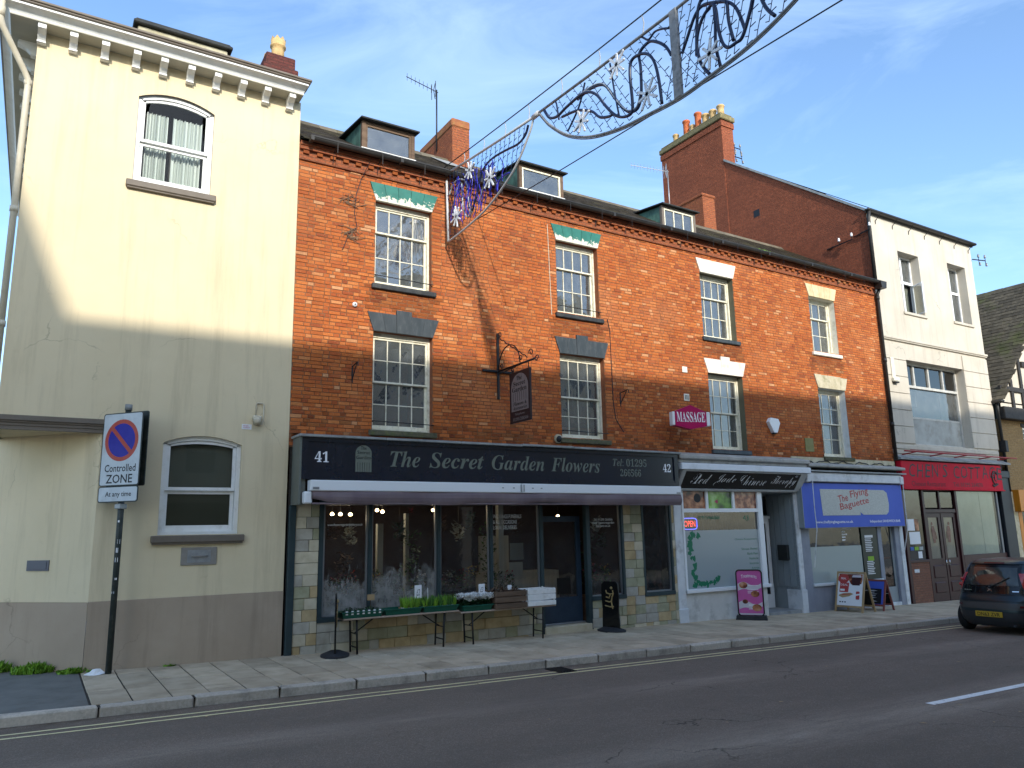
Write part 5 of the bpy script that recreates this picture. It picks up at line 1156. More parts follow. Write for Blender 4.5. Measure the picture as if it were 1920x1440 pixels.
mb = MB(); mb.prism([(-.05, EV-.02), (5.62, 16.18), (5.62, 16.27), (-.05, EV+.07)], 'x', WX0-.05, WX0+.2); part('verge', mb, M_['grey_lead'], wh)
mb = MB(); mb.face([(WX0, -.2, EV+.04), (WX1+.1, -.2, EV+.04), (WX1+.1, 5.6, 16.22), (WX0, 5.6, 16.22)]); mb.face([(WX0, 5.6, 16.22), (WX1+.1, 5.6, 16.22), (WX1+.1, 9.5, 13.3), (WX0, 9.5, 13.3)])
mb.face([(WX1, 0, EV), (WX1, 9, EV), (WX1, 5.6, 16.2)]); part('roof', mb, M_['slate'], wh)
mb = MB(); mb.rbox(WX0-.12, WX1+.16, -.20, -.0, EV-.03, EV+.06, .03); mb.rbox(WX0-.1, WX1+.12, -.06, .0, EV-.07, EV-.03, .01); part('gutter', mb, M_['gutter_black'], wh)
mb = MB(); random.seed(3)
for k in range(7): x = 22.4+k*.93; mb.tube([(x, -.20, EV-.06), (x, -.02, EV-.24), (x, -.01, EV-.34)], .012, 5)
part('gutter_brackets', mb, M_['black_iron'], wh)
mb = MB(); mb.tube([(WX0-.02, -.12, EV), (WX0-.02, -.07, EV-.3), (WX0-.02, -.07, 9.3)], .055, 10); part('downpipe', mb, M_['gutter_black'], wh)
chm = group_part('chimney', wh, (22.2, 7, 16))
mb = MB(); mb.box(WX0-.02, 22.60, 5.62, 9.06, 9.0, 18.0); mb.box(WX0-.06, 22.64, 5.58, 9.10, 17.72, 17.95); part('stack', mb, M_['gable_brick'], chm)
mb = MB(); mb.rbox(WX0-.10, 22.68, 5.53, 9.14, 18.0, 18.22, .03); mb.rbox(WX0-.04, 22.62, 5.60, 9.08, 18.22, 18.34, .05); part('chimney_cap', mb, M_['lichen_cap'], chm)
for y, h, r, m in ((8.45, .45, .13, 'buff_pot'), (7.80, .78, .15, 'terracotta'), (7.45, .40, .12, 'buff_pot'), (7.12, .80, .15, 'terracotta'), (6.70, .52, .16, 'buff_pot'), (6.30, .50, .15, 'buff_pot'), (5.88, .50, .15, 'buff_pot')):
    p = MB(); p.lathe((22.28, y, 18.32), [(r, 0), (r*.9, h*.5), (r*.92, h-.10), (r*1.12, h-.08), (r*1.12, h-.03), (r*.95, h), (r*.7, h)], 14); part('chimney_pot', p, M_[m], chm)
mb = MB(); mb.box(WX0-.006, WX0+.05, 4.15, 4.42, 13.35, 13.62); part('flue_hole', mb, M_['ink'], wh)
# upper windows of the white house
def casement(x0, x1, z0, z1, opened):
    W = group_part('window', wh, ((x0+x1)/2, .32, z0)); zt = z0+(z1-z0)*.56; xm = (x0+x1)/2
    f = MB(); frame_ring(f, x0, x1, z0, z1, .055, .30, .37, .06); f.box(x0+.055, x1-.055, .295, .37, zt-.045, zt+.045); f.box(xm-.045, xm+.045, .295, .37, z0+.06, zt-.045); f.box(xm-.045, xm+.045, .295, .37, zt+.045, z1-.055); part('frame', f, M_['upvc'], W)
    for a, b in ((x0+.055, xm-.045), (xm+.045, x1-.055)):
        for c, d in ((z0+.06, zt-.045), (zt+.045, z1-.055)):
            if opened and a > xm and c < zt: continue
            p = MB(); p.face([(a, .335, c), (b, .335, c), (b, .335, d), (a, .335, d)]); part('pane', p, M_['old_glass'], W)
    if opened:
        s = MB(); L_ = x1-.055-xm-.045; s.box(0, L_, -.02, .02, 0, .05); s.box(0, L_, -.02, .02, zt-z0-.16, zt-z0-.11); s.box(0, .05, -.02, .02, .05, zt-z0-.16); s.box(L_-.05, L_, -.02, .02, .05, zt-z0-.16)
        M = Matrix.Translation((x1-.06, .30, z0+.06)) @ Matrix.Rotation(R(180+68), 4, 'Z'); s.xform(M); part('open_casement', s, M_['upvc'], W)
        p = MB(); p.face([(.05, 0, .05), (L_-.05, 0, .05), (L_-.05, 0, zt-z0-.16), (.05, 0, zt-z0-.16)]); p.xform(M); part('pane', p, M_['old_glass'], W)
    s = MB(); s.rbox(x0-.06, x1+.06, -.05, .3, z0-.09, z0-.0, .01); part('sill', s, M_['white_render'], W)
    rm = MB(); room(rm, x0, x1, z0, z1, .42, 1.5); part('dark_room', rm, M_['room_dark'], W)
    cu = MB(); cu.box(x0+.08, x0+.3, .45, .46, z0, z1); cu.box(x1-.28, x1-.08, .45, .46, z0, z1); part('curtain', cu, mat('dull_curtain', (0.14, 0.15, 0.12), None, rough=.9, bstr=0), W)
casement(*HW[0], True); casement(*HW[1], False)
x0, x1, z0, z1 = HW[2]; W = group_part('window', wh, ((x0+x1)/2, .3, z0))
f = MB(); frame_ring(f, x0, x1, z0, z1, .07, .26, .36, .07); f.box(x0+.07, x1-.07, .24, .36, 6.30, 6.38); f.box(x0+.07, x1-.07, .30, .34, 5.30, 5.36)
for k in (1, 2, 3): xx = x0+(x1-x0)*k/4; f.box(xx-.035, xx+.035, .26, .36, 6.38, z1-.07)
part('frame', f, mat('dirty_frame', (0.46, 0.45, 0.41), (0.56, 0.55, 0.50), 5, .6, dirt=(.25, .23, .2), dscale=4, damt=.6), W)
for k in range(4):
    a, b = x0+(x1-x0)*k/4+.05, x0+(x1-x0)*(k+1)/4-.05; p = MB(); p.face([(a, .31, 6.38), (b, .31, 6.38), (b, .31, z1-.07), (a, .31, z1-.07)]); part('pane', p, M_['dark_glass'], W)
p = MB(); p.face([(x0+.07, .32, 5.36), (x1-.07, .32, 5.36), (x1-.07, .32, 6.30), (x0+.07, .32, 6.30)]); part('pane', p, M_['old_glass'], W)
p = MB(); p.box(x0, x1, .5, .52, 5.2, 6.32); part('teal_backing', p, mat('teal_back', (0.075, 0.14, 0.15), (0.10, 0.17, 0.18), 2, .8, bstr=0), W)
p = MB(); p.box(x0+.2, x0+1.15, .46, .47, 5.75, 6.25); p.box(x1-.85, x1-.45, .46, .47, 5.4, 6.25); part('paper_sheet', p, mat('pale_teal', (0.33, 0.38, 0.37), None, rough=.9, bstr=0), W)
p = MB(); p.box(x0+.07, x1-.07, .31, .33, z0+.07, 5.30); part('lower_panel', p, mat('grimy_panel', (0.30, 0.30, 0.27), (0.44, 0.45, 0.42), 1.6, .7, dirt=(.2, .18, .14), dscale=2, damt=.5, bstr=0), W)
rm = MB(); room(rm, x0, x1, z0, z1, .4, 1.2); part('dark_room', rm, M_['room_dark'], W)
mb = MB(); mb.rbox(WX0+.1, WX1-.1, -.06, .02, 4.24, 4.36, .01); mb.rbox(WX0+.1, WX1-.1, -.03, .02, 4.10, 4.24, .01); part('lower_band', mb, M_['white_render'], wh)
# restaurant front
cc = thing('restaurant_shopfront', 'maroon restaurant front with double doors, brick stall and whitened window', 'shopfront', (25, 0, -.4))
hb = MB(); wall_holes(hb, 21.97, 28.42, -.5, 4.1, [(22.12, 23.12, .86, 2.98), (23.20, 25.02, -.4, 2.98), (25.08, 27.72, .9, 2.98)], .08); part('backing', hb, M_['maroon'], cc)
mb = MB(); mb.rbox(22.12, 23.16, -.02, .08, -.45, .86, .006); part('brick_stall', mb, M_['stall_brick'], cc)
mb = MB(); mb.rbox(22.30, 22.55, -.028, -.019, .55, .65, .003); part('air_vent', mb, M_['grimy_white'], cc)
mb = MB(); mb.rbox(21.98, 22.12, -.06, .08, -.45, 3.05, .01); mb.rbox(23.12, 23.24, -.03, .10, -.45, 3.0, .01); mb.rbox(24.96, 25.08, -.03, .10, -.45, 3.0, .01); mb.rbox(22.1, 23.14, -.04, .08, .84, .92, .01); mb.rbox(25.08, 27.74, -.03, .08, -.45, .98, .01); mb.rbox(23.24, 24.96, -.01, .1, 2.30, 2.42, .01); mb.rbox(24.06, 24.14, -.01, .1, 2.42, 2.98, .01)
part('frame', mb, M_['maroon'], cc)
for k, (a, b) in enumerate(((23.26, 24.08), (24.12, 24.94))):
    dr = group_part('door', cc, ((a+b)/2, .05, -.35)); d = MB(); frame_ring(d, a, b, -.38, 2.29, .13, .02, .08, 1.30); d.rbox(a+.12, b-.12, .0, .05, -.10, .22, .02); d.rbox(a+.12, b-.12, .0, .05, .34, .72, .02); part('door_leaf', d, M_['maroon'], dr)
    p = MB(); p.face([(a+.13, .05, .92), (b-.13, .05, .92), (b-.13, .05, 2.16), (a+.13, .05, 2.16)]); part('pane', p, M_['shop_glass'], dr)
    p = MB(); p.face([(a+.13, .06, .92), (b-.13, .06, .92), (b-.13, .06, 2.16), (a+.13, .06, 2.16)]); part('etched_film', p, mat('cream_film', (0.52, 0.50, 0.42), (0.58, 0.56, 0.48), 4, .6, bstr=0), dr)
    cx = (a+b)/2-.02; s = 1 if k == 0 else -1; g_ = MB()
    robe = [(-.05, .0), (.09, .02), (.07, .20), (.09, .40), (.05, .52), (-.06, .52), (-.11, .38), (-.07, .2)]
    g_.prism([(cx+s*x, 1.38+z) for x, z in robe][::s], 'y', .043, .046); g_.prism([(cx-.04*s+.05*math.cos(t*1.05), 1.97+.06*math.sin(t*1.05)) for t in range(6)], 'y', .043, .046); g_.prism([(cx+s*x, 1.38+z) for x, z in ((.05, .45), (.14, .30), (.16, .12), (.12, .12), (.08, .32))][::s], 'y', .0425, .0455)
    part('robed_figure', g_, mat('sepia', (0.16, 0.07, 0.045), (0.30, 0.18, 0.12), 14, .6, bstr=0), dr)
    q = MB(); q.tube([(b-.07 if k == 0 else a+.07, -.0, .70), (b-.07 if k == 0 else a+.07, -.05, .70), (b-.07 if k == 0 else a+.07, -.05, .86), (b-.07 if k == 0 else a+.07, 0, .86)], .012, 6); part('handle', q, M_['chrome'], dr)
    p = MB(); p.box(a+.02, b-.02, .03, .04, 2.46, 2.94); part('fanlight', p, M_['dark_glass'], cc)
p = MB(); p.face([(22.12, .02, .92), (23.12, .02, .92), (23.12, .02, 2.98), (22.12, .02, 2.98)]); part('pane', p, M_['dark_glass'], cc)
for x0_, x1_, z0_, z1_, m in ((22.22, 22.62, 1.78, 2.12, 'card'), (22.64, 22.84, 1.78, 2.12, 'print_warm'), (22.30, 22.86, 1.38, 1.74, 'card'), (22.28, 22.46, 1.20, 1.30, 'neon_blue'), (22.50, 22.70, 1.20, 1.30, 'lime'), (22.74, 22.94, 1.20, 1.30, 'frost_film'), (22.66, 22.86, .96, 1.16, 'card')):
    p = MB(); p.box(x0_, x1_, .010, .015, z0_, z1_); part('window_notice', p, M_[m] if m != 'neon_blue' else mat('small_blue', (.05, .12, .4), None, bstr=0), cc)
p = MB(); p.face([(25.10, .02, .98), (27.55, .02, .98), (27.55, .02, 2.98), (25.10, .02, 2.98)]); part('pane', p, M_['shop_glass'], cc)
p = MB(); p.box(25.10, 26.55, .05, .06, .98, 2.98); p.box(26.57, 27.42, .05, .06, .98, 2.98); part('white_blind', p, mat('mint_blind', (0.50, 0.60, 0.54), (0.58, 0.67, 0.61), 1.5, .8, bstr=0), cc)
p = MB(); p.box(27.55, 27.64, -.01, .06, .9, 2.98); part('window_post', p, M_['alu'], cc)
rm = MB(); room(rm, 22.1, 27.7, -.4, 3.0, .14, 1.2); part('dark_room', rm, M_['room_dark'], cc)
mb = MB(); mb.rbox(27.74, 28.42, -.10, .08, -.5, 3.62, .015); mb.rbox(27.72, 28.44, -.13, .08, 3.45, 3.70, .02); part('pilaster', mb, M_['dark_navy'], cc)
cs = thing('shop_sign', "red fascia sign with black brush letters CHEN'S COTTAGE", 'sign', (24.8, -.1, 3.0))
mb = MB(); mb.rbox(22.02, 27.80, -.16, .02, 3.04, 3.86, .008); part('board', mb, M_['red_board'], cs)
mb = MB(); mb.rbox(22.0, 27.84, -.20, .0, 3.0, 3.04, .006); part('lower_rail', mb, M_['red_board'], cs)
random.seed(77); x = 22.36
for ch_, w in (('C', .42), ('H', .44), ('E', .38), ('N', .46), ("'", .12), ('S', .40), (' ', .22), ('C', .44), ('O', .46), ('T', .42), ('T', .42), ('A', .46), ('G', .46), ('E', .40)):
    if ch_ != ' ':
        q = txt(ch_, w-.07, .40 if ch_ != "'" else .14, shear=random.uniform(.05, .22), off=-.002); h = .0 if ch_ != "'" else .27
        q.v = [(a+.03*math.sin(b*7), b+.02*math.sin(a*9), c) for a, b, c in q.v]
        q.xform(front(x, -.164, 3.38+h+random.uniform(-.015, .015)) @ Matrix.Rotation(random.uniform(-.06, .06), 4, 'Z')); part('lettering', q, M_['ink'], cs)
    x += w
q = txt('Chinese Restaurant', 1.85, .15); q.xform(front(22.45, -.164, 3.11)); part('lettering', q, mat('dark_red_letter', (.10, .0, .01), None, bstr=0), cs)
q = txt('Tel: 01295 264070', 1.75, .13); q.xform(front(24.75, -.164, 3.12)); part('lettering', q, M_['ink'], cs)
g_ = MB(); cx, cz = 27.32, 3.44
g_.tube([(cx+.17*math.cos(t), -.166, cz+.22*math.sin(t)) for t in [k*.42+.6 for k in range(12)]], .03, 4); g_.tube([(cx-.2, -.166, cz-.24), (cx-.1, -.166, cz-.28), (cx+.15, -.166, cz-.20)], .035, 4); g_.tube([(cx-.02, -.166, cz+.1), (cx, -.166, cz-.08), (cx+.1, -.166, cz-.1)], .018, 4)
part('brush_emblem', g_, M_['ink'], cs)
mb = MB(); mb.prism([(-.22, 3.90), (-.22, 3.95), (.0, 4.06), (.0, 3.90)], 'x', 21.96, 28.40); tag(part('lead_flashing', mb, M_['grey_lead'], cs))
rr = thing('awning_rail', 'thin red painted awning rail sticking out above the red restaurant sign', 'rail', (24.8, -.3, 4.1))
mb = MB(); mb.tube([(21.80, -.45, 4.12), (28.35, -.45, 4.10)], .022, 6); mb.tube([(22.2, -.40, 4.17), (26.5, -.40, 4.16)], .012, 5)
for x in (22.4, 23.9, 25.3, 26.8, 28.0): mb.tube([(x, -.45, 4.11), (x, .0, 4.07)], .02, 5)
part('rail', mb, mat('red_rail', (0.36, 0.03, 0.035), None, rough=.5), rr)
wa = thing('siren_box', 'slim cream siren box high on the left of the white house', 'alarm', (22.35, -.03, 6.4))
mb = MB(); mb.rbox(22.28, 22.44, -.07, -.035, 6.45, 7.1, .01); mb.rbox(22.24, 22.50, -.16, -.035, 6.32, 6.46, .03); part('box', mb, M_['white_stone'], wa)
mb = MB(); mb.rbox(22.26, 22.48, -.15, -.04, 6.28, 6.32, .01); part('lamp', mb, M_['ink'], wa)

# ---------------------------------------------------------------- timber framed house at the right edge
tf = thing('timber_house', 'old house with mossy stone tiled roof, half timbered gable and buff brick front', 'house', (32, 0, 0))
TX = 28.50; AX, AZ = 33.0, 11.35; E0 = 6.15
mb = MB(); wall_holes(mb, TX, 38, -.6, 5.55, [(30.05, 31.6, 4.15, 5.32), (29.05, 33, -.6, 2.9)], 0.0); mb.face([(TX, 0, -.6), (TX, 9, -.6), (TX, 9, 5.55), (TX, 0, 5.55)]); part('wall', mb, M_['buff_brick'], tf)
mb = MB(); mb.face([(TX, -.12, E0-.05), (37.5, -.12, E0-.05), (AX, -.12, AZ-.25)]); mb.face([(TX, -.12, 5.9), (37.5, -.12, 5.9), (37.5, -.12, E0), (TX, -.12, E0)]); part('gable_panel', mb, M_['white_render'], tf)
mb = MB(); mb.rbox(TX-.1, 37.5, -.28, .02, 5.52, 5.95, .02); mb.rbox(TX, 37.5, -.20, -.1, 6.55, 6.72, .01)
for x in (29.35, 30.1, 30.9, 31.7, 32.5): mb.rbox(x-.075, x+.075, -.19, -.1, 5.95, E0+(x-TX)*1.155-.12, .01)
mb.rbox(30.3, 33, -.20, -.1, 7.55, 7.75, .01); mb.rbox(29.95, 31.5, -.02, .04, 5.32, 5.46, .01); part('timber_frame', mb, M_['timber_black'], tf)
W = group_part('window', tf, (30.8, .1, 4.15)); f = MB(); frame_ring(f, 30.05, 31.6, 4.15, 5.32, .06, .05, .12)
for k in range(1, 5): f.box(30.05+k*.31-.015, 30.05+k*.31+.015, .06, .11, 4.2, 5.26)
for k in range(1, 6): f.box(30.11, 31.54, .06, .11, 4.15+k*.195-.012, 4.15+k*.195+.012)
part('frame', f, M_['white_paint'], W); p = MB(); p.box(30.08, 31.57, .09, .1, 4.18, 5.29); part('pane', p, M_['dark_glass'], W)
W = group_part('window', tf, (31.3, -.1, 7.0)); f = MB(); frame_ring(f, 31.1, 32.0, 6.85, 8.35, .06, -.18, -.1)
for k in (1, 2): f.box(31.1+k*.3-.012, 31.1+k*.3+.012, -.17, -.11, 6.9, 8.3)
for k in range(1, 5): f.box(31.16, 31.94, -.17, -.11, 6.85+k*.3-.012, 6.85+k*.3+.012)
part('frame', f, M_['white_paint'], W); p = MB(); p.box(31.13, 31.97, -.135, -.125, 6.88, 8.32); part('pane', p, M_['dark_glass'], W)
mb = MB(); mb.rbox(TX, 28.82, -.04, .05, -.6, 3.0, .01); part('stone_pier', mb, M_['mossy_stone'], tf)
def rz_(x): return E0+(x-TX+.35)*(AZ-E0)/(AX-TX+.35)
mb = MB(); mb.face([(TX-.35, -.30, E0-.03), (AX, -.30, AZ-.03), (AX, 9, AZ-.03), (TX-.35, 9, E0-.03)]); mb.face([(AX, -.30, AZ-.03), (38, -.30, E0-.6), (38, 9, E0-.6), (AX, 9, AZ-.03)]); roof = part('roof', mb, M_['felt'], tf)
random.seed(19); sl_ang = math.atan2(AZ-E0, AX-TX+.35)
TM = []
for k in range(4):
    m = MB(); w, l = .34+.05*(k % 3), .30; m.rbox(-.02, l, -w/2, w/2, 0, .028, .006); m.v = [(x+random.uniform(-.008, .008), y+random.uniform(-.006, .006), z+random.uniform(-.004, .004)) for x, y, z in m.v]
    me = bpy.data.meshes.new('roof_tile'); me.from_pydata(m.v, [], m.f); me.materials.append(M_['stone_tile']); TM.append((me, w))
L_ = math.hypot(AZ-E0, AX-TX+.35); s = 0.0; cnt = 0; restt = MB()
while s < L_-.1:
    y = -.34-random.uniform(0, .15)
    while y < 8.6:
        me, w = random.choice(TM); x = TX-.35+s*math.cos(sl_ang); z = E0+s*math.sin(sl_ang)
        if y < 1.9 and cnt < 290:
            o = inst('roof_tile', me, roof, (x, y+w/2, z+.012)); o.rotation_euler = (random.uniform(-.02, .02), -sl_ang+.07, random.uniform(-.03, .03)); cnt += 1
        else:
            M = Matrix.Translation((x, y+w/2, z+.012)) @ Matrix.Rotation(-sl_ang+.07, 4, 'Y'); b = MB(); b.mesh([tuple(v.co) for v in me.vertices], [tuple(p.vertices) for p in me.polygons]); b.xform(M); restt.add(b)
        y += w+.006
    s += .215
part('roof_tiles', restt, M_['stone_tile'], roof, kind='stuff')
mb = MB(); v = [(TX-.36, -.27, E0-.10), (AX, -.27, AZ-.12)]; mb.tube([v[0], v[1]], .05, 4); part('bargeboard', mb, M_['timber_black'], tf)
mb = MB(); mb.rbox(TX-.45, TX-.25, -.4, 9, E0-.10, E0-.0, .03); mb.tube([(TX-.33, -.16, E0-.05), (TX-.2, -.10, E0-.4), (TX-.12, -.08, 3.0)], .05, 8); part('gutter', mb, M_['gutter_black'], tf)
mb = MB(); mb.rbox(28.25, 28.42, -.22, .0, 4.35, 4.75, .01); part('meter_box', mb, M_['black_iron'], tf)
os_ = thing('shop_sign', 'orange shop sign with a white letter M at the right edge', 'sign', (31, -.2, 2.3))
mb = MB(); mb.rbox(28.62, 33, -.24, .0, 2.32, 3.06, .01); part('board', mb, M_['orange_board'], os_)
q = txt('M', .55, .48, off=.03); q.xform(front(29.02, -.2415, 2.45)); part('lettering', q, M_['white_letter'], os_)
mb = MB(); mb.box(29.1, 33, .08, .12, -.6, 2.32); part('shop_window', mb, M_['dark_glass'], tf); mb = MB(); mb.rbox(28.82, 29.06, -.05, .1, -.6, 2.32, .01); part('orange_post', mb, M_['orange_board'], tf)
mb = MB(); mb.box(28.5, 33, .5, .6, -.6, 5.5); part('dark_room', mb, M_['room_dark'], tf)

# ---------------------------------------------------------------- houses across the street, behind the camera, that shade the fronts
def across(x0, x1, h, m, lab, steps=None):
    m = mat('pale_ochre_render', (0.78, 0.66, 0.45), (0.82, 0.71, 0.50), 2, .9).name
    t = thing('house_across_street', lab, 'house', ((x0+x1)/2, -15.2, 0), 'houses across the street')
    b = MB(); Y0 = -15.2
    hs = []
    n = max(1, int((x1-x0)/2.6))
    for k in range(n):
        xc = x0+(x1-x0)*(k+.5)/n
        for z in (4.2, 7.6, 10.2):
            if z+1.8 < h: hs.append((xc-.55, xc+.55, z, z+1.7))
    wall_holes(b, x0, x1, -.6, h, hs, Y0); b.v = [(x, y, z) for x, y, z in b.v]
    b.face([(x0, Y0, -.6), (x0, Y0, h), (x0, Y0-9, h), (x0, Y0-9, -.6)]); b.face([(x1, Y0, -.6), (x1, Y0, h), (x1, Y0-9, h), (x1, Y0-9, -.6)]); b.face([(x0, Y0, h), (x1, Y0, h), (x1, Y0-9, h), (x0, Y0-9, h)]); b.face([(x0, Y0-9, -.6), (x1, Y0-9, -.6), (x1, Y0-9, h), (x0, Y0-9, h)])
    part('wall', b, M_[m], t); f = MB(); p = MB()
    for a, c, d, e in hs: frame_ring(f, a, c, d, e, .06, Y0-.12, Y0-.05); f.box(a, c, Y0-.12, Y0-.06, (d+e)/2-.03, (d+e)/2+.03); p.face([(a, Y0-.1, d), (c, Y0-.1, d), (c, Y0-.1, e), (a, Y0-.1, e)])
    part('window_frames', f, M_['white_paint'], t); part('panes', p, mat('plain_dark_pane', (0.03, 0.035, 0.04), None, rough=.08, bstr=0), t)
    s = MB(); s.box(x0+.3, x1-.3, Y0, Y0+.12, 0, 3.2); part('shop_front', s, M_['navy_paint' if m == 'white_render' else 'maroon'], t)
    s = MB(); s.rbox(x0, x1, Y0-.3, Y0+.12, h-.25, h, .03); part('parapet', s, M_[m], t); return t
HSH = 12.72
across(-3.0, 6.4, HSH, 'white_render', 'pale ochre house across the street, left in the row')
across(6.4, 15.5, HSH+.08, 'cream_render', 'pale ochre house across the street, middle of the row')
across(15.5, 27, HSH+.25, 'cream_render', 'pale ochre house across the street with a long parapet')
t = thing('house_across_street', 'tall gabled ochre house across the street to the left', 'house', (-7, -15.2, 0), 'houses across the street')
b = MB(); b.prism([(-9, -.6), (-3.0, -.6), (-3.0, 12.72), (-4.1, 15.6), (-5.5, 16.2), (-8, 16.2), (-9, 12)], 'y', -15.2, -24); part('wall', b, M_['pale_ochre_render'], t)

# ---------------------------------------------------------------- things fixed to the brick front
hs = thing('hanging_sign', 'dark hanging sign with arched gate emblem on a scrolled iron wall bracket', 'sign', (8.04, -.05, 5.3))
mb = MB(); mb.rbox(8.015, 8.065, -.045, .0, 4.72, 6.14, .006); mb.rbox(7.66, 8.42, -.05, -.01, 5.285, 5.335, .006)
mb.tube([(8.04, -.03, 5.31), (8.04, -1.42, 5.31)], .022, 6); mb.tube([(8.04, -.03, 5.25), (8.04, -.9, 5.30)], .014, 5)
pts = [(8.04, -.05-1.12*t, 6.05-.66*t) for t in [k/22 for k in range(23)]]
mb.tube([(8.04+.013*math.cos(k*1.6), y, z+.013*math.sin(k*1.6)) for k, (_, y, z) in enumerate(pts)], .012, 5)
mb.tube([(8.04, -.05-.42+.42*math.cos(math.pi*(1-k/12)), 5.35+.44*math.sin(math.pi*k/12)) for k in range(13)], .013, 6)
def scroll(y, z, r, s=1):
    return [(8.04, y+s*r*(1-k/16)*math.cos(k*.55), z+r*(1-k/16)*math.sin(k*.55)) for k in range(14)]
for y, z, r, s in ((-.12, 6.08, .075, 1), (-.18, 5.38, .07, 1), (-.92, 5.42, .07, 1), (-1.30, 5.46, .085, 1), (-1.50, 5.30, .075, -1), (-.60, 5.22, .06, 1)): mb.tube(scroll(y, z, r, s), .011, 5)
part('bracket', mb, M_['black_iron'], hs)
mb = MB()
for y in (-.58, -1.20): mb.tube([(8.04, y, 5.30), (8.04, y, 5.16)], .010, 5)
part('hooks', mb, M_['black_iron'], hs)
mb = MB(); mb.rbox(8.02, 8.06, -1.27, -.50, 4.13, 5.17, .006); part('board', mb, mat('plum_board', (0.020, 0.012, 0.014), None, rough=.4, bstr=0), hs)
mb = MB(); A0, A1 = .57, 1.20; n = 12
mb.prism([(A0, 4.36), (A1, 4.36), (A1, 4.83)]+[((A0+A1)/2+.315*math.cos(math.pi*k/n), 4.83+.29*math.sin(math.pi*k/n)) for k in range(1, n)]+[(A0, 4.83)], 'z', 0, .003)
mb.v = [(8.0195-c, -a, b) for a, b, c in mb.v]; part('arch_panel', mb, mat('plum_grey', (0.20, 0.165, 0.155), None, rough=.5, bstr=0), hs)
mb = MB()
for k in range(1, 8): y = A0+(A1-A0)*k/8; mb.box(8.0145, 8.0162, -y-.005, -y+.005, 4.56, 4.73 if k in (1, 7) else 4.74)
for k in (3, 4, 5): y = A0+(A1-A0)*k/8; mb.box(8.0145, 8.0162, -y-.004, -y+.004, 5.02, 5.10)
part('gate_bars', mb, M_['ink'], hs)
def wtxt(body, u, z, w, h, m, parent, x=8.0135, sh=0.0):
    q = txt(body, w, h, shear=sh); q.xform(west(x, -u, z)); return part('lettering', q, M_[m], parent)
wtxt('𝐓𝐡𝐞', .78, 4.98, .20, .085, 'ink', hs); wtxt('𝐒𝐞𝐜𝐫𝐞𝐭', .66, 4.87, .44, .095, 'ink', hs); wtxt('𝐆𝐚𝐫𝐝𝐞𝐧', .61, 4.75, .54, .10, 'ink', hs)
wtxt('𝑭𝒍𝒐𝒘𝒆𝒓𝒔 &', .64, 4.47, .50, .075, 'ink', hs); wtxt('𝑨𝒄𝒄𝒆𝒔𝒔𝒐𝒓𝒊𝒆𝒔', .62, 4.385, .54, .07, 'ink', hs)
wtxt('𝑻𝒆𝒍𝒆𝒑𝒉𝒐𝒏𝒆', .70, 4.265, .36, .06, 'plum_grey', hs, 8.0185); wtxt('𝟎𝟏𝟐𝟗𝟓 𝟐𝟔𝟔𝟓𝟔𝟔', .62, 4.165, .56, .065, 'plum_grey', hs, 8.0185)
for x, lab in ((4.845, 'small black iron basket bracket left of the lower left window'), (11.35, 'small black iron basket bracket right of the second lower window')):
    t = thing('basket_bracket', lab, 'bracket', (x, 0, 4.95), 'empty hanging basket brackets on the brick wall')
    mb = MB(); mb.rbox(x-.015, x+.015, -.02, 0, 4.80, 5.13, .004); mb.tube([(x, -.01, 5.11), (x, -.26, 5.15), (x, -.31, 5.14), (x, -.32, 5.07)], .012, 5); mb.tube([(x, -.01, 4.86), (x, -.25, 5.14)], .010, 5); part('arm', mb, M_['black_iron'], t)
ms = thing('projecting_sign', 'magenta hexagonal lightbox sign reading MASSAGE on the brick wall', 'sign', (13.45, -.5, 4.3))
hexp = [(.0, 4.36), (.42, 4.28), (.84, 4.36), (.84, 4.70), (.42, 4.86), (.0, 4.70)]
Mx = Matrix.Translation((13.40, -.10, 0)) @ Matrix.Rotation(R(-58), 4, 'Z')      # local +x runs out from the wall
def mxf(mb): mb.xform(Matrix.Translation((12.60, -.42, 0)) @ Matrix.Rotation(R(-14), 4, 'Z')); return mb
mb = MB(); mb.prism(hexp, 'y', -.075, .075); mxf(mb); part('lightbox', mb, M_['magenta'], ms)
mb = MB(); mb.rbox(-.07, -.005, -.08, .08, 4.37, 4.69, .01); mb.rbox(.845, .94, -.085, .085, 4.36, 4.70, .015); mxf(mb); part('end_caps', mb, M_['upvc'], ms)
q = txt('𝐌𝐀𝐒𝐒𝐀𝐆𝐄', .76, .24); q.xform(Matrix.Translation((12.60, -.42, 0)) @ Matrix.Rotation(R(-14), 4, 'Z') @ front(.04, -.079, 4.45) @ Matrix.Rotation(R(0), 4, 'Z')); part('lettering', q, M_['white_letter'], ms)
mb = MB(); mb.tube([(13.0, -.45, 4.6), (13.1, 0, 4.62)], .02, 6); mb.tube([(13.0, -.45, 4.45), (13.1, 0, 4.42)], .02, 6); part('arm', mb, M_['black_iron'], ms)
al = thing('alarm_box', 'white shield shaped alarm box on the brick wall right of the blind window', 'alarm', (16.52, -.05, 4.4))
mb = MB(); mb.prism([(16.33, 4.72), (16.42, 4.83), (16.70, 4.81), (16.76, 4.70), (16.63, 4.44), (16.50, 4.44)], 'y', -.11, .0); part('box', mb, M_['upvc'], al); mb = MB(); mb.rbox(16.51, 16.62, -.09, -.01, 4.40, 4.44, .01); part('strobe', mb, M_['ink'], al)
t = thing('wall_plate', 'olive square metal plate on the brick wall left of the narrow lower window', 'plate', (18.02, 0, 4.2)); mb = MB(); mb.rbox(17.84, 18.20, -.025, -.005, 3.99, 4.37, .006); part('plate', mb, mat('olive_plate', (0.20, 0.19, 0.06), (0.24, 0.22, 0.09), 6, .7, bstr=0), t)
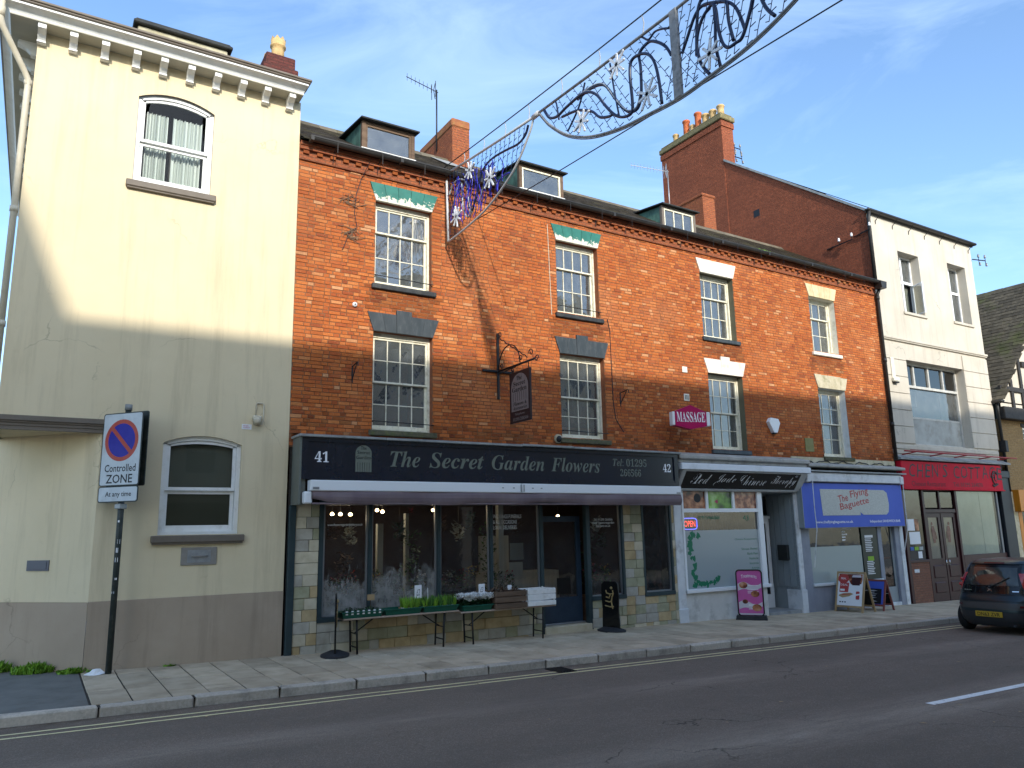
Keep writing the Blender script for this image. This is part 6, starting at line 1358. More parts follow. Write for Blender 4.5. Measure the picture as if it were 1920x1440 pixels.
for x0, x1, z0, z1, lab in ((13.38, 13.55, 5.80, 5.95, 'little blank white plaque, upper of two left of the blind window'), (13.38, 13.56, 5.08, 5.26, 'little white plaque with faded print just above the magenta sign')):
    t = thing('wall_plaque', lab, 'plaque', (x0, 0, z0)); mb = MB(); mb.rbox(x0, x1, -.025, -.005, z0, z1, .008); part('plate', mb, M_['white_stone'], t)
    if z0 < 5.5: mb = MB(); [mb.box(x0+.03+k*.045, x0+.05+k*.045, -.028, -.0251, z0+.03, z1-.03) for k in range(3)]; part('print', mb, M_['slate_paint'], t)
t = thing('pipe_outlet', 'round dark pipe outlet with pale rim left of the second lower window', 'pipe', (9.53, 0, 3.95)); mb = MB(); mb.tube([(9.53, .02, 3.97), (9.53, -.06, 3.95)], .095, 14); part('collar', mb, M_['mossy_stone'], t); mb = MB(); mb.tube([(9.53, -.055, 3.95), (9.53, -.066, 3.948)], .072, 14); part('opening', mb, M_['ink'], t)
t = thing('wall_insulator', 'small white round insulator on the brick left of the windows', 'insulator', (4.86, 0, 6.32)); mb = MB(); mb.tube([(4.86, 0, 6.33), (4.86, -.05, 6.33)], .045, 12); part('disc', mb, M_['upvc'], t); mb = MB(); mb.tube([(4.86, -.05, 6.33), (4.86, -.06, 6.33)], .015, 8); part('bolt', mb, M_['ink'], t)
mb = MB(); mb.tube([(9.42, -.015, 8.9), (9.44, -.015, 8.0), (9.47, -.015, 6.75)], .008, 4); tag(part('wall_cable', mb, M_['cream_pipe']), 'thin pale cable clipped down the brick left of the upper second window', 'cable')
mb = MB(); mb.tube([(11.05, -.03, 6.85), (11.12, -.015, 6.6), (11.13, -.015, 4.9), (11.18, -.015, 4.5), (11.40, -.015, 4.2)], .009, 4); tag(part('wall_cable', mb, M_['wire']), 'thin dark cable running down the brick right of the second windows', 'cable')
mb = MB(); mb.tube([(5.05, -.2, 9.25), (4.95, -.02, 8.95), (4.85, -.015, 8.6), (4.82, -.015, 8.2), (4.88, -.015, 7.9), (4.72, -.015, 7.75), (4.6, -.015, 7.4)], .008, 4); tag(part('wall_cable', mb, M_['wire']), 'dark wire trailing down the brick at the top left of the terrace', 'cable')
# dry climber stems
mb = MB(); random.seed(23)
for cx, cz in ((4.75, 8.45), (4.75, 7.75)):
    for k in range(16):
        a = random.uniform(0, 6.28); l = random.uniform(.05, .22); mb.tube([(cx+random.uniform(-.15, .15), -.02, cz+random.uniform(-.12, .12)), (cx+l*math.cos(a), -.03, cz+l*.8*math.sin(a)), (cx+l*1.5*math.cos(a+.4), -.02, cz+l*math.sin(a+.3))], .006, 4)
tag(part('dry_creeper', mb, M_['old_wood'], kind='stuff'), 'dry brown creeper twigs clinging to the brick at the upper left', 'plant')
# aerials
def aerial(x, y, z0, z1, lab, d, n=8, L_=.95, grid=True, m='wire'):
    t = thing('tv_aerial', lab, 'aerial', (x, y, z0), 'television aerials on the roofs')
    mb = MB(); mb.tube([(x, y, z0), (x, y, z1)], .022, 6); part('mast', mb, M_[m], t)
    mb = MB(); dv = Vector(d).normalized(); sv = Vector((-dv.y, dv.x, 0)); b0 = Vector((x, y, z1-.06)); mb.tube([b0+dv*-.05, b0+dv*L_], .012, 5)
    for k in range(n): p = b0+dv*(L_*(k+1.4)/(n+.6)); h = .11; mb.tube([p-Vector((0, 0, h)), p+Vector((0, 0, h))], .006, 4)
    if grid:
        for k in (-1, 1):
            p = b0+dv*.10; mb.tube([p, p+Vector((0, 0, k*.24))+dv*-.05], .012, 4); mb.tube([p+sv*.1, p+sv*.1+Vector((0, 0, k*.24))], .010, 4); mb.tube([p-sv*.1, p-sv*.1+Vector((0, 0, k*.24))], .010, 4)
    part('boom', mb, M_[m], t)
aerial(8.53, 3.9, 12.3, 14.15, 'dark television aerial on a mast beside the left chimney', (-1, -.12, .10), 7, .98)
aerial(18.15, 4.9, 12.6, 14.55, 'pale television aerial on a thin mast beside the tall brick gable', (-1, .25, .04), 11, 1.45, m='alu')
# telephone insulator brackets
def insul(x, y, z, d, n, lab, up=True):
    t = thing('insulator_bracket', lab, 'bracket', (x, y, z), 'old telephone insulator brackets'); mb = MB(); dv = Vector(d); p0 = Vector((x, y, z)); mb.tube([p0, p0+dv], .022, 5)
    q = MB()
    for k in range(n):
        p = p0+dv*((k+1)/n); mb.tube([p+Vector((0, 0, -.16 if up else -.02)), p+Vector((0, 0, .12))], .012, 4)
        q.lathe((p.x, p.y, p.z+.10), [(.02, 0), (.045, .02), (.03, .07), (.04, .09), (.015, .13)], 8)
        if up: q.lathe((p.x+.05, p.y, p.z-.2), [(.02, 0), (.045, .02), (.03, .07), (.04, .09), (.015, .13)], 8)
    part('arm', mb, M_['black_iron'], t); part('insulators', q, M_['upvc' if not up else 'galv'], t)
insul(22.62, 5.9, 17.15, (.55, -.1, -.06), 2, 'upper iron insulator bracket on the big chimney'); insul(22.62, 5.9, 16.75, (.60, -.1, -.06), 2, 'lower iron insulator bracket on the big chimney')
insul(28.12, -.05, 11.35, (.60, -.15, 0), 2, 'iron bracket with four insulators at the right corner of the white house')
insul(21.93, 1.5, 11.10, (-.10, -1.0, .0), 2, 'iron bar with two white insulators on the brick side wall', False); insul(21.93, .5, 11.2, (-.05, -.62, .05), 1, 'iron bracket with one insulator at the top left corner of the white house', False)

# ---------------------------------------------------------------- Christmas lights across the street
XG = 6.8
def gp(u, z, dx=0.0): return (XG+dx, -u, z)
def smooth(P, n=5):
    out_ = []
    for i in range(len(P)-1):
        p0, p1, p2, p3 = P[max(i-1, 0)], P[i], P[i+1], P[min(i+2, len(P)-1)]
        for k in range(n):
            t = k/n; out_.append(tuple(.5*((2*p1[j])+(-p0[j]+p2[j])*t+(2*p0[j]-5*p1[j]+4*p2[j]-p3[j])*t*t+(-p0[j]+3*p1[j]-3*p2[j]+p3[j])*t**3) for j in (0, 1)))
    return out_+[P[-1]]
def flake(parent, u, z, r, rot=0.0):
    mb = MB()
    for k in range(4):
        a = rot+math.pi*k/4; l = r*(1.0 if k % 2 == 0 else .8); c, s = math.cos(a), math.sin(a)
        mb.mesh([gp(u+q*l*c-w*.018*s, z+q*l*s+w*.018*c, d) for d in (-.045, -.025) for q, w in ((-1, -1), (1, -1), (1, 1), (-1, 1))], [(0, 1, 2, 3), (7, 6, 5, 4), (0, 1, 5, 4), (1, 2, 6, 5), (2, 3, 7, 6), (3, 0, 4, 7)])
        for q in (-1, 1): mb.lathe(gp(u+q*l*c, z+q*l*s-.012, -.035), [(.014, 0), (.02, .012), (.014, .024)], 8)
    return part('snowflake', mb, M_['snow_white'], parent)
def strands(mb, top, bot, us, lean, seed):
    """wires with little bulbs hung between the rail and the lower hoop"""
    random.seed(seed)
    def at(P, u):
        for (a, b), (c, d) in zip(P, P[1:]):
            if min(a, c) <= u <= max(a, c): return b+(d-b)*(u-a)/(c-a) if c != a else b
        return None
    for u in us:
        zt = at(top, u); 
        if zt is None: continue
        pts = []; k = 0; z = zt; x = u
        while k < 30:
            pts.append((x, z)); x += lean*.11+random.uniform(-.012, .012); z -= .10; k += 1
            zb = at(bot, x)
            if zb is None or z < zb: break
        if len(pts) < 2: continue
        mb.tube([gp(a, b) for a, b in pts], .005, 4)
        for i, (a, b) in enumerate(pts[1:]):
            s = 1 if i % 2 else -1; mb.tube([gp(a, b), gp(a+s*.07+.02, b+.02)], .006, 4)
top1 = [(.10, 9.47), (1.2, 9.33), (2.4, 9.19), (3.48, 9.08)]; bot1 = smooth([(.17, 7.92), (1.0, 7.95), (1.81, 8.04), (2.55, 8.28), (2.97, 8.52), (3.34, 8.88), (3.46, 9.09)])
g1 = thing('light_panel', 'wing shaped Christmas light panel nearest the brick wall with blue rope lights', 'light decoration', (XG, -1.5, 8), 'Christmas light panels strung across the street')
mb = MB(); mb.tube([gp(*p) for p in top1], .024, 8); mb.tube([gp(.10, 9.47), gp(.17, 7.92)], .026, 8); mb.tube([gp(*p) for p in bot1], .02, 8); mb.tube([gp(3.44, 9.08), gp(3.62, 9.08)], .045, 8); part('frame', mb, M_['frame_white'], g1)
L1 = [(0.18, 8.96), (0.32, 9.11), (0.55, 9.14), (0.77, 9.06), (0.94, 8.92), (1.02, 8.58), (1.09, 8.23)]
L2 = [(0.43, 8.34), (0.41, 8.72), (0.55, 8.93), (0.7, 9.01), (0.76, 8.9), (0.78, 8.57), (0.86, 8.3), (1.01, 8.16), (1.18, 8.22), (1.39, 8.54), (1.55, 8.82), (1.75, 8.95), (2.06, 8.97), (2.5, 8.91), (2.91, 8.84), (3.15, 8.9), (3.25, 9.04)]
L3 = [(1.42, 8.25), (1.62, 8.54), (1.79, 8.78), (1.98, 8.9)]; L4 = [(2.15, 8.23), (2.19, 8.39), (2.37, 8.45), (2.59, 8.42)]
for nm, P, m, r in (('rope_light', L1, 'rope_clear', .017), ('rope_light', L2[:9], 'rope_clear', .017), ('rope_light', L2[8:], 'rope_dark', .022), ('rope_light', L3, 'rope_clear', .015), ('rope_light', L4, 'rope_blue', .016)):
    mb = MB(); mb.tube([gp(*p, .02) for p in smooth(P)], r, 6); part(nm, mb, M_[m], g1)
mb = MB(); random.seed(29)
for k in range(26):
    P = [(random.uniform(.15, .5)+.075*k, 9.25-.012*k+random.uniform(-.12, .0))]
    for q in range(5): P.append((P[-1][0]+random.uniform(-.12, .14), P[-1][1]-random.uniform(.10, .26)))
    P = [p for p in P if p[1] > 8.0+max(0, (p[0]-1.6))*.4 and p[0] < 2.8]
    if len(P) > 1: mb.tube([gp(*p, .01) for p in smooth(P, 3)], .0085, 5)
part('blue_cable', mb, M_['rope_blue'], g1)
mb = MB(); strands(mb, top1, bot1, [.3+.17*k for k in range(18)], -.25, 5); part('bulb_strings', mb, M_['rope_dark'], g1, kind='stuff')
for (u, z), r in zip(((1.18, 9.07), (1.97, 8.57), (0.6, 8.31)), (.2, .23, .23)): flake(g1, u, z, r, .3*u)
top2 = [(3.62, 9.08), (5.2, 8.98), (6.87, 8.90), (8.5, 8.88), (10.3, 8.90)]
bot2 = smooth([(3.62, 9.08), (3.72, 8.95), (3.96, 8.67), (4.43, 8.27), (5.02, 7.96), (5.7, 7.76), (6.32, 7.67), (6.92, 7.6), (7.41, 7.61), (8.12, 7.66), (8.78, 7.82), (9.4, 8.1), (9.9, 8.5), (10.3, 8.90)])
g2 = thing('light_panel', 'big bowl shaped Christmas light panel with a taped centre post hanging over the road', 'light decoration', (XG, -7, 7.6), 'Christmas light panels strung across the street')
mb = MB(); mb.tube([gp(*p) for p in top2], .022, 8); mb.tube([gp(*p) for p in bot2], .02, 8); mb.tube([gp(p[0], p[1]-.035) for p in bot2], .011, 5); mb.rbox(XG-.03, XG+.03, -6.98, -6.84, 7.60, 8.92, .01); part('frame', mb, mat('frame_grey', (0.20, 0.20, 0.20), (0.30, 0.30, 0.30), 12, .5, dirt=(.06, .06, .06), dscale=9, damt=.7), g2)
T = [[(3.78, 9.04), (3.93, 8.83), (4.15, 8.74), (4.42, 8.77), (4.82, 8.78), (5.04, 8.7), (5.21, 8.56), (5.4, 8.28), (5.59, 8.04), (5.78, 7.9), (5.97, 7.87), (6.0, 8.04), (5.98, 8.47), (6.03, 8.67), (6.22, 8.66), (6.39, 8.55), (6.5, 8.35), (6.56, 8.05), (6.59, 7.69)],
 [(4.7, 8.76), (5.0, 8.77), (5.26, 8.71), (5.42, 8.59), (5.61, 8.29), (5.76, 8.07), (5.91, 7.92), (6.08, 7.89), (6.17, 8.06), (6.19, 8.46), (6.18, 8.7), (6.38, 8.76), (6.55, 8.66), (6.71, 8.49), (6.8, 8.31)],
 [(4.29, 8.66), (4.65, 8.58), (4.87, 8.48), (5.09, 8.34), (5.25, 8.17), (5.46, 8.07), (5.56, 8.06)],
 [(7.0, 8.21), (7.12, 8.39), (7.27, 8.6), (7.41, 8.66), (7.6, 8.58), (7.81, 8.45), (7.95, 8.26), (8.05, 7.91)],
 [(7.47, 7.63), (7.33, 7.88), (7.29, 8.19), (7.39, 8.44), (7.57, 8.55), (7.64, 8.46), (7.66, 8.16), (7.71, 7.93), (7.79, 7.82), (7.91, 7.81), (8.02, 7.83), (8.16, 8.08), (8.22, 8.23), (8.4, 8.6), (8.7, 8.7), (9.0, 8.4)],
 [(7.25, 8.04), (7.3, 8.49), (7.39, 8.75), (7.7, 8.85)], [(7.83, 8.42), (7.83, 8.16), (7.88, 7.86)], [(7.63, 7.65), (7.58, 7.97), (7.6, 8.3), (7.6, 8.55)], [(8.05, 8.7), (8.25, 8.4), (8.38, 8.0), (8.5, 7.8)],
 [(6.12, 8.97), (6.24, 8.93), (6.38, 8.8), (6.51, 8.84), (6.65, 8.8), (6.8, 8.72)], [(4.2, 8.66), (4.15, 8.95), (4.12, 9.02)], [(4.9, 8.95), (4.72, 8.62), (4.4, 8.35)], [(5.55, 8.9), (5.62, 8.4), (5.70, 7.95)]]
for i, P in enumerate(T): mb = MB(); mb.tube([gp(*p, .02*(i % 2)) for p in smooth(P)], .023 if i < 9 else .016, 6); part('rope_light', mb, M_['rope_dark'], g2)
for P in (T[0][:8], T[1][:9]): mb = MB(); mb.tube([gp(p[0], p[1]+.022, .0) for p in smooth(P)], .009, 4); part('rope_sheath', mb, M_['rope_clear'], g2)
mb = MB(); strands(mb, top2, bot2, [3.8+.2*k for k in range(15)], .55, 8); strands(mb, top2, bot2, [7.1+.17*k for k in range(16)], -.3, 9); part('bulb_strings', mb, M_['rope_dark'], g2, kind='stuff')
for (u, z), r in zip(((5.74, 8.76), (6.35, 7.95), (4.84, 8.3), (7.52, 7.88)), (.21, .22, .21, .20)): flake(g2, u, z, r, .4*u)
def cable(P, r, lab):
    mb = MB(); mb.tube(P, r, 5); tag(part('span_cable', mb, M_['wire']), lab, 'cable')
cable([gp(u, 9.66-.085*u+.0028*u*u) for u in [k*.8 for k in range(-0, 19)]], .011, 'upper black cable carrying the Christmas lights across the street')
cable([(7.6, .95, 8.72), (7.6, -3.08, 8.44), (7.6, -8.84, 8.09), (7.6, -15, 7.9)], .010, 'lower black cable crossing under the Christmas lights')
for u in (.9, 1.7, 2.5, 3.3, 4.3, 5.3, 6.3, 7.4): mb = MB(); z0 = 9.66-.085*u+.0028*u*u; z1 = 9.47-.115*u if u < 3.5 else 9.08-.045*(u-3.5); mb.tube([gp(u, z0), gp(u+.03, (z0+z1)/2), gp(u, z1)], .008, 4); part('cable_hanger', mb, M_['rope_clear'], g1 if u < 3.5 else g2)

# ---------------------------------------------------------------- parking sign
ps = thing('parking_sign', 'controlled zone no waiting sign on a leaning dark post by the cream house', 'sign', (1.09, -.34, gz(1.1)))
mb = MB(); mb.tube([(1.09, -.34, -.0), (1.09, -.34, 3.98)], .045, 12); part('post', mb, M_['green_post'], ps)
mb = MB(); mb.tube([(1.09, -.34, 3.98), (1.09, -.34, 4.07)], .055, 12); part('post_cap', mb, M_['grey_lead'], ps)
PM = Matrix.Translation((1.09, -.34, 0)) @ Matrix.Rotation(R(-50), 4, 'Z')        # plate runs along local x
def plate(mb): mb.xform(PM); return mb
def rrect(x0, x1, z0, z1, r, n=5):
    P = []
    for cx, cz, a0 in ((x1-r, z0+r, -90), (x1-r, z1-r, 0), (x0+r, z1-r, 90), (x0+r, z0+r, 180)): P += [(cx+r*math.cos(R(a0+90*k/n)), cz+r*math.sin(R(a0+90*k/n))) for k in range(n+1)]
    return P
mb = MB(); mb.prism(rrect(-.385, .385, 2.80, 3.93, .04), 'y', -.085, -.075); mb.prism(rrect(-.385, .385, 2.55, 2.795, .04), 'y', -.085, -.075); part('sign_back', plate(mb), M_['green_post'], ps)
mb = MB(); mb.prism(rrect(-.368, .368, 2.815, 3.915, .03), 'y', -.0875, -.0852); mb.prism(rrect(-.368, .368, 2.567, 2.780, .03), 'y', -.0875, -.0852); part('sign_face', plate(mb), M_['sign_white'], ps)
cz, n = 3.50, 36
mb = MB(); rr_, ri = .325, .262
for k in range(n):
    a, b = 2*math.pi*k/n, 2*math.pi*(k+1)/n; mb.face([(rr_*math.cos(a), -.0885, cz+rr_*math.sin(a)), (rr_*math.cos(b), -.0885, cz+rr_*math.sin(b)), (ri*math.cos(b), -.0885, cz+ri*math.sin(b)), (ri*math.cos(a), -.0885, cz+ri*math.sin(a))])
c, s = math.cos(R(-45)), math.sin(R(-45))
mb.face([(u*c-v*s, -.0895, cz+u*s+v*c) for u, v in ((-.265, -.032), (.265, -.032), (.265, .032), (-.265, .032))]); part('red_ring', plate(mb), M_['sign_red'], ps)
mb = MB(); mb.face([(ri*math.cos(2*math.pi*k/n), -.0882, cz+ri*math.sin(2*math.pi*k/n)) for k in range(n)]); part('blue_disc', plate(mb), M_['sign_blue'], ps)
for s_, x, z, w, h in (('Controlled', -.29, 3.015, .60, .115), ('ZONE', -.25, 2.84, .51, .135), ('At any time', -.24, 2.615, .50, .10)):
    q = txt(s_, w, h, off=.012); q.xform(PM @ front(x, -.0888, z)); part('lettering', q, M_['ink'], ps)
mb = MB(); mb.rbox(-.06, .06, -.075, .06, 2.45, 2.53, .01); mb.rbox(-.06, .06, -.075, .06, 3.2, 3.25, .01); part('clamp', plate(mb), M_['galv'], ps)
mb = MB(); mb.prism(rrect(-.385, .36, 2.80, 3.96, .03), 'y', .050, .066); mb.xform(PM); part('second_sign', mb, M_['green_post'], ps)
mb = MB(); random.seed(41)
for z in (2.25, 1.93, 1.80, 1.66, 1.40, 1.20): a = R(-110+random.uniform(-25, 25)); r = .0462; w = random.uniform(.2, .5); h = random.uniform(.02, .09); mb.face([(1.09+r*math.cos(a-w), -.34+r*math.sin(a-w), z), (1.09+r*math.cos(a+w), -.34+r*math.sin(a+w), z), (1.09+r*math.cos(a+w), -.34+r*math.sin(a+w), z+h), (1.09+r*math.cos(a-w), -.34+r*math.sin(a-w), z+h)])
part('stickers', mb, M_['card'], ps)
t = thing('paper_litter', 'crumpled white paper lying at the foot of the sign post', 'litter', (.93, -.3, gz(.93)))
mb = MB(); random.seed(12); n = 10
pts = [[(.94+(.16-.05*j)*math.cos(2*math.pi*k/n)*random.uniform(.75, 1.15), -.31+(.075-.02*j)*math.sin(2*math.pi*k/n)*random.uniform(.7, 1.2), gz(.93)+.004+.035*j+random.uniform(-.004, .012)) for k in range(n)] for j in range(3)]
for j in range(2):
    for k in range(n): mb.face([pts[j][k], pts[j][(k+1) % n], pts[j+1][(k+1) % n], pts[j+1][k]])
mb.face(pts[2]); part('paper', mb, M_['card'], t)
# weeds along the wall foot
def weed(x, y, r, h, lab, n, seed):
    t = thing('weed_clump', lab, 'plant', (x, y, gz(x)), 'weeds along the foot of the cream house'); mb = MB(); random.seed(seed)
    for k in range(n):
        a = random.uniform(0, 6.28); d = r*random.random()**.7; bx, by = x+d*math.cos(a), y+d*.55*math.sin(a); hh = h*random.uniform(.4, 1)*(1-.5*d/r); lx, ly = random.uniform(-.07, .07), random.uniform(-.07, .04); w = random.uniform(.008, .016); b = random.uniform(0, 3.1)
        mb.face([(bx-w*math.cos(b), by-w*math.sin(b), gz(bx)), (bx+w*math.cos(b), by+w*math.sin(b), gz(bx)), (bx+lx*.5+w*1.2*math.cos(b), by+ly*.5+w*1.2*math.sin(b), gz(bx)+hh*.7), (bx+lx, by+ly, gz(bx)+hh), (bx+lx*.5-w*1.2*math.cos(b), by+ly*.5-w*1.2*math.sin(b), gz(bx)+hh*.7)])
    part('leaves', mb, M_['bright_leaf'], t)
weed(-.36, .75, .22, .24, 'tall bright green weed clump at the far left edge by the wall', 260, 1); weed(.16, .40, .30, .20, 'broad bright green weed clump at the wall left of the sign post', 380, 2); weed(.68, .05, .24, .12, 'low ragged weed clump just left of the sign post foot', 200, 3)
weed(1.95, -.06, .10, .05, 'tiny weed tuft in the crack below the cream wall', 40, 4)

# ---------------------------------------------------------------- flower stall on the pavement
def trestle(x0, x1, lab):
    z = gz((x0+x1)/2); t = thing('trestle_table', lab, 'table', ((x0+x1)/2, -.33, z), 'folding trestle tables under the shop window'); H = z+.615
    mb = MB(); mb.rbox(x0, x1, -.56, -.10, H-.03, H, .006); part('table_top', mb, M_['table_wood'], t)
    for xx in (x0+.28, x1-.30):
        s = 1 if xx > (x0+x1)/2 else -1
        for y in (-.50, -.16): lg = MB(); lg.tube([(xx+s*.02, y, H-.03), (xx, y, gz(xx))], .017, 6); part('leg', lg, M_['black_iron'], t)
        b = MB(); b.tube([(xx, -.50, z+.12), (xx, -.16, z+.12)], .012, 5); b.tube([(xx, -.50, z+.34), (xx, -.16, z+.34)], .010, 5); b.tube([(xx, -.33, z+.34), (xx-s*.38, -.33, H-.03)], .012, 5); part('brace', b, M_['black_iron'], t)
    return H
H1 = trestle(4.58, 6.80, 'left folding trestle table carrying three green plant trays'); H2 = trestle(6.84, 8.98, 'right folding trestle table carrying white flowers and two crates')
def tray(x0, x1, H, lab):
    t = thing('plant_tray', lab, 'tray', ((x0+x1)/2, -.36, H), 'green plastic plant trays on the trestle tables')
    mb = MB(); zt = H+.105; v = lambda e, z: [(x0+e, -.57+e, z), (x1-e, -.57+e, z), (x1-e, -.16-e, z), (x0+e, -.16-e, z)]
    A, B, C_, D = v(.03, H), v(0, zt), v(.014, zt), v(.04, H+.012)
    mb.mesh(A+B+C_+D, [(0, 1, 5, 4), (1, 2, 6, 5), (2, 3, 7, 6), (3, 0, 4, 7), (4, 5, 9, 8), (5, 6, 10, 9), (6, 7, 11, 10), (7, 4, 8, 11), (8, 9, 13, 12), (9, 10, 14, 13), (10, 11, 15, 14), (11, 8, 12, 15), (12, 13, 14, 15), (3, 2, 1, 0)])
    mb.rbox(x0-.012, x1+.012, -.582, -.565, zt-.02, zt, .004); part('tray_body', mb, M_['plastic_green'], t)
    s = MB(); s.box(x0+.03, x1-.03, -.54, -.19, H+.012, H+.06); part('soil', s, M_['soil'], t); return t
tA = tray(4.56, 5.30, H1, 'left green tray of low dark seedlings with pale labels')
random.seed(61)
for i in range(7):
    for j in range(3):
        x, y = 4.64+i*.098, -.50+j*.12; mb = foliage(MB(), (x, y, H1+.07), .05, 16, .07, .035, 100+i*5+j); part('seedling', mb, M_['leaf_dark'], tA)
    p = MB(); p.box(4.62+i*.1, 4.66+i*.1, -.565, -.56, H1+.06, H1+.125); part('pot_rim', p, M_['card'], tA)
tB = tray(5.34, 6.04, H1, 'middle green tray half empty with yellow green shoots at its right')
tC = tray(6.08, 6.78, H1, 'right green tray of upright green bulb shoots on the left table')
def shoots(x, y, H, t, h, seed, m='bright_leaf'):
    random.seed(seed); mb = MB()
    p = MB(); p.lathe((x, y, H+.02), [(.03, 0), (.045, .08)], 8); part('pot', p, M_['card' if seed % 2 else 'kraft'], t)
    for k in range(16):
        a = random.uniform(0, 6.28); l = random.uniform(.01, .05); w = random.uniform(.007, .012); hh = h*random.uniform(.6, 1.1); bx, by = x+.025*math.cos(a), y+.025*math.sin(a); b = random.uniform(0, 3.14)
        mb.face([(bx-w*math.cos(b), by-w*math.sin(b), H+.09), (bx+w*math.cos(b), by+w*math.sin(b), H+.09), (bx+l*math.cos(a)+w*math.cos(b), by+l*math.sin(a)+w*math.sin(b), H+.09+hh*.7), (bx+l*1.5*math.cos(a), by+l*1.5*math.sin(a), H+.09+hh), (bx+l*math.cos(a)-w*math.cos(b), by+l*math.sin(a)-w*math.sin(b), H+.09+hh*.7)])
    part('green_shoots', mb, M_[m], t)
for i in range(3):
    for j in range(3): shoots(5.76+i*.105, -.50+j*.12, H1, tB, .20, 200+i*3+j)
for i in range(7):
    for j in range(3): shoots(6.14+i*.098, -.50+j*.12, H1, tC, .19, 300+i*3+j, 'leaf' if (i+j) % 2 else 'bright_leaf')
tD = tray(6.88, 7.52, H2, 'green tray of white cyclamen flowers on the right table')
random.seed(71)
for i in range(5):
    for j in range(2):
        x, y = 6.96+i*.125, -.47+j*.2; mb = foliage(MB(), (x, y, H2+.05), .09, 40, .12, .07, 400+i*2+j); part('cyclamen_leaves', mb, M_['leaf_dark'], tD)
        mb = MB()
        for k in range(15):
            cx, cy, cz_ = x+random.uniform(-.085, .085), y+random.uniform(-.10, .08), H2+random.uniform(.17, .28)
            for q in range(5): a = q*1.257+random.uniform(-.3, .3); w = .022; mb.face([(cx, cy, cz_), (cx+.035*math.cos(a)-w*math.sin(a), cy+.035*math.sin(a)+w*math.cos(a), cz_+.022), (cx+.045*math.cos(a), cy+.045*math.sin(a), cz_+.045), (cx+.035*math.cos(a)+w*math.sin(a), cy+.035*math.sin(a)-w*math.cos(a), cz_+.022)])
        part('white_flowers', mb, M_['petal_white'], tD)
def crate(x0, x1, H, m, lab, fill):
    t = thing('wooden_crate', lab, 'crate', ((x0+x1)/2, -.34, H), 'wooden crates on the trestle table'); y0, y1, h = -.59, -.12, .335
    random.seed(int(x0*100))
    for k in range(3):
        z0 = H+.004+k*.112; e = random.uniform(-.006, .006)
        for a, b, c, d in ((x0, x1, y0, y0+.014), (x0, x1, y1-.014, y1), (x0, x0+.014, y0+.015, y1-.015), (x1-.014, x1, y0+.015, y1-.015)):
            s = MB(); s.rbox(a, b, c, d, z0, z0+.090+e, .003); s.v = [(x, y, z+random.uniform(-.004, .004)) for x, y, z in s.v]; part('slat', s, M_[m], t)
    for a in (x0+.016, x1-.042):
        for c in (y0+.016, y1-.042): s = MB(); s.box(a, a+.026, c, c+.026, H+.003, H+h); part('corner_post', s, M_[m], t)
    s = MB(); s.box(x0+.014, x1-.014, y0+.014, y1-.014, H+.002, H+.02); part('base', s, M_[m], t)
    if fill: f = foliage(MB(), ((x0+x1)/2, -.35, H+.25), .30, 160, .10, .06, 6); part('dried_moss', f, M_['old_wood'], t); s = MB(); s.box(x0+.38, x0+.47, -.42, -.41, H+.33, H+.42); part('price_tag', s, M_['card'], t)
crate(7.56, 8.27, H2, 'old_wood', 'dark weathered wooden crate of dry moss on the right table', True); crate(8.30, 8.96, H2, 'white_wood', 'white painted slatted crate at the right end of the table', False)
def card(x, y, z, w, h, rot, lab, m='card', txt_=None, stick=True):
    t = thing('price_card', lab, 'card', (x, y, z), 'price cards stuck among the plants', R(rot)); mb = MB(); mb.rbox(-w/2, w/2, -.003, .003, 0, h, .001); part('card', mb, M_[m], t, local=True)
    if stick: mb = MB(); mb.tube([(0, .006, -.14), (0, .006, h*.6)], .005, 4); part('stick', mb, M_['old_wood'], t, local=True)
    if txt_: q = txt(txt_, w*.5, h*.5, shear=.2); q.xform(front(-w*.25, -.0045, h*.2)); part('lettering', q, M_['ink'], t, local=True)
card(6.03, -.42, H1+.25, .15, .23, 8, 'large white price card standing in the middle tray', txt_='£2'); card(6.22, -.42, H1+.22, .12, .20, 70, 'narrow slanted white price card between the green shoots'); card(7.38, -.38, H2+.28, .14, .19, 4, 'white price card standing above the white cyclamen', txt_='£3'); card(5.17, -.30, H1+.26, .14, .10, 3, 'small tan price card standing behind the seedling tray', 'kraft')
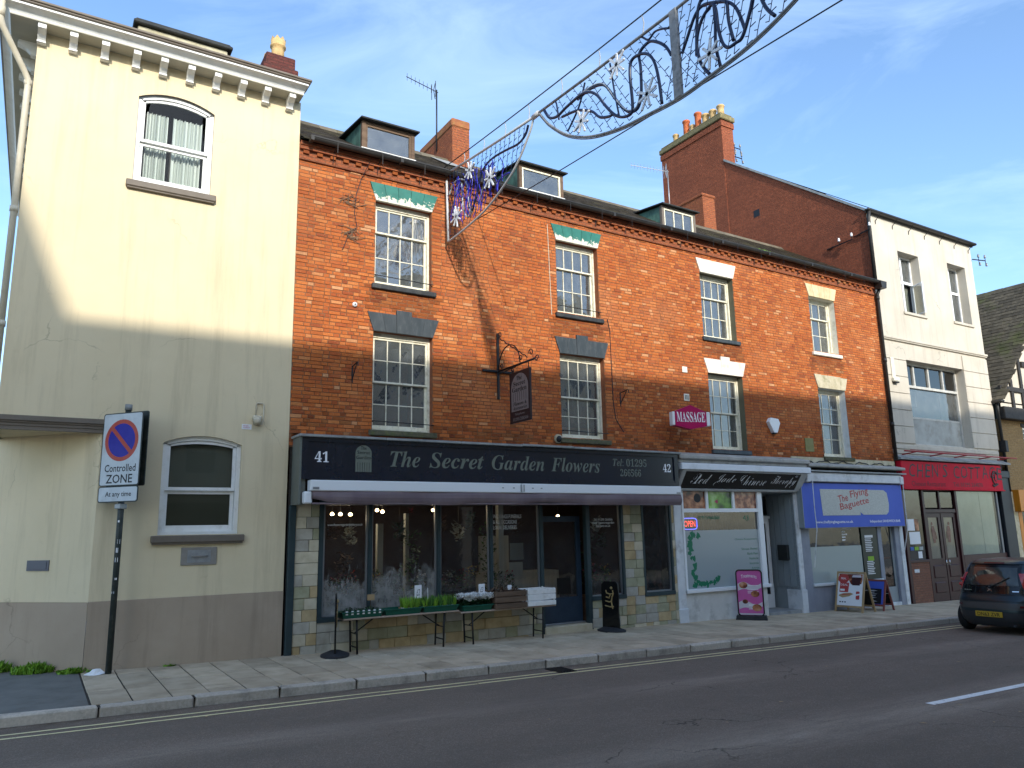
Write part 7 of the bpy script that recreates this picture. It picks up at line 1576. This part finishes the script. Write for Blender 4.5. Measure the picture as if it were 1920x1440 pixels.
# swing signs on rubber feet
def feather(x, y, rz, lab, gold):
    t = thing('pavement_sign', lab, 'sign', (x, y, gz(x)), 'black boards on round rubber feet', R(rz))
    mb = MB(); n = 20; P = [(.34*math.cos(2*math.pi*k/n), .24*math.sin(2*math.pi*k/n)) for k in range(n)]
    vs = [(a, b, 0) for a, b in P]+[(a, b, .035) for a, b in P]+[(a*.55, b*.45, .085) for a, b in P]; mb.mesh(vs, [tuple(range(n-1, -1, -1))]+[(k, (k+1) % n, n+(k+1) % n, n+k) for k in range(n)]+[(n+k, n+(k+1) % n, 2*n+(k+1) % n, 2*n+k) for k in range(n)]+[tuple(range(2*n, 3*n))]); part('base', mb, M_['rubber'], t, local=True)
    mb = MB(); W_ = .235; prof = [(-W_*.98, .07), (W_*.98, .07), (W_*.90, .45), (W_, .75), (W_*.93, .96), (W_*.6, 1.02), (-W_*.6, 1.02), (-W_*.93, .96), (-W_, .75), (-W_*.90, .45)]; mb.prism(prof, 'y', -.015, .015); part('board', mb, M_['black_board'] if gold else M_['rubber'], t, local=True)
    if gold:
        mb = MB()
        for P_ in ([(-.10, .84), (-.08, .78), (.0, .76), (.10, .78), (.08, .84)], [(.10, .78), (.06, .70), (.04, .60), (.07, .46)], [(.02, .76), (-.02, .68), (-.10, .70)], [(-.12, .62), (-.02, .60), (.05, .62)], [(-.13, .52), (.0, .50), (.10, .51)]): mb.tube([(a, -.018, b) for a, b in P_], .014, 5)
        mb.lathe((.05, -.018, .86), [(.01, 0), (.03, .02), (.03, .04), (.01, .06)], 8); part('gold_figure', mb, M_['gold'], t, local=True)
feather(4.46, -.52, 71, 'black board seen edge on, standing left of the plant tables', True); feather(10.52, -.36, -78, 'black swing board with gold figure right of the navy door', True)
# pink treatments board
pk = thing('pavement_sign', 'pink treatments board in a rounded black frame before the therapy shop', 'sign', (14.74, -.42, gz(14.74)), None, R(-52))
mb = MB(); mb.prism([(-.36, 0), (.36, 0), (.34, .10), (-.34, .10)], 'y', -.12, .12); part('base', mb, M_['rubber'], pk, local=True)
mb = MB(); O = rrect(-.31, .31, .08, 1.17, .09); I = rrect(-.28, .28, .11, 1.14, .065); n = len(O)
for k in range(n):
    j = (k+1) % n
    for y in (-.022, .022): mb.face([(O[k][0], y, O[k][1]), (O[j][0], y, O[j][1]), (I[j][0], y, I[j][1]), (I[k][0], y, I[k][1])])
    mb.face([(O[k][0], -.022, O[k][1]), (O[j][0], -.022, O[j][1]), (O[j][0], .022, O[j][1]), (O[k][0], .022, O[k][1])]); mb.face([(I[k][0], -.022, I[k][1]), (I[j][0], -.022, I[j][1]), (I[j][0], .022, I[j][1]), (I[k][0], .022, I[k][1])])
part('frame', mb, M_['black_board'], pk, local=True)
mb = MB(); mb.prism(I, 'y', -.012, .012); part('poster', mb, mat('poster_pink', (0.50, 0.07, 0.27), (0.58, 0.12, 0.36), 1.5, .35, bstr=0), pk, local=True)
mb = MB()
for z in (.83, .40):
    P = [(-.27+.54*k/12, z+.05*math.sin(k*.55)) for k in range(13)]; mb.face([(a, -.0135, b) for a, b in P]+[(a, -.0135, b-.13+.04*math.sin(a*9)) for a, b in reversed(P)])
mb.box(-.27, .27, -.0138, -.0125, .115, .15); part('white_wave', mb, mat('wave_white', (0.60, 0.55, 0.58), None, rough=.35, bstr=0), pk, local=True)
for k, (cx, cz_, r) in enumerate(((-.14, .80, .09), (.12, .60, .09), (-.12, .42, .06), (.14, .28, .10))):
    mb = MB(); mb.face([(cx+r*1.1*math.cos(q*.52), -.0150-.0004*k, cz_+r*.85*math.sin(q*.52)) for q in range(12)]); part('photo', mb, M_['print_warm' if k % 2 else 'print_warm_too'], pk, local=True)
q = txt('Treatments', .36, .085); q.v = [(a, b-.035*((a-.18)/.18)**2, c) for a, b, c in q.v]; q.xform(front(-.18, -.0142, .985)); part('lettering', q, M_['white_letter'], pk, local=True)
mb = MB()
for z in (.79, .70, .655, .615, .35, .32, .245): mb.box(-.05 if z > .6 or z < .36 else -.2, .20, -.0146, -.0142, z, z+.012)
part('small_print', mb, M_['white_letter'], pk, local=True)
# A boards
def aboard(x, y, W_, D_, Hh, mats, lab, post):
    """board whose printed face looks to local -y"""
    t = thing('a_board', lab, 'sign', (x, y, gz(x)), 'folding boards outside the sandwich bar', R(-90+4)); fw, pm = mats
    for s in (-1, 1):
        Ms = Matrix(((1, 0, 0, 0), (0, 1, -s*0+(D_/2/Hh)*(-s)*-1*-1, s*D_/2), (0, 0, 1, 0), (0, 0, 0, 1)))   # shear towards the ridge
        pn = 'front_panel' if s < 0 else 'rear_panel'
        for a, b in ((-W_/2, -W_/2+.05), (W_/2-.05, W_/2)): m = MB(); m.rbox(a, b, -.018, .018, 0, Hh, .004); m.xform(Ms); part('leg', m, M_[fw], t, local=True)
        m = MB(); m.rbox(-W_/2+.05, W_/2-.05, -.018, .018, Hh-.05, Hh, .004); m.rbox(-W_/2+.05, W_/2-.05, -.018, .018, .12, .17, .004); m.xform(Ms); part('rail', m, M_[fw], t, local=True)
        m = MB(); m.box(-W_/2+.05, W_/2-.05, -.006, .006, .17, Hh-.05); m.xform(Ms); part(pn, m, M_[pm] if s < 0 else M_['black_board'], t, local=True)
        if s < 0: post(t, Ms)
    m = MB(); m.tube([(W_/2-.03, -D_*.22, Hh*.55), (W_/2-.03, D_*.22, Hh*.55)], .006, 4); part('chain', m, M_['alu'], t, local=True)
def poster1(t, Ms):
    def pp(poly, m, nm, d=-.0085): q = MB(); q.face([(a, d, b) for a, b in poly]); q.xform(Ms); part(nm, q, M_[m], t, local=True)
    pp([(-.33, .80), (-.05, .80), (.02, .70), (.30, .72), (.33, .80), (.33, .96), (-.33, .96)], 'print_warm_too', 'photo')
    pp([(-.20+.16*math.cos(k*.52), .84+.12*math.sin(k*.52)) for k in range(12)], 'red_letter', 'red_disc', -.0095)
    pp([(.05, .68), (.26, .68), (.30, .88), (.03, .88)], 'maroon', 'cup', -.0095); pp([(.03, .88), (.30, .88), (.28, .94), (.06, .94)], 'wave_white', 'cup_lid', -.0097)
    pp([(-.30, .50), (-.05, .50), (-.03, .74), (-.29, .74)], 'red_letter', 'red_box'); pp([(-.28, .53), (-.15, .53), (-.15, .58), (-.28, .58)], 'card', 'price_box', -.0095)
    pp([(-.31, .40), (-.2, .36), (-.02, .40), (.10, .46), (.02, .49), (-.18, .47), (-.30, .43)], 'kraft', 'sandwich'); pp([(-.24, .42), (0, .45), (.04, .47), (-.2, .45)], 'red_letter', 'filling', -.0095)
    pp(rrect(.17, .27, .33, .53, .02), 'red_letter', 'can'); pp([(.17, .42), (.27, .44), (.27, .48), (.17, .46)], 'card', 'can_stripe', -.0095)
    for k in range(3): pp([(-.28+k*.07, .24), (-.24+k*.07, .24), (-.24+k*.07, .27), (-.28+k*.07, .27)], 'ink', 'print_mark')
    for s_, x, z, w, h in (('MEAL', -.27, .82, .15, .05), ('DEAL', -.27, .66, .2, .05)): q = txt(s_, w, h); q.xform(Ms @ front(x, -.0100, z)); part('lettering', q, M_['white_letter'], t, local=True)
def poster2(t, Ms):
    m = MB(); m.face([(a, -.0085, b) for a, b in ((-.20, .18), (.20, .18), (.20, .56), (-.20, .56))]); m.xform(Ms); part('chalk_panel', m, M_['ink'], t, local=True)
    m = MB(); random.seed(8)
    for k in range(7): z = .50-k*.045; a = random.uniform(-.16, -.1); m.face([(a, -.0100, z), (a+random.uniform(.1, .25), -.0100, z+.01), (a+random.uniform(.1, .25), -.0100, z+.022), (a, -.0100, z+.014)])
    m.xform(Ms); part('chalk_marks', m, M_['card'], t, local=True)
aboard(18.58, -.52, .80, .62, 1.02, ('pine', 'card'), 'pine framed folding board with red and white meal poster', poster1)
aboard(19.50, -.58, .62, .52, .80, ('red_wood', 'blue_fascia'), 'red and blue folding chalkboard behind the pine framed board', poster2)
# ---------------------------------------------------------------- the parked car at the right edge
car = thing('parked_car', 'dark grey small hatchback parked by the kerb seen from behind', 'car', (17.62, -4.42, gz(18.5)-.12), None, R(0))
CS = 1.06
XR = [(.16, .10), (.26, .02), (.40, -.01), (.55, .0), (.68, .035), (.76, .10), (.84, .13), (.98, .17), (1.12, .235), (1.26, .33), (1.36, .42), (1.42, .50), (1.455, .75), (1.475, 1.25)]
XF = [(.16, 3.30), (.26, 3.40), (.40, 3.43), (.55, 3.43), (.68, 3.38), (.76, 3.28), (.84, 3.05), (.98, 2.72), (1.12, 2.50), (1.26, 2.28), (1.36, 2.10), (1.42, 1.98), (1.455, 1.85), (1.475, 1.45)]
WD = [(.16, .70), (.26, .78), (.40, .815), (.55, .825), (.68, .825), (.76, .82), (.84, .81), (.98, .785), (1.12, .74), (1.26, .685), (1.36, .635), (1.42, .585), (1.455, .50), (1.475, .25)]
def lerp(T, z):
    if z <= T[0][0]: return T[0][1]
    for (a, b), (c, d) in zip(T, T[1:]):
        if z <= c: return b+(d-b)*(z-a)/(c-a)
    return T[-1][1]
NE = 4.6
def csurf(z):
    xr, xf, w = lerp(XR, z), lerp(XF, z), lerp(WD, z); return (xr+xf)/2, (xf-xr)/2, w
def rear(y, z, off=0.0):
    cx, a, b = csurf(z); q = min(.999, abs(y)/b); return ((cx-a*(1-q**NE)**(1/NE)-off)*CS, y*CS, z*CS)
def sidep(x, z, s, off=0.0):
    cx, a, b = csurf(z); q = min(.999, abs(x-cx)/a); return (x*CS, s*(b*(1-q**NE)**(1/NE)+off)*CS, z*CS)
body = MB(); n = 44; zs = [.16, .20, .26, .33, .40, .48, .55, .62, .68, .72, .76, .80, .84, .91, .98, 1.05, 1.12, 1.19, 1.26, 1.31, 1.36, 1.39, 1.42, 1.44, 1.455, 1.475]
rings = []
for z in zs:
    cx, a, b = csurf(z); rg = []
    for k in range(n):
        t = 2*math.pi*k/n; c, s = math.cos(t), math.sin(t); rg.append(((cx+a*math.copysign(abs(c)**(2/NE), c))*CS, b*math.copysign(abs(s)**(2/NE), s)*CS, z*CS))
    rings.append(rg)
body.smooth = True
body.mesh([p for r in rings for p in r], [(i*n+k, i*n+(k+1) % n, (i+1)*n+(k+1) % n, (i+1)*n+k) for i in range(len(zs)-1) for k in range(n)]+[tuple((len(zs)-1)*n+k for k in range(n)), tuple(range(n-1, -1, -1))])
part('body', body, M_['car_paint'], car, local=True)
def rpatch(y0, y1, z0, z1, off, ny=10, nz=6, f=None):
    mb = MB(); mb.smooth = True; g_ = [[rear(*(f(y0+(y1-y0)*i/ny, z0+(z1-z0)*j/nz) if f else (y0+(y1-y0)*i/ny, z0+(z1-z0)*j/nz)), off) for i in range(ny+1)] for j in range(nz+1)]
    mb.mesh([p for r in g_ for p in r], [(j*(ny+1)+i, (j+1)*(ny+1)+i, (j+1)*(ny+1)+i+1, j*(ny+1)+i+1) for j in range(nz) for i in range(ny)]); return mb
tg = group_part('tailgate', car, WL[car.name] @ Vector((.2, 0, .8)))
mb = rpatch(-.60, .60, .80, 1.375, .006, 14, 10, lambda y, z: (y*(1-.16*(z-.80)/.575), z)); part('glass_hatch', mb, mat('gloss_black', (0.007, 0.009, 0.011), None, rough=.08, bstr=0), tg, local=False) if False else part('glass_hatch', mb.xform(WL[car.name]), mat('gloss_black', (0.007, 0.009, 0.011), None, rough=.08, bstr=0), tg)
mb = rpatch(-.53, .53, .955, 1.31, .012, 14, 8, lambda y, z: (y*(1-.14*(z-.955)/.355), z)); part('rear_window', mb.xform(WL[car.name]), mat('car_glass', (0.020, 0.027, 0.027), (0.06, 0.07, 0.06), 1.6, .05, spec=.8, bstr=0), tg)
mb = rpatch(-.64, .64, 1.375, 1.425, .03, 14, 2, lambda y, z: (y*(1-.05*(z-1.375)/.05), z)); part('spoiler', mb.xform(WL[car.name]), M_['car_paint'], tg)
mb = rpatch(-.20, .20, 1.385, 1.41, .036, 6, 1); part('brake_light', mb.xform(WL[car.name]), M_['reflector_red'], tg)
mb = MB(); P = [rear(y, z, .022) for y, z in ((.0, .93), (-.10, .97), (-.26, 1.06), (-.36, 1.12))]; P = [WL[car.name] @ Vector(p) for p in P]; mb.tube(P, .012, 5); mb.lathe(WL[car.name] @ Vector(rear(0, .90, .02)), [(.03, 0), (.04, .02), (.03, .05)], 10); part('wiper', mb, M_['ink'], tg)
mb = MB(); em = [(-.035, .845), (-.02, .845), (-.015, .87), (.005, .865), (.03, .845), (.042, .85), (.025, .875), (.022, .895), (.04, .90), (.038, .915), (.02, .915), (.022, .935), (.008, .945), (-.012, .935), (-.03, .925), (-.028, .915), (-.012, .91), (-.03, .895), (-.03, .885), (-.012, .885), (-.02, .87)]
mb.mesh([rear(y*1.15, z-.0, o) for o in (.020, .010) for y, z in em], [tuple(range(len(em)))]+[(k, (k+1) % len(em), len(em)+(k+1) % len(em), len(em)+k) for k in range(len(em))]); part('lion_emblem', mb.xform(WL[car.name]), M_['chrome'], tg)
mb = MB()
for a, b in ((.36, .54), (-.53, -.42)): mb.mesh([rear(y, z, .014) for y, z in ((a, .845), (b, .845), (b, .862), (a, .862))], [(0, 1, 2, 3)])
part('name_badge', mb.xform(WL[car.name]), M_['chrome'], tg)
for z0, z1, y in ((.775, .787, .60), (.655, .664, .74)):
    mb = rpatch(-y, y, z0, z1, .004, 16, 1); part('shut_line', mb, M_['ink'], car, local=True)
for s in (-1, 1):
    mb = rpatch(.615, .785, .86, 1.20, .010, 6, 10, lambda y, z: (s*(y-.12*(z-.86)/.34), z))
    if s < 0: mb.f = [tuple(reversed(f)) for f in mb.f]
    L_ = part('tail_light', mb, M_['lamp_red'], car, local=True)
    for zc in (.95, 1.06):
        q = MB(); c = rear(s*(.70-.10*(zc-.86)/.34), zc, .013); c = WL[car.name] @ Vector(c); q.lathe((c.x, c.y, c.z-.035), [(.015, 0), (.042, .02), (.042, .05), (.015, .07)], 10); part('lamp_bowl', q, M_['lamp_red'], L_)
    mb = rpatch(.56, .70, .545, .585, .012, 4, 1, lambda y, z: (s*y, z)); part('reflector', mb, M_['reflector_red'], car, local=True)
mb = rpatch(-.72, .72, .50, .63, .006, 16, 3); part('bumper_strip', mb, M_['bumper_strip'], car, local=True)
mb = rpatch(-.66, .66, .17, .44, .008, 14, 4); part('lower_bumper', mb, M_['car_trim'], car, local=True)
pl = MB(); c = rear(0, .375, .02); pl.rbox(c[0]-.02, c[0], -.275, .275, .35*CS, .455*CS, .004); pl_ = part('number_plate', pl, M_['plate_yellow'], car, local=True)
q = txt('DN63 ZVR', .46, .075, off=.01); q.xform(WL[car.name] @ west(c[0]-.022, .23, .365*CS)); part('lettering', q, M_['ink'], pl_)
for s in (-1, 1):
    mb = MB(); mb.smooth = True
    P = [[(x, z) for x in [.95+1.45*i/14 for i in range(15)]] for z in (1.0, 1.08, 1.16, 1.24, 1.31)]
    g_ = [[sidep(.75+(2.45-1.3*(z-1.0)*1.2-.75)*i/14+(.10 if z > 1.2 else 0)*(1-i/14), z, s, .005) for i in range(15)] for z in (.99, 1.08, 1.16, 1.24, 1.32)]
    mb.mesh([p for r in g_ for p in r], [((j)*15+i, j*15+i+1, (j+1)*15+i+1, (j+1)*15+i) for j in range(4) for i in range(14)]); part('side_window', mb, MATS['car_glass'], car, local=True)
    for x in (.55, 2.85):
        w = group_part('wheel', car, WL[car.name] @ Vector((x*CS, s*.72*CS, .29)))
        q = MB(); prof = [(.17, -.09), (.25, -.095), (.288, -.07), (.292, 0), (.288, .07), (.25, .095), (.17, .09)]
        def ring(q, prof, m=22):
            b = len(q.v); vs = [(x*CS+r*math.cos(2*math.pi*k/m), s*.735*CS+d, .292+r*math.sin(2*math.pi*k/m)) for r, d in prof for k in range(m)]
            q.smooth = True; q.mesh(vs, [(i*m+k, i*m+(k+1) % m, (i+1)*m+(k+1) % m, (i+1)*m+k) for i in range(len(prof)-1) for k in range(m)]+[tuple(range(m)), tuple((len(prof)-1)*m+k for k in range(m))])
        ring(q, prof); part('tyre', q.xform(WL[car.name]), M_['tyre'], w)
        q = MB(); ring(q, [(.02, s*.098), (.165, s*.10), (.175, s*.085)]); part('rim', q.xform(WL[car.name]), M_['alu'], w)
mb = MB(); mb.rbox(.3, 3.2, -.6, .6, .14, .30, .03); part('underbody', mb, M_['ink'], car, local=True)
ex = MB(); ex.tube([(.02, -.45, .20), (.3, -.45, .20)], .028, 8); part('exhaust', ex, M_['car_trim'], car, local=True)
